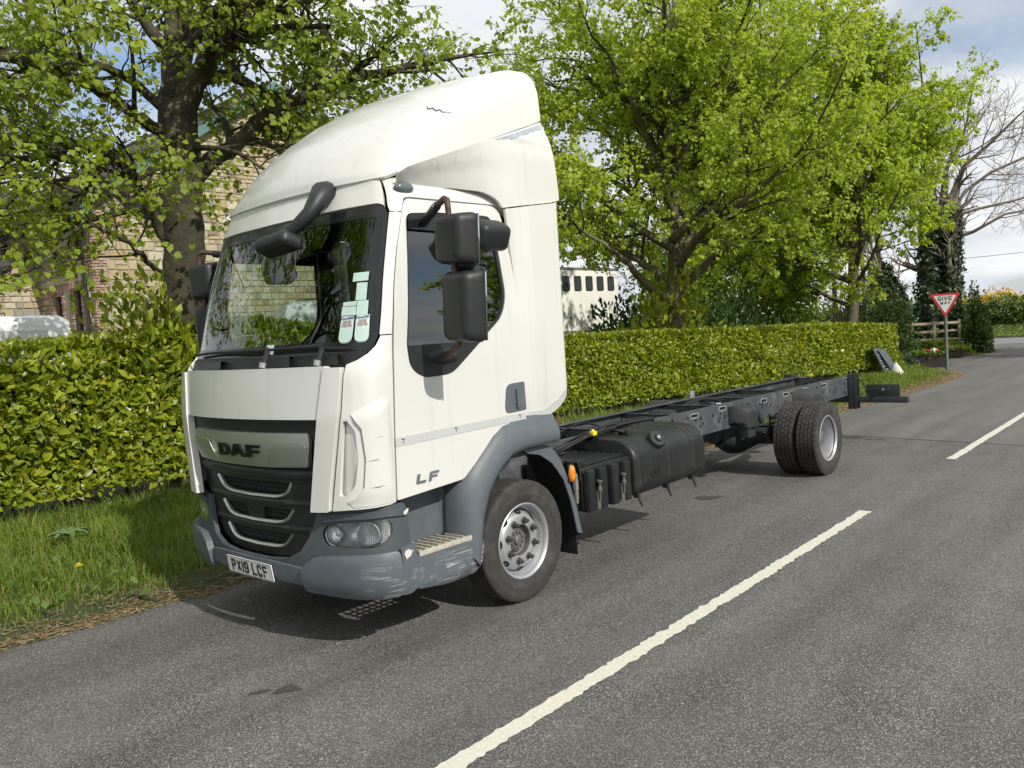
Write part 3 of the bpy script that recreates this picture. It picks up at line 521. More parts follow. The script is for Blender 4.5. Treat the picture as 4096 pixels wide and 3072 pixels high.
# ---------------------------------------------------------------- windscreen
wso = rpoly([(.93, 1.735, .03), (1.0, 1.785, .04), (1.042, 1.855, .05), (1.085, 2.30, 0), (1.118, 2.575, .05), (1.045, 2.612, .03), (.93, 2.622, 0), (.6, 2.622, 0), (.2, 2.616, 0)], .03)
WS = PP('windscreen', sym([(u-.004, z) for u, z in wso[::-1]]), fUP, gl_ws, off=-.014, th=0, du=.06, dz=.07)
win_i = rpoly([(.90, 1.802, .05), (.985, 1.85, .06), (1.03, 2.2, 0), (1.058, 2.49, .06), (.98, 2.548, .04), (.6, 2.556, 0), (.2, 2.552, 0)], .03)
panel('windscreen_border', sym(wso[::-1]), fUP, blackgl, WS, holes=[sym(win_i[::-1])], off=-.010, th=.003, du=.06, dz=.07)
cow = MB()
us = np.linspace(-.97, .97, 34)
cow.loft([[fLOW(u, 1.685, -.04) if abs(u) < .88 else fMIX(u, 1.70, -.03) for u in us], [fUP(u, 1.675, .005) for u in us], [fUP(u, 1.76, .012) for u in us], [fUP(u, 1.785, -.02) for u in us]], closed=False)
cow.build('wiper_cowl', black, TR, smooth=30)
for u0, u1, h in ((-.62, -.30, .05), (.18, .46, .06), (.62, .84, .055)): cw = MB(); cw.loft([[fUP(u, 1.69, .05) for u in (u0, u1)], [fUP(u, 1.69+h, .045) for u in (u0+.02, u1-.02)], [fUP(u, 1.70+h, .005) for u in (u0+.03, u1-.03)]], closed=False); cw.build('cowl_cover', black, TR, smooth=20)
for u0, u1, piv in ((-.86, .12, .10), (-.02, .88, .86)):
    wp = MB(); wp.tube([fUP(u, 1.792+.012*math.sin(i*.3), .028) for i, u in enumerate(np.linspace(u0, u1, 14))], .009, 6); wb = wp.build('wiper', seal, TR)
    wa = MB(); a = .25 if piv < .5 else .72
    wa.tube([fUP(a, 1.715, .075), fUP(a+.01, 1.775, .07), fUP(a-.02, 1.80, .05), fUP((u0+u1)/2, 1.805, .036)], [.018, .017, .014, .008], 8); wa.build('wiper_arm', black, wb)
    wt = MB(); wt.tube([fUP(a-.003, 1.685, .08), fUP(a, 1.715, .08)], .022, 8); wt.build('arm_tag', silver, wb)
# paper permits and holders behind the glass
stk = [('sticker', [(.815, 2.177), (.948, 2.177), (.951, 2.228), (.812, 2.228)]), ('sticker', [(.857, 2.067), (.941, 2.065), (.944, 2.166), (.854, 2.168)]), ('sticker', [(.872, 1.982), (.957, 1.981), (.960, 2.062), (.872, 2.064)]),
       ('sticker', [(.767, 2.037), (.866, 2.037), (.868, 2.063), (.766, 2.061)]), ('sticker', [(.764, 1.983), (.868, 1.982), (.867, 2.033), (.763, 2.034)]), ('sticker', [(.136, 1.782), (.211, 1.782), (.207, 1.842), (.131, 1.842)])]
for n, po in stk: panel(n, [p for p in po], fUP, stickm, WS, off=-.006, th=.001, du=.05)
for u0, z0 in ((.770, 0.), (.876, .002)):
    w_ = .092 if u0 < .8 else .10
    h = panel('permit_holder', rpoly([(u0, 1.822+z0, .046), (u0+w_, 1.822+z0, .046), (u0+w_, 1.978+z0, .004), (u0, 1.978+z0, .004)], .01, 6), fUP, mat('permit_paper', (.60, .70, .66), .55, nz=(20, .1)), WS, off=-.005, th=.001, du=.03)
    panel('permit_pocket', rpoly([(u0+.003, 1.826+z0, .043), (u0+w_-.003, 1.826+z0, .043), (u0+w_-.003, 1.91+z0, 0), (u0+w_*.5, 1.902+z0, .02), (u0+.003, 1.91+z0, 0)], .01, 6), fUP, stickm, h, off=-.002, th=.002, du=.03)
    cx = u0+w_/2
    text_mesh('print', 'Solway', .022, lambda a, b, c: fUP(cx-.022+a, 1.965+z0+b, -.003+c), mat('blue_print', (.03, .06, .22), .5), h, th=.0006, sx=.85)
    text_mesh('print', 'DAF', .020, lambda a, b, c: fUP(cx+.026+a, 1.966+z0+b, -.003+c), mat('blue_print', (.03, .06, .22), .5), h, th=.0006, sx=1.1, bold=.0006)
    for k, tx in enumerate(('Carlisle 01228', 'Penrith 01768', 'Dumfries 01387', 'Workington 01900')):
        text_mesh('print', tx, .0125, lambda a, b, c: fUP(cx+a, 1.949-k*.0095+z0+b, -.003+c), mat('red_print', (.30, .08, .06), .5), h, th=.0005, sx=.8)
# ---------------------------------------------------------------- grille
bars = [(.420, 1.008, .362, .940, .270, .918, .914), (.400, .840, .326, .771, .236, .755, .751), (.367, .686, .292, .616, .212, .602, .597)]
gr_o = sym([(.18, .538), (.36, .553), (.49, .608), (.555, .69), (.595, .77), (.625, .85), (.69, .90), (.765, 1.402)])
holes = [rpoly(sym([(c, d3, 0), (b, d2, .03), (a-.012, z0, .005)]), .02, 3) for a, z0, b, d2, c, d3, d4 in bars]
GR = PP('grille', gr_o, fGRI, black, holes=holes, off=0, th=.03, du=.05, dz=.05)
def ridge(z0, z1, d, w0, w1):   # level rolls across the black grille moulding
    panel('grille_ridge', rpoly([(-w0, z0), (w0, z0), (w1, z1), (-w1, z1)], .02), lambda u, z, o: fGRI(u, z, d*math.sin(math.pi*max(0, min(1, (z-z0)/(z1-z0))))**.7+o), black, GR, off=.001, th=.004, du=.06, dz=.014)
ridge(1.03, 1.10, .022, .66, .70); ridge(.862, .905, .016, .60, .62); ridge(.70, .742, .014, .52, .56)
hexm = mat('mesh_black', (.022, .024, .026), .5)
for (a, z0, b, d2, c, d3, d4), spl in zip(bars, (False, True, False)):
    panel('grille_backing', rpoly(sym([(c, d3-.02, 0), (b+.02, d2-.01, 0), (a+.01, z0+.02, 0)]), .0), fGRI, mat('grille_void', (.006, .007, .008), .8), GR, off=-.05, th=.003, du=.1)
    hxm = MB(); s = .017
    for r_ in range(8):
        for q in range(-26, 27):
            cx, cz = (q+.5*(r_ % 2))*s*1.75, d3-.005+r_*s*1.5
            lim = np.interp(cz, [d3, d2, z0], [c, b, a-.012])
            if cz > z0-.004 or abs(cx) > lim-.012 or cz < d3+.004 or (spl and abs(cx) < .09): continue
            P = [(cx+s*math.sin(t), cz+s*math.cos(t)) for t in (math.pi/3, 0, -math.pi/3, -2*math.pi/3)]
            for p, q2 in zip(P, P[1:]): hxm.tube([fGRI(*p, -.022), fGRI(*q2, -.022)], .0032, 3, False)
    hxm.build("grille_mesh", hexm, GR, smooth=0, recalc=False)
    if spl: panel('grille_divider', rpoly([(-.085, d3), (.085, d3), (.10, z0), (-.10, z0)], .01), fGRI, black, GR, off=-.004, th=.02)
    ch = MB(); cv = rpoly([(a, z0+.002, 0), (b, d2-.004, .05), (c, d3-.004, .04), (0, d4-.004, 0), (-c, d3-.004, .04), (-b, d2-.004, .05), (-a, z0+.002, 0)], .04, 5)
    rings = []
    for i, (u, z) in enumerate(cv):
        p = Vector(cv[max(0, i-1)]); q = Vector(cv[min(len(cv)-1, i+1)]); d = (q-p).normalized(); n = Vector((-d.y, d.x)); h = .010
        rings.append([fGRI(u+n.x*h, z+n.y*h, .004), fGRI(u, z, .016), fGRI(u-n.x*h, z-n.y*h, .004), fGRI(u-n.x*h, z-n.y*h, -.012), fGRI(u+n.x*h, z+n.y*h, -.012)])
    ch.loft(rings); ch.build('grille_bar', silver, GR, smooth=35)
BD = panel('badge_panel', rpoly(sym([(.30, 1.108, 0), (.615, 1.120, .02), (.652, 1.26, .05), (.632, 1.318, .02), (.3, 1.316, 0)]), .01), lambda u, z, o: fGRI(u, z, .028+.012*math.cos((z-1.21)*14)+o), silver, GR, th=.03, du=.05, dz=.02)
PP('badge_facet', rpoly([(.30, 1.118, .01), (.60, 1.13, .02), (.635, 1.25, .02), (.60, 1.275, .01), (.37, 1.262, .04)], .01), lambda u, z, o: fGRI(u, z, .028+.012*math.cos((z-1.21)*14)+.010*max(0, min(1, (z-1.12)/.12))+o), silver, parent=GR, off=.002, th=.006, mirror=True, du=.05, dz=.02)
fBD = lambda u, z, o=0.: fGRI(u, z, .042+o)
daf = mat('dark_chrome', (.06, .065, .062), .18, .9); s = .079; z0 = 1.168
def letter(outline, hole, u0, wd): panel('letter', [(u0+x*wd, z0+y*s) for x, y in outline], fBD, daf, GR, holes=[[(u0+x*wd, z0+y*s) for x, y in h] for h in hole], off=.012, th=.014)
letter([(0, 0), (.72, 0), (1, .22), (1, .78), (.72, 1), (0, 1)], [[(.28, .24), (.62, .24), (.72, .33), (.72, .67), (.62, .76), (.28, .76)]], -.233, .135)
letter([(0, 0), (.20, 0), (.27, .18), (.56, .18), (.56, .38), (.35, .38), (.46, .72), (.76, 0), (1, 0), (.66, 1), (.30, 1)], [], -.082, .165)
letter([(0, 0), (.30, 0), (.30, .36), (.92, .36), (.92, .58), (.30, .58), (.30, .77), (1, .77), (1, 1), (0, 1)], [], .098, .135)
# ---------------------------------------------------------------- bumper, lamps, plate
hl = rpoly([(.648, .715, .03), (.69, .778, .03), (.90, .802, 0), (1.048, .808, .02), (1.066, .765, .02), (1.058, .715, .03), (1.0, .662, .04), (.92, .652, 0), (.69, .656, .03)], .03)
bmp = sym([(.18, .536), (.36, .551), (.49, .606), (.555, .688), (.595, .768), (.625, .848), (.85, .868), (1.08, .888), (1.135, .887), (1.162, .83), (1.16, .60), (1.15, .41), (1.0, .39), (.6, .385), (.25, .39)])
greyd = mat('dark_grey_plastic', (.060, .071, .080), .5, nz=(9, .1), bump=(220, .06))
BM = PP('bumper', bmp, fBUM, greyd, holes=[hl, [(-u, z) for u, z in hl]], th=.03, du=.05, dz=.05)
PP('bumper_backing', sym([(.3, .44), (.9, .44), (.9, .64), (.62, .64), (.62, .86), (.0, .90)]), fBUM, black, parent=BM, off=-.13, th=.01, du=.1)
PP('lamp_brow', rpoly([(.635, .80), (.66, .835), (.85, .852), (1.12, .872), (1.15, .85), (1.15, .815), (1.05, .825), (.85, .815), (.68, .792)], .012), fBUM, greyd, parent=BM, off=.018, th=.018, mirror=True, du=.04)
PP('bumper_wing', rpoly([(.525, .385), (.525, .50), (.565, .558), (.65, .594), (.84, .612), (1.0, .624), (1.072, .627), (1.078, .372), (1.0, .368), (.8, .366)], .02), lambda u, z, o: fBUM(u, z, .030+.022*math.sin(math.pi*max(0, min(1, (z-.36)/.27)))**.6+o), scuff, parent=BM, off=0, th=.045, mirror=True, du=.035, dz=.02)
PP('bumper_end', rpoly([(1.082, .372), (1.082, .635), (1.14, .650), (1.172, .645), (1.172, .385), (1.13, .365)], .012), fBUM, scuff, parent=BM, off=.030, th=.03, mirror=True, du=.03, dz=.03)
PP('bumper_lip', rpoly(sym([(.2, .532), (.40, .522), (.522, .51), (.522, .42), (.3, .415)]), .01), fBUM, scuff, parent=BM, off=.022, th=.02, du=.05)
scr = mat('scraped_white', (.55, .55, .50), .7, nz=(60, .2))
for po in ([(1.092, .60), (1.10, .618), (1.118, .622), (1.13, .612), (1.150, .610), (1.135, .598), (1.128, .582), (1.108, .575), (1.10, .568), (1.096, .585)], ):
    panel('scrape', po, fBUM, scr, BM, off=.0335, th=.002)
panel('scrape', [(1.118, .835), (1.135, .85), (1.150, .852), (1.148, .838), (1.135, .822), (1.122, .818)], fBUM, scr, BM, off=.0215, th=.002)
for sg in (1, -1):
    S = lambda poly: [(u*sg, z) for u, z in poly]; big = [(.855+(u-.855)*1.05, .73+(z-.73)*1.12) for u, z in hl]
    HL = panel('headlight', S(big), lambda u, z, o: fBUM(u, z, -.075+.05*min(1, ((abs(u)-.86)/.22)**2+((z-.73)/.09)**2)+o), lampch, TR, th=.004, du=.03, dz=.02)
    for uu, zz_, r_ in ((.735, .718, .052), (.93, .728, .068)):
        p = Vector(fBUM(uu*sg, zz_, -.045)); n = (Vector(fBUM(uu*sg, zz_, 0))-p).normalized(); q = n.to_track_quat('Z', 'Y').to_matrix()
        b = MB(); b.lathe([(r_, .03), (r_*.93, .018), (r_*.75, -.006), (r_*.45, -.022), (.018, -.030), (.016, -.002), (0, 0)], 24, ax='z'); b.v = [tuple(q @ Vector(v)+p) for v in b.v]; b.build('lamp_bowl', lampch, HL)
        b = MB(); b.lathe([(r_*1.04, .028), (r_*1.06, .034), (r_*.97, .036), (r_*.95, .028)], 24, ax='z', closed=True); b.v = [tuple(q @ Vector(v)+p) for v in b.v]; b.build('lamp_ring', silver, HL)
    rb = MB()
    for k in range(13):
        u = (.915+.0105*k)*sg; rb.tube([fBUM(u, .675+.0*k, -.030), fBUM(u, .73, -.038), fBUM(u, .785, -.030)], .0042, 5)
    rb.build('lamp_fluting', lampch, HL)['kind'] = 'stuff'
    panel('lamp_lens', S([(.855+(u-.855)*1.0, .73+(z-.73)*1.0) for u, z in hl]), fBUM, gl_lamp, HL, off=-.006, th=0, du=.05)
pt = .135; pc = np.array([0, -1.4375-.02, .4533])
def fPL(u, v, o=0.): return pc+np.array([u, 0, 0])+v*np.array([0, -math.sin(pt), math.cos(pt)])+o*np.array([0, -math.cos(pt), -math.sin(pt)])
PL = PP('number_plate', rpoly([(-.26, -.0555), (.26, -.0555), (.26, .0555), (-.26, .0555)], .010), fPL, mat('plate_white', (.72, .72, .70), .3), off=.006, th=.006)
for sgn in (0,):
    fr = [(-.256, -.0515), (.256, -.0515), (.256, .0515), (-.256, .0515)]; panel('plate_border', rpoly(fr, .008), fPL, inkm, PL, holes=[rpoly([(u*.992, v*.96) for u, v in fr], .008)], off=.0075, th=.0012)
def stroke_text(txt, h, wd, st, gapw, fn, mt, parent):
    """block capitals drawn with strokes of even width"""
    G = {'P': [[(0, 0), (0, 1), (.75, 1), (1, .86), (1, .62), (.75, .48), (0, .48)]], 'X': [[(0, 0), (1, 1)], [(0, 1), (1, 0)]], '1': [[(.5, 0), (.5, 1)]], '9': [[(0, .06), (.3, 0), (.7, 0), (1, .25), (1, .8), (.75, 1), (.25, 1), (0, .8), (0, .58), (.25, .42), (1, .45)]], 'L': [[(0, 1), (0, 0), (1, 0)]],
         'C': [[(1, .78), (.75, 1), (.25, 1), (0, .78), (0, .22), (.25, 0), (.75, 0), (1, .22)]], 'F': [[(0, 0), (0, 1), (1, 1)], [(0, .52), (.85, .52)]], 'I': [[(.5, 0), (.5, 1)]], 'G': [[(.94, .86), (.72, 1), (.28, 1), (0, .75), (0, .25), (.28, 0), (.72, 0), (1, .18), (1, .40), (.6, .40)]], 'V': [[(0, 1), (.5, 0), (1, 1)]], 'E': [[(1, 0), (0, 0), (0, 1), (1, 1)], [(0, .5), (.85, .5)]], 'W': [[(0, 1), (.25, 0), (.5, .8), (.75, 0), (1, 1)]], 'A': [[(0, 0), (.5, 1), (1, 0)], [(.2, .34), (.8, .34)]], 'Y': [[(0, 1), (.5, .48), (1, 1)], [(.5, .48), (.5, 0)]]}
    W = sum((.35*wd if c == ' ' else (st if c in '1I' else wd*(1.25 if c == 'W' else 1)))+gapw for c in txt)-gapw; x = -W/2
    for c in txt:
        cw_ = .35*wd if c == ' ' else (st if c in '1I' else wd*(1.25 if c == 'W' else 1))
        if c != ' ':
            b = MB()
            for ln in G[c]:
                P = [Vector((x+st/2+px*(cw_-st), -h/2+st/2+py*(h-st))) for px, py in ln]
                for i in range(len(P)-1):
                    a, q = P[i], P[i+1]; d = (q-a).normalized(); n = Vector((-d.y, d.x))*st/2; e0 = d*st*.5 if i > 0 else d*(st*.5 if c not in 'XVAWY' else 0); e1 = d*st*.5 if i < len(P)-2 else d*(st*.5 if c not in 'XVAWY' else 0)
                    k = .0002*i
                    b.add([fn(*(v), .001+k) for v in (a-e0-n, q+e1-n, q+e1+n, a-e0+n)], [(0, 1, 2, 3)])
            b.build('letter', mt, parent, smooth=0, recalc=False)
        x += cw_+gapw
stroke_text('PX19 LCF', .079, .050, .0145, .0115, lambda u, v, o=0.: fPL(u, v, .0082+o), inkm, PL)
b = MB(); p = fPL(.155, -.01, .007); b.lathe([(0, .004), (.008, .003), (.0085, 0)], 12, ax='y'); b.v = [(-v[0]+p[0], -v[1]+p[1], v[2]+p[2]) for v in b.v]; b.build('plate_screw', whitem, PL)
scm = mat('scratch_dark', (.10, .10, .095), .7)
for P in ([(.955, 1.155), (1.0, 1.158), (1.05, 1.168), (1.0, 1.162)], [(.97, 1.005), (1.0, 1.003), (1.03, 1.010), (1.0, 1.009)], [(1.0, 1.285), (1.03, 1.286), (1.028, 1.289)]): panel('scratch', P, fMIX, scm, TR, off=.0195, th=.001)
# ---------------------------------------------------------------- step, skirt and wheel arch (both sides)
def mirrored(name, verts_faces_builder, mt, parent=TR, **k):
    for sg in (1, -1):
        b = verts_faces_builder(); b.v = [(v[0]*sg, v[1], v[2]) for v in b.v]; b.build(name, mt, parent, **k)
def arch():
    b = MB(); Oo = [(-.60, .50), (-.592, .72), (-.58, .92), (-.49, .995), (-.395, 1.072), (-.27, 1.172), (-.18, 1.226), (0, 1.252), (.18, 1.25), (.355, 1.235)]; Ii = [(-.50, .36), (-.468, .50), (-.43, .66), (-.364, .81), (-.31, .88), (-.245, .938), (-.127, 1.012), (0, 1.034), (.2, 1.036), (.36, 1.036)]
    R = []
    for i, ((y0, z0), (y1, z1)) in enumerate(zip(Oo, Ii)):
        inn = 1.0 if i < 3 else 1.045
        q = lambda t: (y0+(y1-y0)*t, z0+(z1-z0)*t)
        R.append([(inn-.1, *q(-.02)), (inn, *q(0)), (1.075 if i > 2 else 1.055, *q(.28)), (1.10, *q(.55)), (1.10, *q(.8)), (1.085, *q(.97)), (1.04, *q(1.0)), (.75, y1, z1)])
    return b.loft(R, closed=False)
mirrored('wheel_arch', arch, grey, smooth=60)
def skirt(u, v, o=0.):   # (y, z) -> outer face of the step moulding, curling under at the bottom
    t = max(0, min(1, (.40-v)/.09)); return np.array([1.078-.05*t*t+o-.02*max(0, (-.95-u)/.1)**2, u, v])
for sg in (1, -1):
    SK = panel('step_skirt', rpoly([(-1.025, .385, .02), (-1.035, .60, .01), (-.985, .552, .01), (-.52, .552, .0), (-.47, .585, .02), (-.445, .50, .0), (-.475, .39, 0), (-.515, .330, .03), (-.724, .318, 0), (-1.0, .362, .02)], .01), lambda u, z, o: skirt(u, z, o)*np.array([sg, 1, 1]), scuff, TR, th=.03, du=.05, dz=.03)
    b = MB(); b.add([(sg*.85, -1.06, .575), (sg*.85, -1.06, .93), (sg*.85, -.60, .93), (sg*.85, -.60, .60), (sg*.85, -.60, .575), (sg*1.0, -.46, .93), (sg*1.06, -.44, .56), (sg*1.05, -1.06, .93), (sg*1.05, -1.06, .575)], [(0, 4, 2, 1), (4, 6, 5, 2), (0, 1, 7, 8), (1, 2, 5, 7)]); b.build('step_well', grey, TR, smooth=0)
    ST = MB(); al = mat('step_alloy', (.46, .43, .36), .6, .2, nz=(60, .3), bump=(200, .2))
    ST.b2((sg*1.055, -.985, .545), (sg*1.075, -.525, .580)); STo = ST.build('step', al, TR, bevel=.003)
    for k in range(9):
        y = -.965+k*.052; b = MB(); x0 = .86 if y < -.62 else .86+(y+.62)*1.6
        b.b2((sg*x0, y-.007, .555), (sg*1.056, y+.007, .584)); b.build('step_tread', al, STo)
    b = MB()
    for x in (.90, .965, 1.02): b.b2((sg*x-.004, -.985, .556), (sg*x+.004, -.54, .572))
    b.build('step_bar', al, STo)
# ---------------------------------------------------------------- mudguard behind the front wheel, flap, marker lamp
for sg in (1, -1):
    oc = [(.02, 1.03), (.20, 1.028), (.305, 1.019), (.372, .965), (.425, .903), (.507, .736), (.575, .538), (.632, .322)]; ic = [(.578, .338), (.517, .588), (.447, .755), (.385, .83), (.328, .893), (.20, .97), (.08, .995)]
    MG = panel('mudguard', rpoly(oc+ic, .006), lambda u, z, o: np.array([sg*(1.035+o), u, z]), grey, TR, th=.012)
    b = MB(); b.loft([[(sg*x, y, z) for x in (1.03, .74)] for y, z in oc], closed=False); b.loft([[(sg*x, y-.012, z-.01) for x in (1.03, .74)] for y, z in oc], closed=False); b.build('mudguard_sheet', black, MG, smooth=60, recalc=False)
    b = MB(); b.b2((sg*.72, .60, .165), (sg*1.0, .612, .60)); b.build('mud_flap', mat('flap_rubber', (.008, .008, .009), .75), TR, bevel=.004)
    b = MB(); b.lathe([(0, .03), (.016, .029), (.025, .022), (.027, 0)], 20, ax='x'); b.v = [(sg*(1.048+v[0]), .52+v[1], .785+v[2]*2.3) for v in b.v]; LP = b.build('marker_lamp', orange, TR, smooth=80)
    b = MB(); b.b2((sg*1.036, .492, .72), (sg*1.050, .548, .85)); b.build('lamp_base', seal, LP, bevel=.006)
# ---------------------------------------------------------------- cab back, roof, interior
b = MB(); b.b2((-1.0, .27, .95), (1.0, .31, 2.74)); b.build('back_wall', paint, TR, bevel=.02)
b = MB(); b.b2((-1.0, .24, .95), (1.0, .262, 2.70)); b.build('back_lining', paint_in, TR)
b = MB(); b.b2((-1.0, -1.15, .98), (1.0, .26, 1.02)); b.build('cab_floor', paint_in, TR)
b = MB(); ring = [fUP(u, 2.785, -.03) for u in np.linspace(-2.4, 2.4, 60)]; b.add(ring, [tuple(range(60))]); b.build('roof_panel', paint, TR, smooth=0)
b = MB(); ring = [fUP(u, 2.69, -.06) for u in np.linspace(-2.4, 2.4, 60)]; b.add(ring, [tuple(range(60))]); b.build('roof_lining', paint_in, TR, smooth=0)
ds = MB(); prof = [(-1.20, 1.20), (-1.22, 1.62), (-1.05, 1.70), (-.80, 1.66), (-.70, 1.56), (-.74, 1.35), (-.85, 1.2)]
ds.loft([[(x, y+.10*abs(x)**3, z+(.05 if -.75 < x < -.2 and z > 1.6 else 0)) for y, z in prof] for x in np.linspace(-.97, .97, 20)]); DS = ds.build('dashboard', dashm, TR, smooth=50)
b = MB(); b.lathe([(.22+.016*math.cos(t), .016*math.sin(t)) for t in np.linspace(0, 2*math.pi, 9)[:-1]], 40, ax='z', closed=True); b.box((0, 0, -.02), (.40, .05, .02)); b.box((0, -.08, -.02), (.05, .2, .02)); b.cyl((0, 0, -.06), (0, 0, 0), .07, 16)
q = Matrix.Rotation(rad(28), 3, 'X'); b.v = [tuple(q @ Vector(v)+Vector((-.50, -.66, 1.66))) for v in b.v]; b.build('steering_wheel', seal, TR)
for sx in (-.52, .50):
    b = MB(); b.loft([[(sx+x*w_, y, z) for x in (-1, -.8, .8, 1)] + [(sx+x*w_, y+.14, z) for x in (1, .8, -.8, -1)] for y, z, w_ in ((-.18, 1.38, .22), (-.12, 1.6, .25), (-.05, 1.9, .24), (0, 2.05, .2))]); ST_ = b.build('seat', seatm, TR, bevel=.03)
    b = MB(); b.b2((sx-.24, -.62, 1.22), (sx+.24, -.10, 1.40)); b.build('seat_cushion', seatm, ST_, bevel=.05, seg=3)
    b = MB(); b.b2((sx-.14, 0., 2.08), (sx+.14, .10, 2.26)); b.build('headrest', seatm, ST_, bevel=.04, seg=3)
b = MB(); b.b2((-.62, -1.1, .48), (.62, .2, .94)); b.build('engine', chass2, TR, bevel=.02)
b = MB(); b.b2((-.80, -1.12, .60), (.80, -.62, .97)); b.build('cab_underside', black, TR)
# ---------------------------------------------------------------- roof spoiler and side fairings
cen = [(-1.005, 2.785), (-.99, 2.845), (-.955, 2.925), (-.89, 3.025), (-.79, 3.14), (-.65, 3.262), (-.45, 3.40), (-.2, 3.53), (.08, 3.635), (.30, 3.685), (.43, 3.69)]
def spoil(t, w_):
    """t along the truck 0..1, w_ across -1..1"""
    a = abs(w_); i = t*(len(cen)-1); k = min(int(i), len(cen)-2); f = i-k; yc = cen[k][0]+(cen[k+1][0]-cen[k][0])*f; zc = cen[k][1]+(cen[k+1][1]-cen[k][1])*f
    T = max(0., min(1., (yc+1.005)/1.435)); T2 = T**.92
    xs, ys, zs = .885+.115*min(1, T*1.6), -.885+1.36*T2, 2.792+.496*T2
    wc = .62+.22*T**.7; dip = (.035+.03*math.sin(math.pi*min(1, T*1.1)))*min(1, (zc-zs)/.12+.02); zk = zc-dip; yk = yc+(ys-yc)*.32
    if a <= wc: s = a/wc; return (w_*xs, yc+(yk-yc)*s*s, zc-dip*s*s)
    s = (a-wc)/(1-wc); g = math.sqrt(max(0, 1-s**1.7)); xx = wc+(1-wc)*(1-(1-s)**1.5)
    return (math.copysign(xx*xs, w_), yk+(ys-yk)*s, zs+(zk-zs)*g)
tt = np.linspace(0, 1, 34); wl = np.concatenate([np.linspace(0, .60, 9), np.linspace(.64, 1, 15)]); wl = np.concatenate([-wl[::-1], wl[1:]])
b = MB(); G = [[spoil(t, x) for x in wl] for t in tt]; b.loft(G, closed=False)
G2 = [[(p[0]*.985, p[1]+.012, p[2]-.012) for p in r_] for r_ in G]; b.loft([r_ for r_ in G2], closed=False); b.loft([G[0], G2[0]], closed=False); b.loft([G[-1], G2[-1]], closed=False)
b.loft([[r_[0] for r_ in G], [r_[0] for r_ in G2]], closed=False); b.loft([[r_[-1] for r_ in G], [r_[-1] for r_ in G2]], closed=False)
b.add([(p[0]*.97, .30+.0*p[1], p[2]-.02) for p in G[-1]]+[(.9, .30, 2.8), (-.9, .30, 2.8)], [tuple(range(len(wl)+2))])
SPO = b.build('roof_spoiler', paint, TR, smooth=55)
crk = mat('crack_dark', (.13, .115, .09), .9)
b = MB(); b.tube([Vector(spoil(t, x))+Vector((.003, -.002, .002)) for t, x in ((.582, .806), (.571, .826), (.582, .842), (.578, .866), (.59, .876), (.588, .892), (.599, .906), (.61, .922))], [.002, .0045, .004, .0045, .004, .003, .002, .0015], 4)
b.build('spoiler_crack', crk, SPO)
def ss(a, b_, x): t = max(0, min(1, (x-a)/(b_-a))); return t*t*(3-2*t)
def fair(sg):
    def fn(y, z, o=0.):
        zu = 2.80+(y+.95)*.344; zl = 2.742 if y < -.15 else 2.742-.08*ss(-.15, 0, y); t = max(0, min(1, (z-zl)/max(.02, zu-zl)))
        ls = .905+.095*t**.75+(.012 if t > .62 else .012*ss(.50, .62, t)); v = 1.045-.045*ss(3.0, 3.28, z)+(.0 if z < 3.10 else .01*ss(3.08, 3.12, z)*ss(3.3, 3.2, z))
        bl = ss(-.55, .22, y); return np.array([sg*(ls*(1-bl)+v*bl+o), y, z])
    return fn
for sg in (1, -1):
    FA = panel('upper_fairing', rpoly([(-.62, 2.90, .005), (-.80, 2.838, .005), (-.86, 2.80, .005), (-.80, 2.742, .01), (-.35, 2.758, 0), (-.14, 2.748, .05), (-.045, 2.705, .05), (.0, 2.648, .0), (.47, 2.712, .01), (.575, 2.735, .0), (.565, 2.86, 0), (.535, 3.08, 0), (.515, 3.14, 0), (.47, 3.272, .01), (-.2, 3.046, 0)], .01), fair(sg), paint, TR, th=.02, du=.035, dz=.035)
    panel('peeled_edge', [(-.05, 3.083), (.46, 3.258), (.468, 3.222), (.40, 3.208), (.36, 3.19), (.33, 3.185), (.27, 3.155), (.22, 3.15), (.16, 3.118), (.08, 3.10)], fair(sg), mat('bare_primer', (.36, .40, .45), .6, nz=(25, .2)), FA, off=.0025, th=.002, du=.05)
    def vf(y, z, o=0.): return np.array([sg*(1.05-.018*ss(.15, .09, y)+.012*ss(.16, .2, y)-.10*ss(.50, .60, y)**1.5+o-.02*ss(1.45, 1.22, z)), y, z])
    SF = panel('side_fairing', rpoly([(.078, 1.225, .01), (.28, 1.214, .03), (.46, 1.285, .05), (.555, 1.39, .05), (.575, 1.6, 0), (.575, 2.3, 0), (.572, 2.727, .0), (.47, 2.704, 0), (.008, 2.64, .0), (.05, 2.2, 0), (.068, 1.7, 0)], .01), vf, paint, TR, th=.02, du=.02, dz=.1)
    panel('reflective_strip', rpoly([(.115, 1.232), (.28, 1.226), (.45, 1.295), (.545, 1.392), (.545, 1.428), (.42, 1.335), (.28, 1.278), (.115, 1.272)], .006), vf, mat('reflective_tape', (0, 0, 0)), SF, off=.003, th=.002, du=.03)
b = MB(); b.loft([[(x, y, z) for x, z in ((-.93, 2.7), (.93, 2.7))] for y in (-.8, .3)], closed=False); b.build('roof_bed', paint_in, TR)
for sg in (1, -1):
    b = MB(); b.lathe([(0, .034), (.03, .032), (.045, .02), (.05, 0)], 16, ax='x'); b.v = [(sg*(.935+v[0]), -.79+v[1]*1.5, 2.722+v[2]*.8) for v in b.v]; b.build('roof_lamp', mat('smoked_lens', (.10, .12, .13), .2, coat=.5), TR, smooth=80)
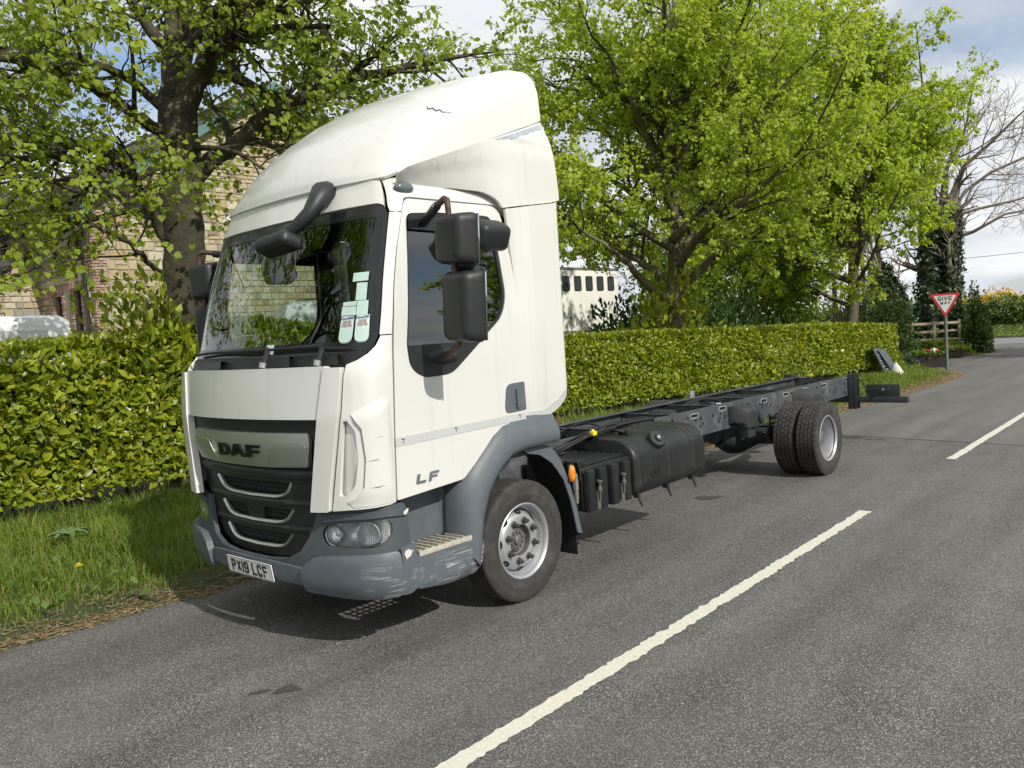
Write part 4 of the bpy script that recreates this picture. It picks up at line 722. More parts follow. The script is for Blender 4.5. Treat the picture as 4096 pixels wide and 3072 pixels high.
# front mirror on its arm over the windscreen
b = MB(); A = [fUP(.44, 2.745, .01), fUP(.455, 2.725, .05), fUP(.475, 2.66, .085), fUP(.46, 2.58, .105), fUP(.415, 2.52, .125), fUP(.36, 2.465, .14), fUP(.315, 2.43, .15)]
b.tube(A, [.080, .074, .058, .047, .041, .037, .033], 12); MA = b.build('mirror_arm', black, TR, smooth=60)
b = MB(); b.tube([fUP(.433, 2.541, .118), fUP(.42, 2.526, .123)], .043, 12); b.build('arm_joint', seal, MA)
b = MB(); b.box((0, 0, 0), (.325, .155, .105)); b.v = [(v[0]*(1 if v[1] > 0 else .9), v[1], v[2]*(1 if v[2] < 0 else .8)) for v in b.v]; cM = b.mesh('front_mirror', black, bevel=.046, seg=5, smooth=60)
o = put('front_mirror', cM, TR); o.location = fUP(.285, 2.402, .15); o.rotation_euler = (rad(-22), rad(-6), rad(6))
b = MB(); b.box((.03, .02, .058), (.09, .06, .012)); b.build('mirror_clip', seal, o, bevel=.004)
# door mirrors
for sg in (1, -1):
    b = MB(); tb = [(1.0, -.70, 2.515), (1.18, -.79, 2.562), (1.35, -.86, 2.592), (1.385, -.875, 2.58), (1.39, -.875, 2.53), (1.39, -.86, 2.24), (1.385, -.845, 2.0), (1.37, -.82, 1.86), (1.32, -.79, 1.775), (1.20, -.74, 1.725), (1.03, -.66, 1.705)]
    b.tube([(sg*x, y, z) for x, y, z in tb], [.022, .02, .019, .018, .017, .016, .016, .017, .018, .02, .03], 10); AR = b.build('mirror_arm', mat('rusty_arm', (.075, .045, .035), .6, nz=(18, .5), bump=(90, .1)), TR, smooth=60)
    b = MB(); b.tube([(sg*1.0, -.70, 2.515), (sg*1.25, -.825, 2.570)], .027, 10); b.build('arm_sleeve', black, AR)
    b = MB(); b.lathe([(.075, 0), (.07, .02), (.03, .045), (.02, .06)], 16, ax='x'); b.v = [(sg*(1.045+v[0]), -.66+v[1]*1.8, 1.71+v[2]*.7) for v in b.v]; b.build('arm_foot', black, AR, smooth=60)
    def housing(nm, c, d, bev, rx=0, rz_=0, ry=0):
        b = MB(); b.box((0, 0, 0), d); b.v = [(v[0]*(1.0 if v[1] > 0 else .86), v[1], v[2]*(1.0 if v[1] > 0 else .9)) for v in b.v]
        me = b.mesh(nm, black, bevel=bev, seg=5, smooth=60); o = put(nm, me, TR); o.location = (sg*c[0], c[1], c[2]); o.rotation_euler = (rx, ry*sg, rz_*sg)
        b = MB(); b.box((0, d[1]/2-.004, 0), (d[0]*.9, .012, d[2]*.92)); b.build('mirror_glass', mat('mirror_glass', (.6, .62, .64), .03, 1.), o, bevel=.004); return o
    housing('mirror_housing', (1.39, -.832, 2.365), (.28, .15, .295), .05, 0, rad(-10), rad(4)); housing('mirror_housing', (1.395, -.812, 1.988), (.28, .15, .42), .055, 0, rad(-10), rad(4))
    b = MB(); b.lathe([(.09, .0), (.085, -.03), (.05, -.06), (0, -.07)], 20, ax='z'); b.v = [(sg*(1.41+v[0]), -.79+v[1]*.7, 2.242+v[2]*.9) for v in b.v]; b.build('mirror_lobe', black, TR, smooth=60)
    b = MB(); b.box((0, 0, 0), (.15, .26, .20)); b.v = [(v[0], v[1], v[2]*(1 if v[0] < 0 else .8)) for v in b.v]; me = b.mesh('kerb_mirror', black, bevel=.055, seg=4, smooth=60); o = put('kerb_mirror', me, TR); o.location = (sg*1.17, -.31, 2.43); o.rotation_euler = (0, rad(20)*sg, 0)
    b = MB(); b.b2((sg*.99, -.37, 2.46), (sg*1.14, -.27, 2.56)); b.build('kerb_bracket', black, TR, bevel=.015)
# ================================================================== LADDER FRAME AND RUNNING GEAR
RT, RB = .892, .640   # rail top and bottom
def rail_bottom(y): return .60 if y < 4.9 else .640
for sg in (1, -1):
    b = MB(); t = .009; x1, x0 = .40*sg, .325*sg
    b.b2((x1, -1.0, .62), (x1-t*sg, 7.98, RT)); b.b2((x1-t*sg*1.01, -1.0, RT-t), (x0, 7.98, RT-.0005)); b.b2((x1-t*sg*1.01, -1.0, .6205), (x0, 7.98, .62+t))
    RL = b.build('chassis_rail', chass, TR, smooth=0)
    b = MB()
    for y in np.arange(.9, 7.9, .24):
        for k in range(random.Random(int(y*100)).randint(1, 4)):
            r_ = random.Random(int(y*1000)+k); yy, z = y+r_.uniform(-.08, .1), r_.choice((.68, .72, .76, .80, .84)); b.cyl((x1-.002*sg, yy, z), (x1+.009*sg, yy, z), .0115, 6); b.cyl((x1, yy, z), (x1+.003*sg, yy, z), .019, 8)
    b.build('rail_bolt', chass2, RL, smooth=0)
    b = MB()
    for y in np.arange(1.0, 7.9, .155):
        r_ = random.Random(int(y*917)); z = r_.choice((.67, .74, .79, .83)); b.cyl((x1, y, z), (x1+.0012*sg, y, z), r_.choice((.009, .012, .016)), 8)
    b.build('rail_hole', mat('hole_dark', (.004, .004, .005), .9), RL, smooth=0)
    wx = mat('wax_print', (.30, .31, .32), .5, nz=(60, .4)); dk = mat('hole_dark', (0, 0, 0))
    for y, z in ((3.46, .842), (4.07, .852), (5.10, .83), (5.72, .845), (6.32, .845), (6.95, .845), (7.75, .855), (2.75, .835)):   # slots in the web, waxed round the rim
        fn = lambda u, v, o=0.: np.array([x1+o*sg, u, v])
        s1 = rpoly([(y-.085, z-.026), (y+.085, z-.026), (y+.085, z+.026), (y-.085, z+.026)], .026, 5); s2 = rpoly([(y-.072, z-.017), (y+.072, z-.017), (y+.072, z+.017), (y-.072, z+.017)], .017, 5)
        panel('slot_rim', s1, fn, wx, RL, holes=[s2], off=.0018, th=.0015, du=1, dz=1); panel('slot', s2, fn, dk, RL, off=.001, th=.0008, du=1, dz=1)
    rs = mat('rust_streak', (.13, .06, .035), .8, nz=(50, .5))
    for y, z in ((3.25, .79), (5.85, .80), (2.2, .80)):
        panel('rust_stain', rpoly([(y, z+.04), (y+.02, z+.05), (y+.028, z-.06), (y+.012, z-.09), (y+.004, z-.03)], .006), lambda u, v, o=0.: np.array([x1+o*sg, u, v]), rs, RL, off=.0012, th=.0008, du=1, dz=1)
    b = MB(); b.b2((x1-.03*sg, 2.16, RT+.001), (x1+.03*sg, 2.24, RT+.01)); b.tube([(x1-.02*sg, 2.17, RT), (x1-.01*sg, 2.19, RT+.06), (x1+.03*sg, 2.21, RT+.05), (x1+.05*sg, 2.23, RT+.01)], .022, 8); b.build('body_bracket', rust, TR, bevel=.004)
    b = MB(); b.b2((x1*1.0, 4.80, .78), (x1*1.02, 4.90, .97)); b.build('mount_plate', mat('galvanised', (.36, .38, .38), .45, .6, nz=(30, .2)), TR, bevel=.003) if sg < 0 else None
    # spring hangers standing out from the web
    b = MB(); b.loft([[(sg*x, y, z) for y, z in ((yc-w_, z0), (yc+w_, z0), (yc+w_, z1), (yc-w_, z1))] for x, yc, w_, z0, z1 in ((.402, 4.36, .17, .66, .86), (.47, 4.37, .16, .68, .85), (.56, 4.40, .13, .62, .835), (.60, 4.41, .10, .60, .80))]); b.b2((sg*.47, 4.30, .50), (sg*.58, 4.48, .70)); b.build('spring_hanger', chass2, TR, bevel=.014)
    b = MB(); b.loft([[(sg*x, y, z) for y, z in ((yc-w_, z0), (yc+w_, z0), (yc+w_, z1), (yc-w_, z1))] for x, yc, w_, z0, z1 in ((.402, 6.10, .20, .67, .865), (.50, 6.14, .15, .69, .85), (.60, 6.20, .11, .64, .80))]); b.cyl((sg*.50, 6.28, .66), (sg*.62, 6.28, .66), .03, 12); b.build('spring_hanger', chass2, TR, bevel=.012)
    # leaf spring: stacked curved blades
    for k, (h, L_) in enumerate(((0, .88), (-.022, .80), (-.044, .62), (-.066, .46))):
        b = MB(); P = [(y, .55+h+.10*((y-5.11)/.9)**2+(.02 if k == 0 else 0)) for y in np.linspace(5.11-L_, 5.11+L_, 15)]
        b.loft([[(sg*.50, y, z), (sg*.58, y, z), (sg*.58, y, z+.016), (sg*.50, y, z+.016)] for y, z in P]); b.build('spring_leaf', chass2, TR, smooth=0)
    b = MB(); b.tube([(sg*.53, 4.92, .40), (sg*.46, 4.75, .78)], .032, 12); b.tube([(sg*.53, 4.92, .38), (sg*.50, 4.84, .58)], .042, 12); b.build('shock_absorber', chass2, TR)
    b = MB(); b.b2((sg*.495, 5.0, .62), (sg*.585, 5.22, .655)); [b.cyl((sg*x, y, .36), (sg*x, y, .68), .012, 8) for x in (.50, .58) for y in (5.02, 5.2)]; b.build('spring_clamp', chass2, TR)
cr = mat('cross_steel', (.035, .042, .045), .5, nz=(6, .4), grime=(4, .5, .75, (.10, .105, .095)))
for y in (.75, 2.07, 3.28, 4.12, 4.98, 5.95, 7.86):
    b = MB(); b.b2((-.39, y-.004, .645), (.39, y+.004, .872)); b.b2((-.389, y-.004, .862), (.389, y+.07, .871)); b.b2((-.389, y-.004, .646), (.389, y+.07, .655)); cm = b.build('crossmember', cr, TR, smooth=0)
    b = MB()
    for x in (-.22, 0, .22): b.lathe([(.045, y-.0055), (.0, y-.0056)], 16, (x, 0, .755), 'y')
    b.build('lightening_hole', mat('hole_dark', (0, 0, 0)), cm, smooth=0)
    b = MB(); [b.add([(s_*.388, y, .86), (s_*.28, y, .868), (s_*.388, y+.16, .868), (s_*.388, y, .868)], [(0, 1, 2)]) for s_ in (1, -1)]; b.build('gusset', cr, cm, smooth=0, recalc=False)
# air tanks, gearbox and pipes lying inside the frame
for y, x, L_ in ((5.45, -.02, .50), (3.75, -.15, .3)):
    b = MB(); b.lathe([(0, -L_*.5-.03), (.07, -L_*.5-.02), (.105, -L_*.5+.02), (.112, -L_*.5+.06), (.112, L_*.5-.06), (.105, L_*.5-.02), (.07, L_*.5+.02), (0, L_*.5+.03)], 24, (x, y, .76), 'x'); b.build('air_tank', tankm, TR, smooth=60)
b = MB(); b.loft([[(x*s, y, .72+z*s) for x, z in ((-.2, -.16), (.2, -.16), (.22, .06), (.1, .13), (-.1, .13), (-.22, .06))] for y, s in ((.3, 1.1), (.8, 1.05), (1.2, .9), (1.6, .55), (1.75, .4))]); b.build('gearbox', chass2, TR, bevel=.02)
b = MB(); b.cyl((0, 1.7, .60), (.0, 4.62, .47), .06, 16); PS = b.build('prop_shaft', chass2, TR)
b = MB(); b.lathe([(.05, -.02), (.085, 0), (.085, .04), (.06, .08), (.075, .14), (.10, .17), (.10, .2)], 16, (0, 4.55, .46), 'y'); b.build('universal_joint', chass2, PS)
b = MB(); b.lathe([(.085, 4.68), (.105, 4.70), (.13, 4.74), (.15, 4.80), (.20, 4.90), (.245, 5.0), (.26, 5.11), (.245, 5.22), (.19, 5.31), (.10, 5.36), (0, 5.37)], 28, (0.0, 0, .44), 'y'); DF = b.build('differential', chass2, TR, smooth=50)
b = MB(); [b.cyl((.125*math.cos(t), 4.70, .44+.125*math.sin(t)), (.125*math.cos(t), 4.72, .44+.125*math.sin(t)), .012, 6) for t in np.arange(10)*.628]; b.build('bolt', chass2, DF)
for sg in (1, -1): b = MB(); b.loft([[(sg*x, 5.11+r_*math.cos(t), .425+r_*math.sin(t)) for t in np.arange(14)*2*math.pi/14] for x, r_ in ((.16, .19), (.24, .15), (.30, .115), (.46, .105), (.60, .11), (.64, .14), (.70, .14))]); b.build('axle_tube', chass2, TR, smooth=40)
b = MB(); b.tube([(-.85, 0, .42), (.85, 0, .42)], .07, 10); b.build('front_axle', chass2, TR)
# fuel tank
def tank_sec(y, s=1., dx=0.):
    pr_ = rpoly([(.46, .47, .06), (.98, .44, .08), (1.07+dx, .50, .09), (1.062+dx, .82, .11), (.93, .915, .10), (.46, .925, .05)], .05, 5); cx, cz = .76, .68
    return [(cx+(x-cx)*s, y, cz+(z-cz)*s) for x, z in pr_]
for sg in (1,):
    FT = MB(); ys = [1.335, 1.345, 1.37, 1.40, 1.47, 1.80, 1.83, 1.86, 2.22, 2.25, 2.28, 2.40, 2.45, 2.465, 2.47]; ss_ = [0.90, .95, .985, .955, 1., 1., .955, 1., 1., .955, 1., .99, .97, .93, .88]
    FT.loft([tank_sec(y, s_) for y, s_ in zip(ys, ss_)]); FT = FT.build('fuel_tank', tankm, TR, smooth=50)
    for y in (1.385, 1.83, 2.25):
        b = MB(); b.loft([tank_sec(y-.016, .96), tank_sec(y-.012, .985), tank_sec(y+.012, .985), tank_sec(y+.016, .96)]); b.cyl((1.03, y, .47), (1.06, y+.02, .37), .010, 8); b.b2((1.0, y-.018, .44), (1.05, y+.018, .475)); b.build('tank_strap', mat('strap_steel', (.022, .021, .02), .6, nz=(14, .5), grime=(10, .62, .8, (.12, .08, .05))), FT, smooth=60)
    b = MB(); b.v = []; b.lathe([(.13, -.06), (.12, .0), (.10, .02), (.078, .03), (.07, .05), (.07, .08), (.082, .085), (.082, .135), (.07, .15), (.036, .152), (.033, .165), (0, .165)], 24, ax='z'); q = Vector((.80, -.25, .55)).normalized().to_track_quat('Z', 'Y').to_matrix(); b.v = [tuple(q @ Vector(v)+Vector((.93, 1.74, .80))) for v in b.v]; FC = b.build('filler_cap', tankm, FT, smooth=45)
    b = MB(); b.lathe([(0, .169), (.014, .168), (.014, .16)], 12, ax='z'); b.v = [tuple(q @ Vector(v)+Vector((.93, 1.74, .80))) for v in b.v]; b.build('cap_lock', silver, FC)
    fT = lambda u, v, o=0.: np.array([1.0655+o, u, v])
    text_mesh('embossed_letters', 'DAF', .055, lambda a, bb, c: fT(1.62+a, .615+bb, c), tankm, FT, sx=1.5, bold=.002, th=.006)
    b = MB(); b.b2((1.064, 1.56, .588), (1.068, 1.69, .592)); b.build('embossed_line', tankm, FT)
# battery box with ribbed lid
b = MB(); b.loft([[(x, y, z) for x, y in ((.44, .72), (.985, .72), (1.0, .735), (1.0, 1.315), (.985, 1.33), (.44, 1.33))] for z in (.455, .66, .765)]); b.loft([[(x, y, z) for x, y in ((.44, .70), (.99, .70), (1.01, .715), (1.01, 1.325), (.99, 1.34), (.44, 1.34))] for z in (.745, .785)]); BB = b.build('battery_box', tankm, TR, bevel=.012)
for k in range(7):
    x = .50+k*.075; b = MB(); b.b2((x-.016, .74, .783), (x+.016, 1.31, .81)); b.b2((x-.022, .70, .783), (x+.022, .79, .835)); b.build('lid_rib', tankm, BB, bevel=.008)
for y in (.775, .925, 1.085, 1.25):
    b = MB(); b.loft([[(x, yy, z) for x, yy in ((.99, y-.055), (1.045, y-.04), (1.045, y+.04), (.99, y+.055))] for z in (.45, .72, .765)]); b.build('box_rib', tankm, BB, bevel=.012)
for y in (.85, 1.17):
    b = MB(); b.lathe([(.022, .10), (.024, .088), (.012, .075), (.011, .05), (.018, .04), (.018, .02), (.009, .0), (.009, -.05)], 12, (1.055, y, .58), 'z'); b.b2((1.03, y-.02, .46), (1.045, y+.02, .60)); b.build('lid_catch', mat('catch_rubber', (.09, .088, .08), .7), BB, smooth=50)
b = MB(); b.b2((.90, .66, .52), (.96, .70, .80)); b.b2((.93, .635, .50), (.975, .675, .74)); b.build('air_valve', tankm, TR, bevel=.01)
b = MB(); b.tube([(.99, .64, .76), (.985, .645, .70), (.99, .64, .62), (.98, .65, .54)], [.018, .024, .022, .02], 8); b.build('valve_stem', mat('worn_metal', (.42, .40, .36), .4, .8, nz=(40, .6)), TR)
b = MB(); b.tube([(.985, .645, .54), (.985, .64, .45), (.99, .63, .38), (.985, .625, .30)], .012, 8); b.tube([(.95, .66, .80), (.96, .69, .86), (.99, .70, .80), (1.0, .69, .70)], .006, 6); b.build('air_hose', seal, TR)
# cables and hoses over the tank and along the frame
rng_c = random.Random(5)
def cable(P, r, nm='cable', mt=seal):
    P = [Vector(p) for p in P]; Q = []
    for i in range(len(P)-1):
        a, p, q, d = P[max(0, i-1)], P[i], P[i+1], P[min(len(P)-1, i+2)]
        for k in range(6):
            t = k/6; Q.append(.5*((2*p)+(q-a)*t+(2*a-5*p+4*q-d)*t*t+(3*p-a-3*q+d)*t**3))
    Q.append(P[-1]); b = MB(); b.tube(Q, r, 6); return b.build(nm, mt, TR, smooth=80)
for dz, dx, r in ((0, 0, .013), (.02, .02, .009), (.012, .045, .011), (.03, -.015, .007)):
    cable([(.47+dx, .95, .80+dz), (.56+dx, 1.05, .86+dz), (.60+dx, 1.25, .915+dz), (.62+dx, 1.45, .945+dz), (.55+dx, 1.75, .945+dz), (.46+dx, 2.1, .93+dz), (.43+dx, 2.5, .915+dz), (.42+dx*.4, 2.62, .90)], r)
for k in range(5): j = rng_c.uniform; cable([(.50+j(0, .1), 1.15+j(0, .2), .90), (.58+j(0, .1), 1.40+j(-.1, .1), .95+j(0, .03)), (.52+j(0, .12), 1.65+j(-.1, .1), .955+j(0, .03)), (.44+j(0, .04), 1.95+j(-.1, .1), .93), (.42, 2.3, .90)], .008+j(0, .006))
cable([(.70, 1.55, .94), (.78, 1.50, .96), (.84, 1.56, .935), (.80, 1.66, .93)], .012); cable([(.60, 1.4, .95), (.68, 1.6, .965), (.60, 1.75, .95)], .008)
b = MB(); b.box((.665, 1.33, .955), (.05, .055, .035)); b.box((.665, 1.33, .978), (.02, .03, .02)); b.build('cable_tag', mat('yellow_tag', (.75, .60, .02), .5), TR, bevel=.008)
b = MB(); b.box((.82, 1.57, .935), (.10, .08, .05)); b.build('fuel_sender', seal, TR, bevel=.012)
for sg, zz_ in ((-1, .80), (-1, .77), (-1, .74)): cable([(-.31, 1.0, zz_), (-.30, 2.0, zz_+.02), (-.31, 3.0, zz_-.01), (-.30, 4.0, zz_+.01), (-.31, 5.0, zz_), (-.3, 6.0, zz_-.02), (-.31, 7.6, zz_)], .012, 'pipe')
cable([(-.25, 4.4, .84), (-.1, 4.55, .90), (.05, 4.62, .88), (.16, 4.6, .84), (.2, 4.7, .80)], .013, 'pipe'); cable([(-.3, 4.5, .86), (-.15, 4.70, .90), (.1, 4.72, .87)], .010, 'pipe'); cable([(-.2, 1.9, .84), (-.05, 2.1, .92), (.12, 2.15, .90), (.2, 2.3, .82)], .010, 'pipe')
b = MB(); b.b2((-.22, 4.50, .70), (.16, 4.78, .81)); b.cyl((-.02, 4.62, .80), (-.02, 4.62, .86), .05, 12); b.build('valve_block', cr, TR, bevel=.02)
b = MB(); b.box((.02, 4.66, .835), (.10, .04, .02)); b.build('valve_label', whitem, TR, bevel=.005)
# rear underrun guard with lamp plates
b = MB(); b.b2((-1.19, 7.83, .52), (1.19, 7.92, .605)); UR = b.build('underrun_bar', mat('bar_black', (.028, .03, .032), .55, nz=(5, .2)), TR, bevel=.008)
for sg in (1, -1):
    b = MB(); b.b2((sg*.405, 7.80, .43), (sg*.465, 7.92, .925)); b.b2((sg*.466, 7.80, .43), (sg*.53, 7.81, .925)); b.b2((sg*.466, 7.905, .43), (sg*.53, 7.92, .925)); b.build('bar_bracket', mat('bar_black', (0, 0, 0)), UR, bevel=.003)
    b = MB(); b.b2((sg*.645, 7.845, .606), (sg*1.092, 7.853, .775)); LPt = b.build('lamp_plate', mat('bar_black', (0, 0, 0)), UR, bevel=.002)
    b = MB(); [b.cyl((sg*x, 7.835, z), (sg*x, 7.847, z), .009, 8) for x, z in ((.80, .705), (.95, .705))]; b.lathe([(.0, 7.80), (.018, 7.805), (.022, 7.846)], 10, (sg*.87, 0, .70), 'y'); b.build('plate_bolt', dmetal, LPt)
    cable([(sg*.53, 7.84, .84), (sg*.60, 7.80, .83), (sg*.645, 7.80, .74), (sg*.655, 7.80, .66), (sg*.70, 7.80, .612), (sg*.76, 7.80, .62), (sg*.83, 7.82, .67), (sg*.87, 7.83, .70)], .009)
cable([(-.34, 7.6, .84), (-.33, 7.85, .95), (-.31, 8.0, .93), (-.30, 8.02, .84), (-.2, 7.95, .78)], .010)
# ---------------------------------------------------------------- wheels
def tyre_profile(W_, R, rr):   # closed ring (radius, axial), outer face at +W_/2
    h = W_/2; pr = [(rr, -h*.72), (rr+.012, -h*.80), (R*.78, -h*1.0), (R*.90, -h*.985), (R*.955, -h*.93), (R*.982, -h*.86), (R*.988, -h*.80), (R*.988, h*.80), (R*.982, h*.86), (R*.955, h*.93), (R*.90, h*.985), (R*.78, h*1.0), (rr+.012, h*.80), (rr, h*.72)]
    return pr
def front_tyre(W_=.235, R=.412, rr=.232):
    h = W_/2; pr = [(rr, -h*.7), (rr+.02, -h*.82), (.33, -h), (.38, -h*.97), (.402, -h*.88)]
    for c in (-.075, -.038, 0., .038, .075): pr += [(R, c-.014), (R+.001, c-.005), (R-.012, c-.004), (R-.012, c+.004), (R+.001, c+.005)]
    pr += [(R-.001, h*.80), (.408, h*.86), (.402, h*.90), (.392, h*.955), (.38, h*.965), (.378, h*.985), (.355, h*1.0), (.33, h*1.0), (.328, h*1.012), (.315, h*1.012), (.313, h*.99), (.28, h*.93), (rr+.026, h*.84), (rr+.02, h*.86), (rr, h*.7)]
    return pr
def rim_front():
    b = MB(); n = 80; pr = [(.230, -.09), (.232, .085), (.243, .098), (.252, .104), (.258, .100), (.255, .090), (.246, .086), (.234, .075), (.222, .045), (.214, .030)]
    b.lathe(pr, n); return b
def disc(holes=8, dish=1.):
    """dished wheel centre"""
    b = MB(); n = 96; pr = [(.216, .016), (.206, .028), (.196, .046), (.182, .060), (.172, .066), (.160, .070), (.118, .070), (.108, .067), (.104, .056), (.102, .02)]
    V = []; 
    for r_, h in pr:
        for j in range(n): t = 2*math.pi*j/n; V.append((h*dish, r_*math.cos(t), r_*math.sin(t)))
    F = []; per = n//holes
    for i in range(len(pr)-1):
        for j in range(n):
            k = j % per
            F.append((i*n+j, (i+1)*n+j, (i+1)*n+(j+1) % n, i*n+(j+1) % n))
    b.add(V, F); return b
def nut(b, x, y, z, q=1.):
    b.lathe([(.021*q, x), (.021*q, x+.006), (.017*q, x+.009)], 14, (0, y, z)); b.lathe([(.0145*q, x+.008), (.0145*q, x+.030), (.011*q, x+.033), (.010*q, x+.046), (0, x+.047)], 6, (0, y, z))
def turn(b, sg): b.v = [(v[0]*sg, v[1], v[2]) for v in b.v]; return b
def tread_blocks(W_, R, rows=5, n=44, depth=.014):
    V = []; F = []; k = 0; h = W_*.46
    for r_ in range(rows):
        x0 = -h+2*h*r_/rows+.004; x1 = -h+2*h*(r_+1)/rows-.004
        for j in range(n):
            t0 = 2*math.pi*(j+.5*(r_ % 2))/n; t1 = t0+2*math.pi/n*.90; sk = .012 if r_ % 2 else -.012
            for rr_, ins in ((R-depth-.004, 0), (R-.002, .0), (R, .003)):
                for (x, t) in ((x0+ins, t0+ins/R), (x1-ins, t0+ins/R+sk), (x1-ins, t1-ins/R+sk), (x0+ins, t1-ins/R)):
                    V.append((x, rr_*math.cos(t), rr_*math.sin(t)))
            for a in (0, 4): F += [(k+a+i, k+a+(i+1) % 4, k+a+4+(i+1) % 4, k+a+4+i) for i in range(4)]
            F.append((k+8, k+9, k+10, k+11)); k += 12
    b = MB(); b.add(V, F); return b
RW = .410
# meshes built once, shared by every wheel
M_ft = {}; 
for sg in (1, -1):
    b = MB(); b.lathe(front_tyre(), 96, closed=True); M_ft['tyre', sg] = turn(b, sg).mesh('tyre', rubber, smooth=35)
    M_ft['rim', sg] = turn(rim_front(), sg).mesh('rim', alu, smooth=50); M_ft['disc', sg] = turn(disc(), sg).mesh('wheel_disc', alu, smooth=50)
    b = MB(); b.lathe([(.104, .058), (.100, .02), (.085, .014), (.078, .03), (.074, .034), (.036, .034), (.034, .048), (.028, .052), (0, .052)], 40); M_ft['hub', sg] = turn(b, sg).mesh('hub', dmetal, smooth=40)
    b = MB(); q = Matrix.Rotation(rad(48), 3, 'Z'); b.lathe([(.0, .0028), (.9, .0028), (1, .0015), (1.0, -.01)], 24); b.v = [tuple(q @ Vector((v[0], v[1]*.0185, v[2]*.030))) for v in b.v]; M_ft['hole', sg] = turn(b, sg).mesh('hand_hole', mat('hole_dark', (0, 0, 0)), smooth=30)
    b = MB(); nut(b, .068, 0, 0, 1.2); M_ft['nut', sg] = turn(b, sg).mesh('wheel_nut', nutm, smooth=30)
    b = MB(); b.lathe([(.010, 0), (.010, .012), (.008, .014), (0, .014)], 6); M_ft['bolt', sg] = turn(b, sg).mesh('hub_bolt', dmetal, smooth=30)
    b = MB(); b.lathe([(.228, -.05), (.12, -.055), (0, -.056)], 32); M_ft['drum', sg] = turn(b, sg).mesh('brake_drum', mat('drum_dark', (.01, .01, .011), .9), smooth=40)
    W_ = .232; b = MB(); pr = tyre_profile(W_, RW, .232); b.lathe([(r_ if r_ < .40 else r_-.011, x) for r_, x in pr], 88, closed=True); M_ft['rtyre', sg] = turn(b, sg).mesh('tyre', rubber, smooth=40)
    M_ft['tread', sg] = turn(tread_blocks(W_, RW+.003), sg).mesh('tread_block', rubber, smooth=0)
    b = MB(); b.lathe([(.232, .080), (.243, .098), (.253, .105), (.259, .101), (.256, .091), (.244, .085), (.232, .072), (.225, .055), (.219, .03), (.205, -.02), (.202, -.05), (.200, -.075)], 64); M_ft['rrim', sg] = turn(b, sg).mesh('rim', alu, smooth=50)
    d2 = disc(8, -1.); d2.v = [(v[0]-.062, v[1]*.93, v[2]*.93) for v in d2.v]; M_ft['rdisc', sg] = turn(d2, sg).mesh('wheel_disc', alu, smooth=50)
    b = MB(); b.lathe([(.10, -.12), (.095, -.06), (.085, .0), (.082, .03), (.06, .036), (0, .036)], 32); M_ft['rhub', sg] = turn(b, sg).mesh('hub', dmetal, smooth=40)
def sub(nm, me, parent, loc=None): return put(nm, me, parent, loc)
for sg in (1, -1):
    wh = bpy.data.objects.new('front_wheel', None); COL.objects.link(wh); wh.parent = TR; wh.location = (sg*.922, 0, RW); wh.rotation_euler = (.3, 0, 0)
    sub('tyre', M_ft['tyre', sg], wh); sub('rim', M_ft['rim', sg], wh); sub('wheel_disc', M_ft['disc', sg], wh); sub('hub', M_ft['hub', sg], wh); sub('brake_drum', M_ft['drum', sg], wh)
    for k in range(8): t = 2*math.pi*k/8+.45; o = sub('hand_hole', M_ft['hole', sg], wh, (sg*.0475, .1905*math.cos(t), .1905*math.sin(t))); o.rotation_euler = (t, 0, 0)
    for k in range(8): t = 2*math.pi*k/8+.2; sub('wheel_nut', M_ft['nut', sg], wh, (0, .1375*math.cos(t), .1375*math.sin(t)))
    for k in range(10): t = 2*math.pi*k/10; sub('hub_bolt', M_ft['bolt', sg], wh, (sg*.033, .056*math.cos(t), .056*math.sin(t)))
    sw = mat('sidewall_print', (.045, .042, .040), .75)
    for body, a0 in (('R-LINE', 2.35), ('265/70', .2), ('R17.5', -1.8)):
        text_mesh('tyre_letters', body, .05, lambda a, b_, c: ((.1185+c*.5)*sg, (.318+b_*.8)*math.cos(a0-sg*-a/.318), (.318+b_*.8)*math.sin(a0-sg*-a/.318)), sw, wh, sx=.9, th=.002)
    for x, side in ((1.040, 1), (.775, -1)):
        wr = bpy.data.objects.new('rear_wheel', None); COL.objects.link(wr); wr.parent = TR; wr.location = (sg*x, 5.114, RW); wr.rotation_euler = (.1*side, 0, 0)
        q = sg*side
        sub('tyre', M_ft['rtyre', q], wr); sub('tread_block', M_ft['tread', q], wr)['kind'] = 'stuff'
        if side > 0: sub('rim', M_ft['rrim', q], wr); sub('wheel_disc', M_ft['rdisc', q], wr); sub('hub', M_ft['rhub', q], wr)
        else: sub('rim', M_ft['rim', q], wr)
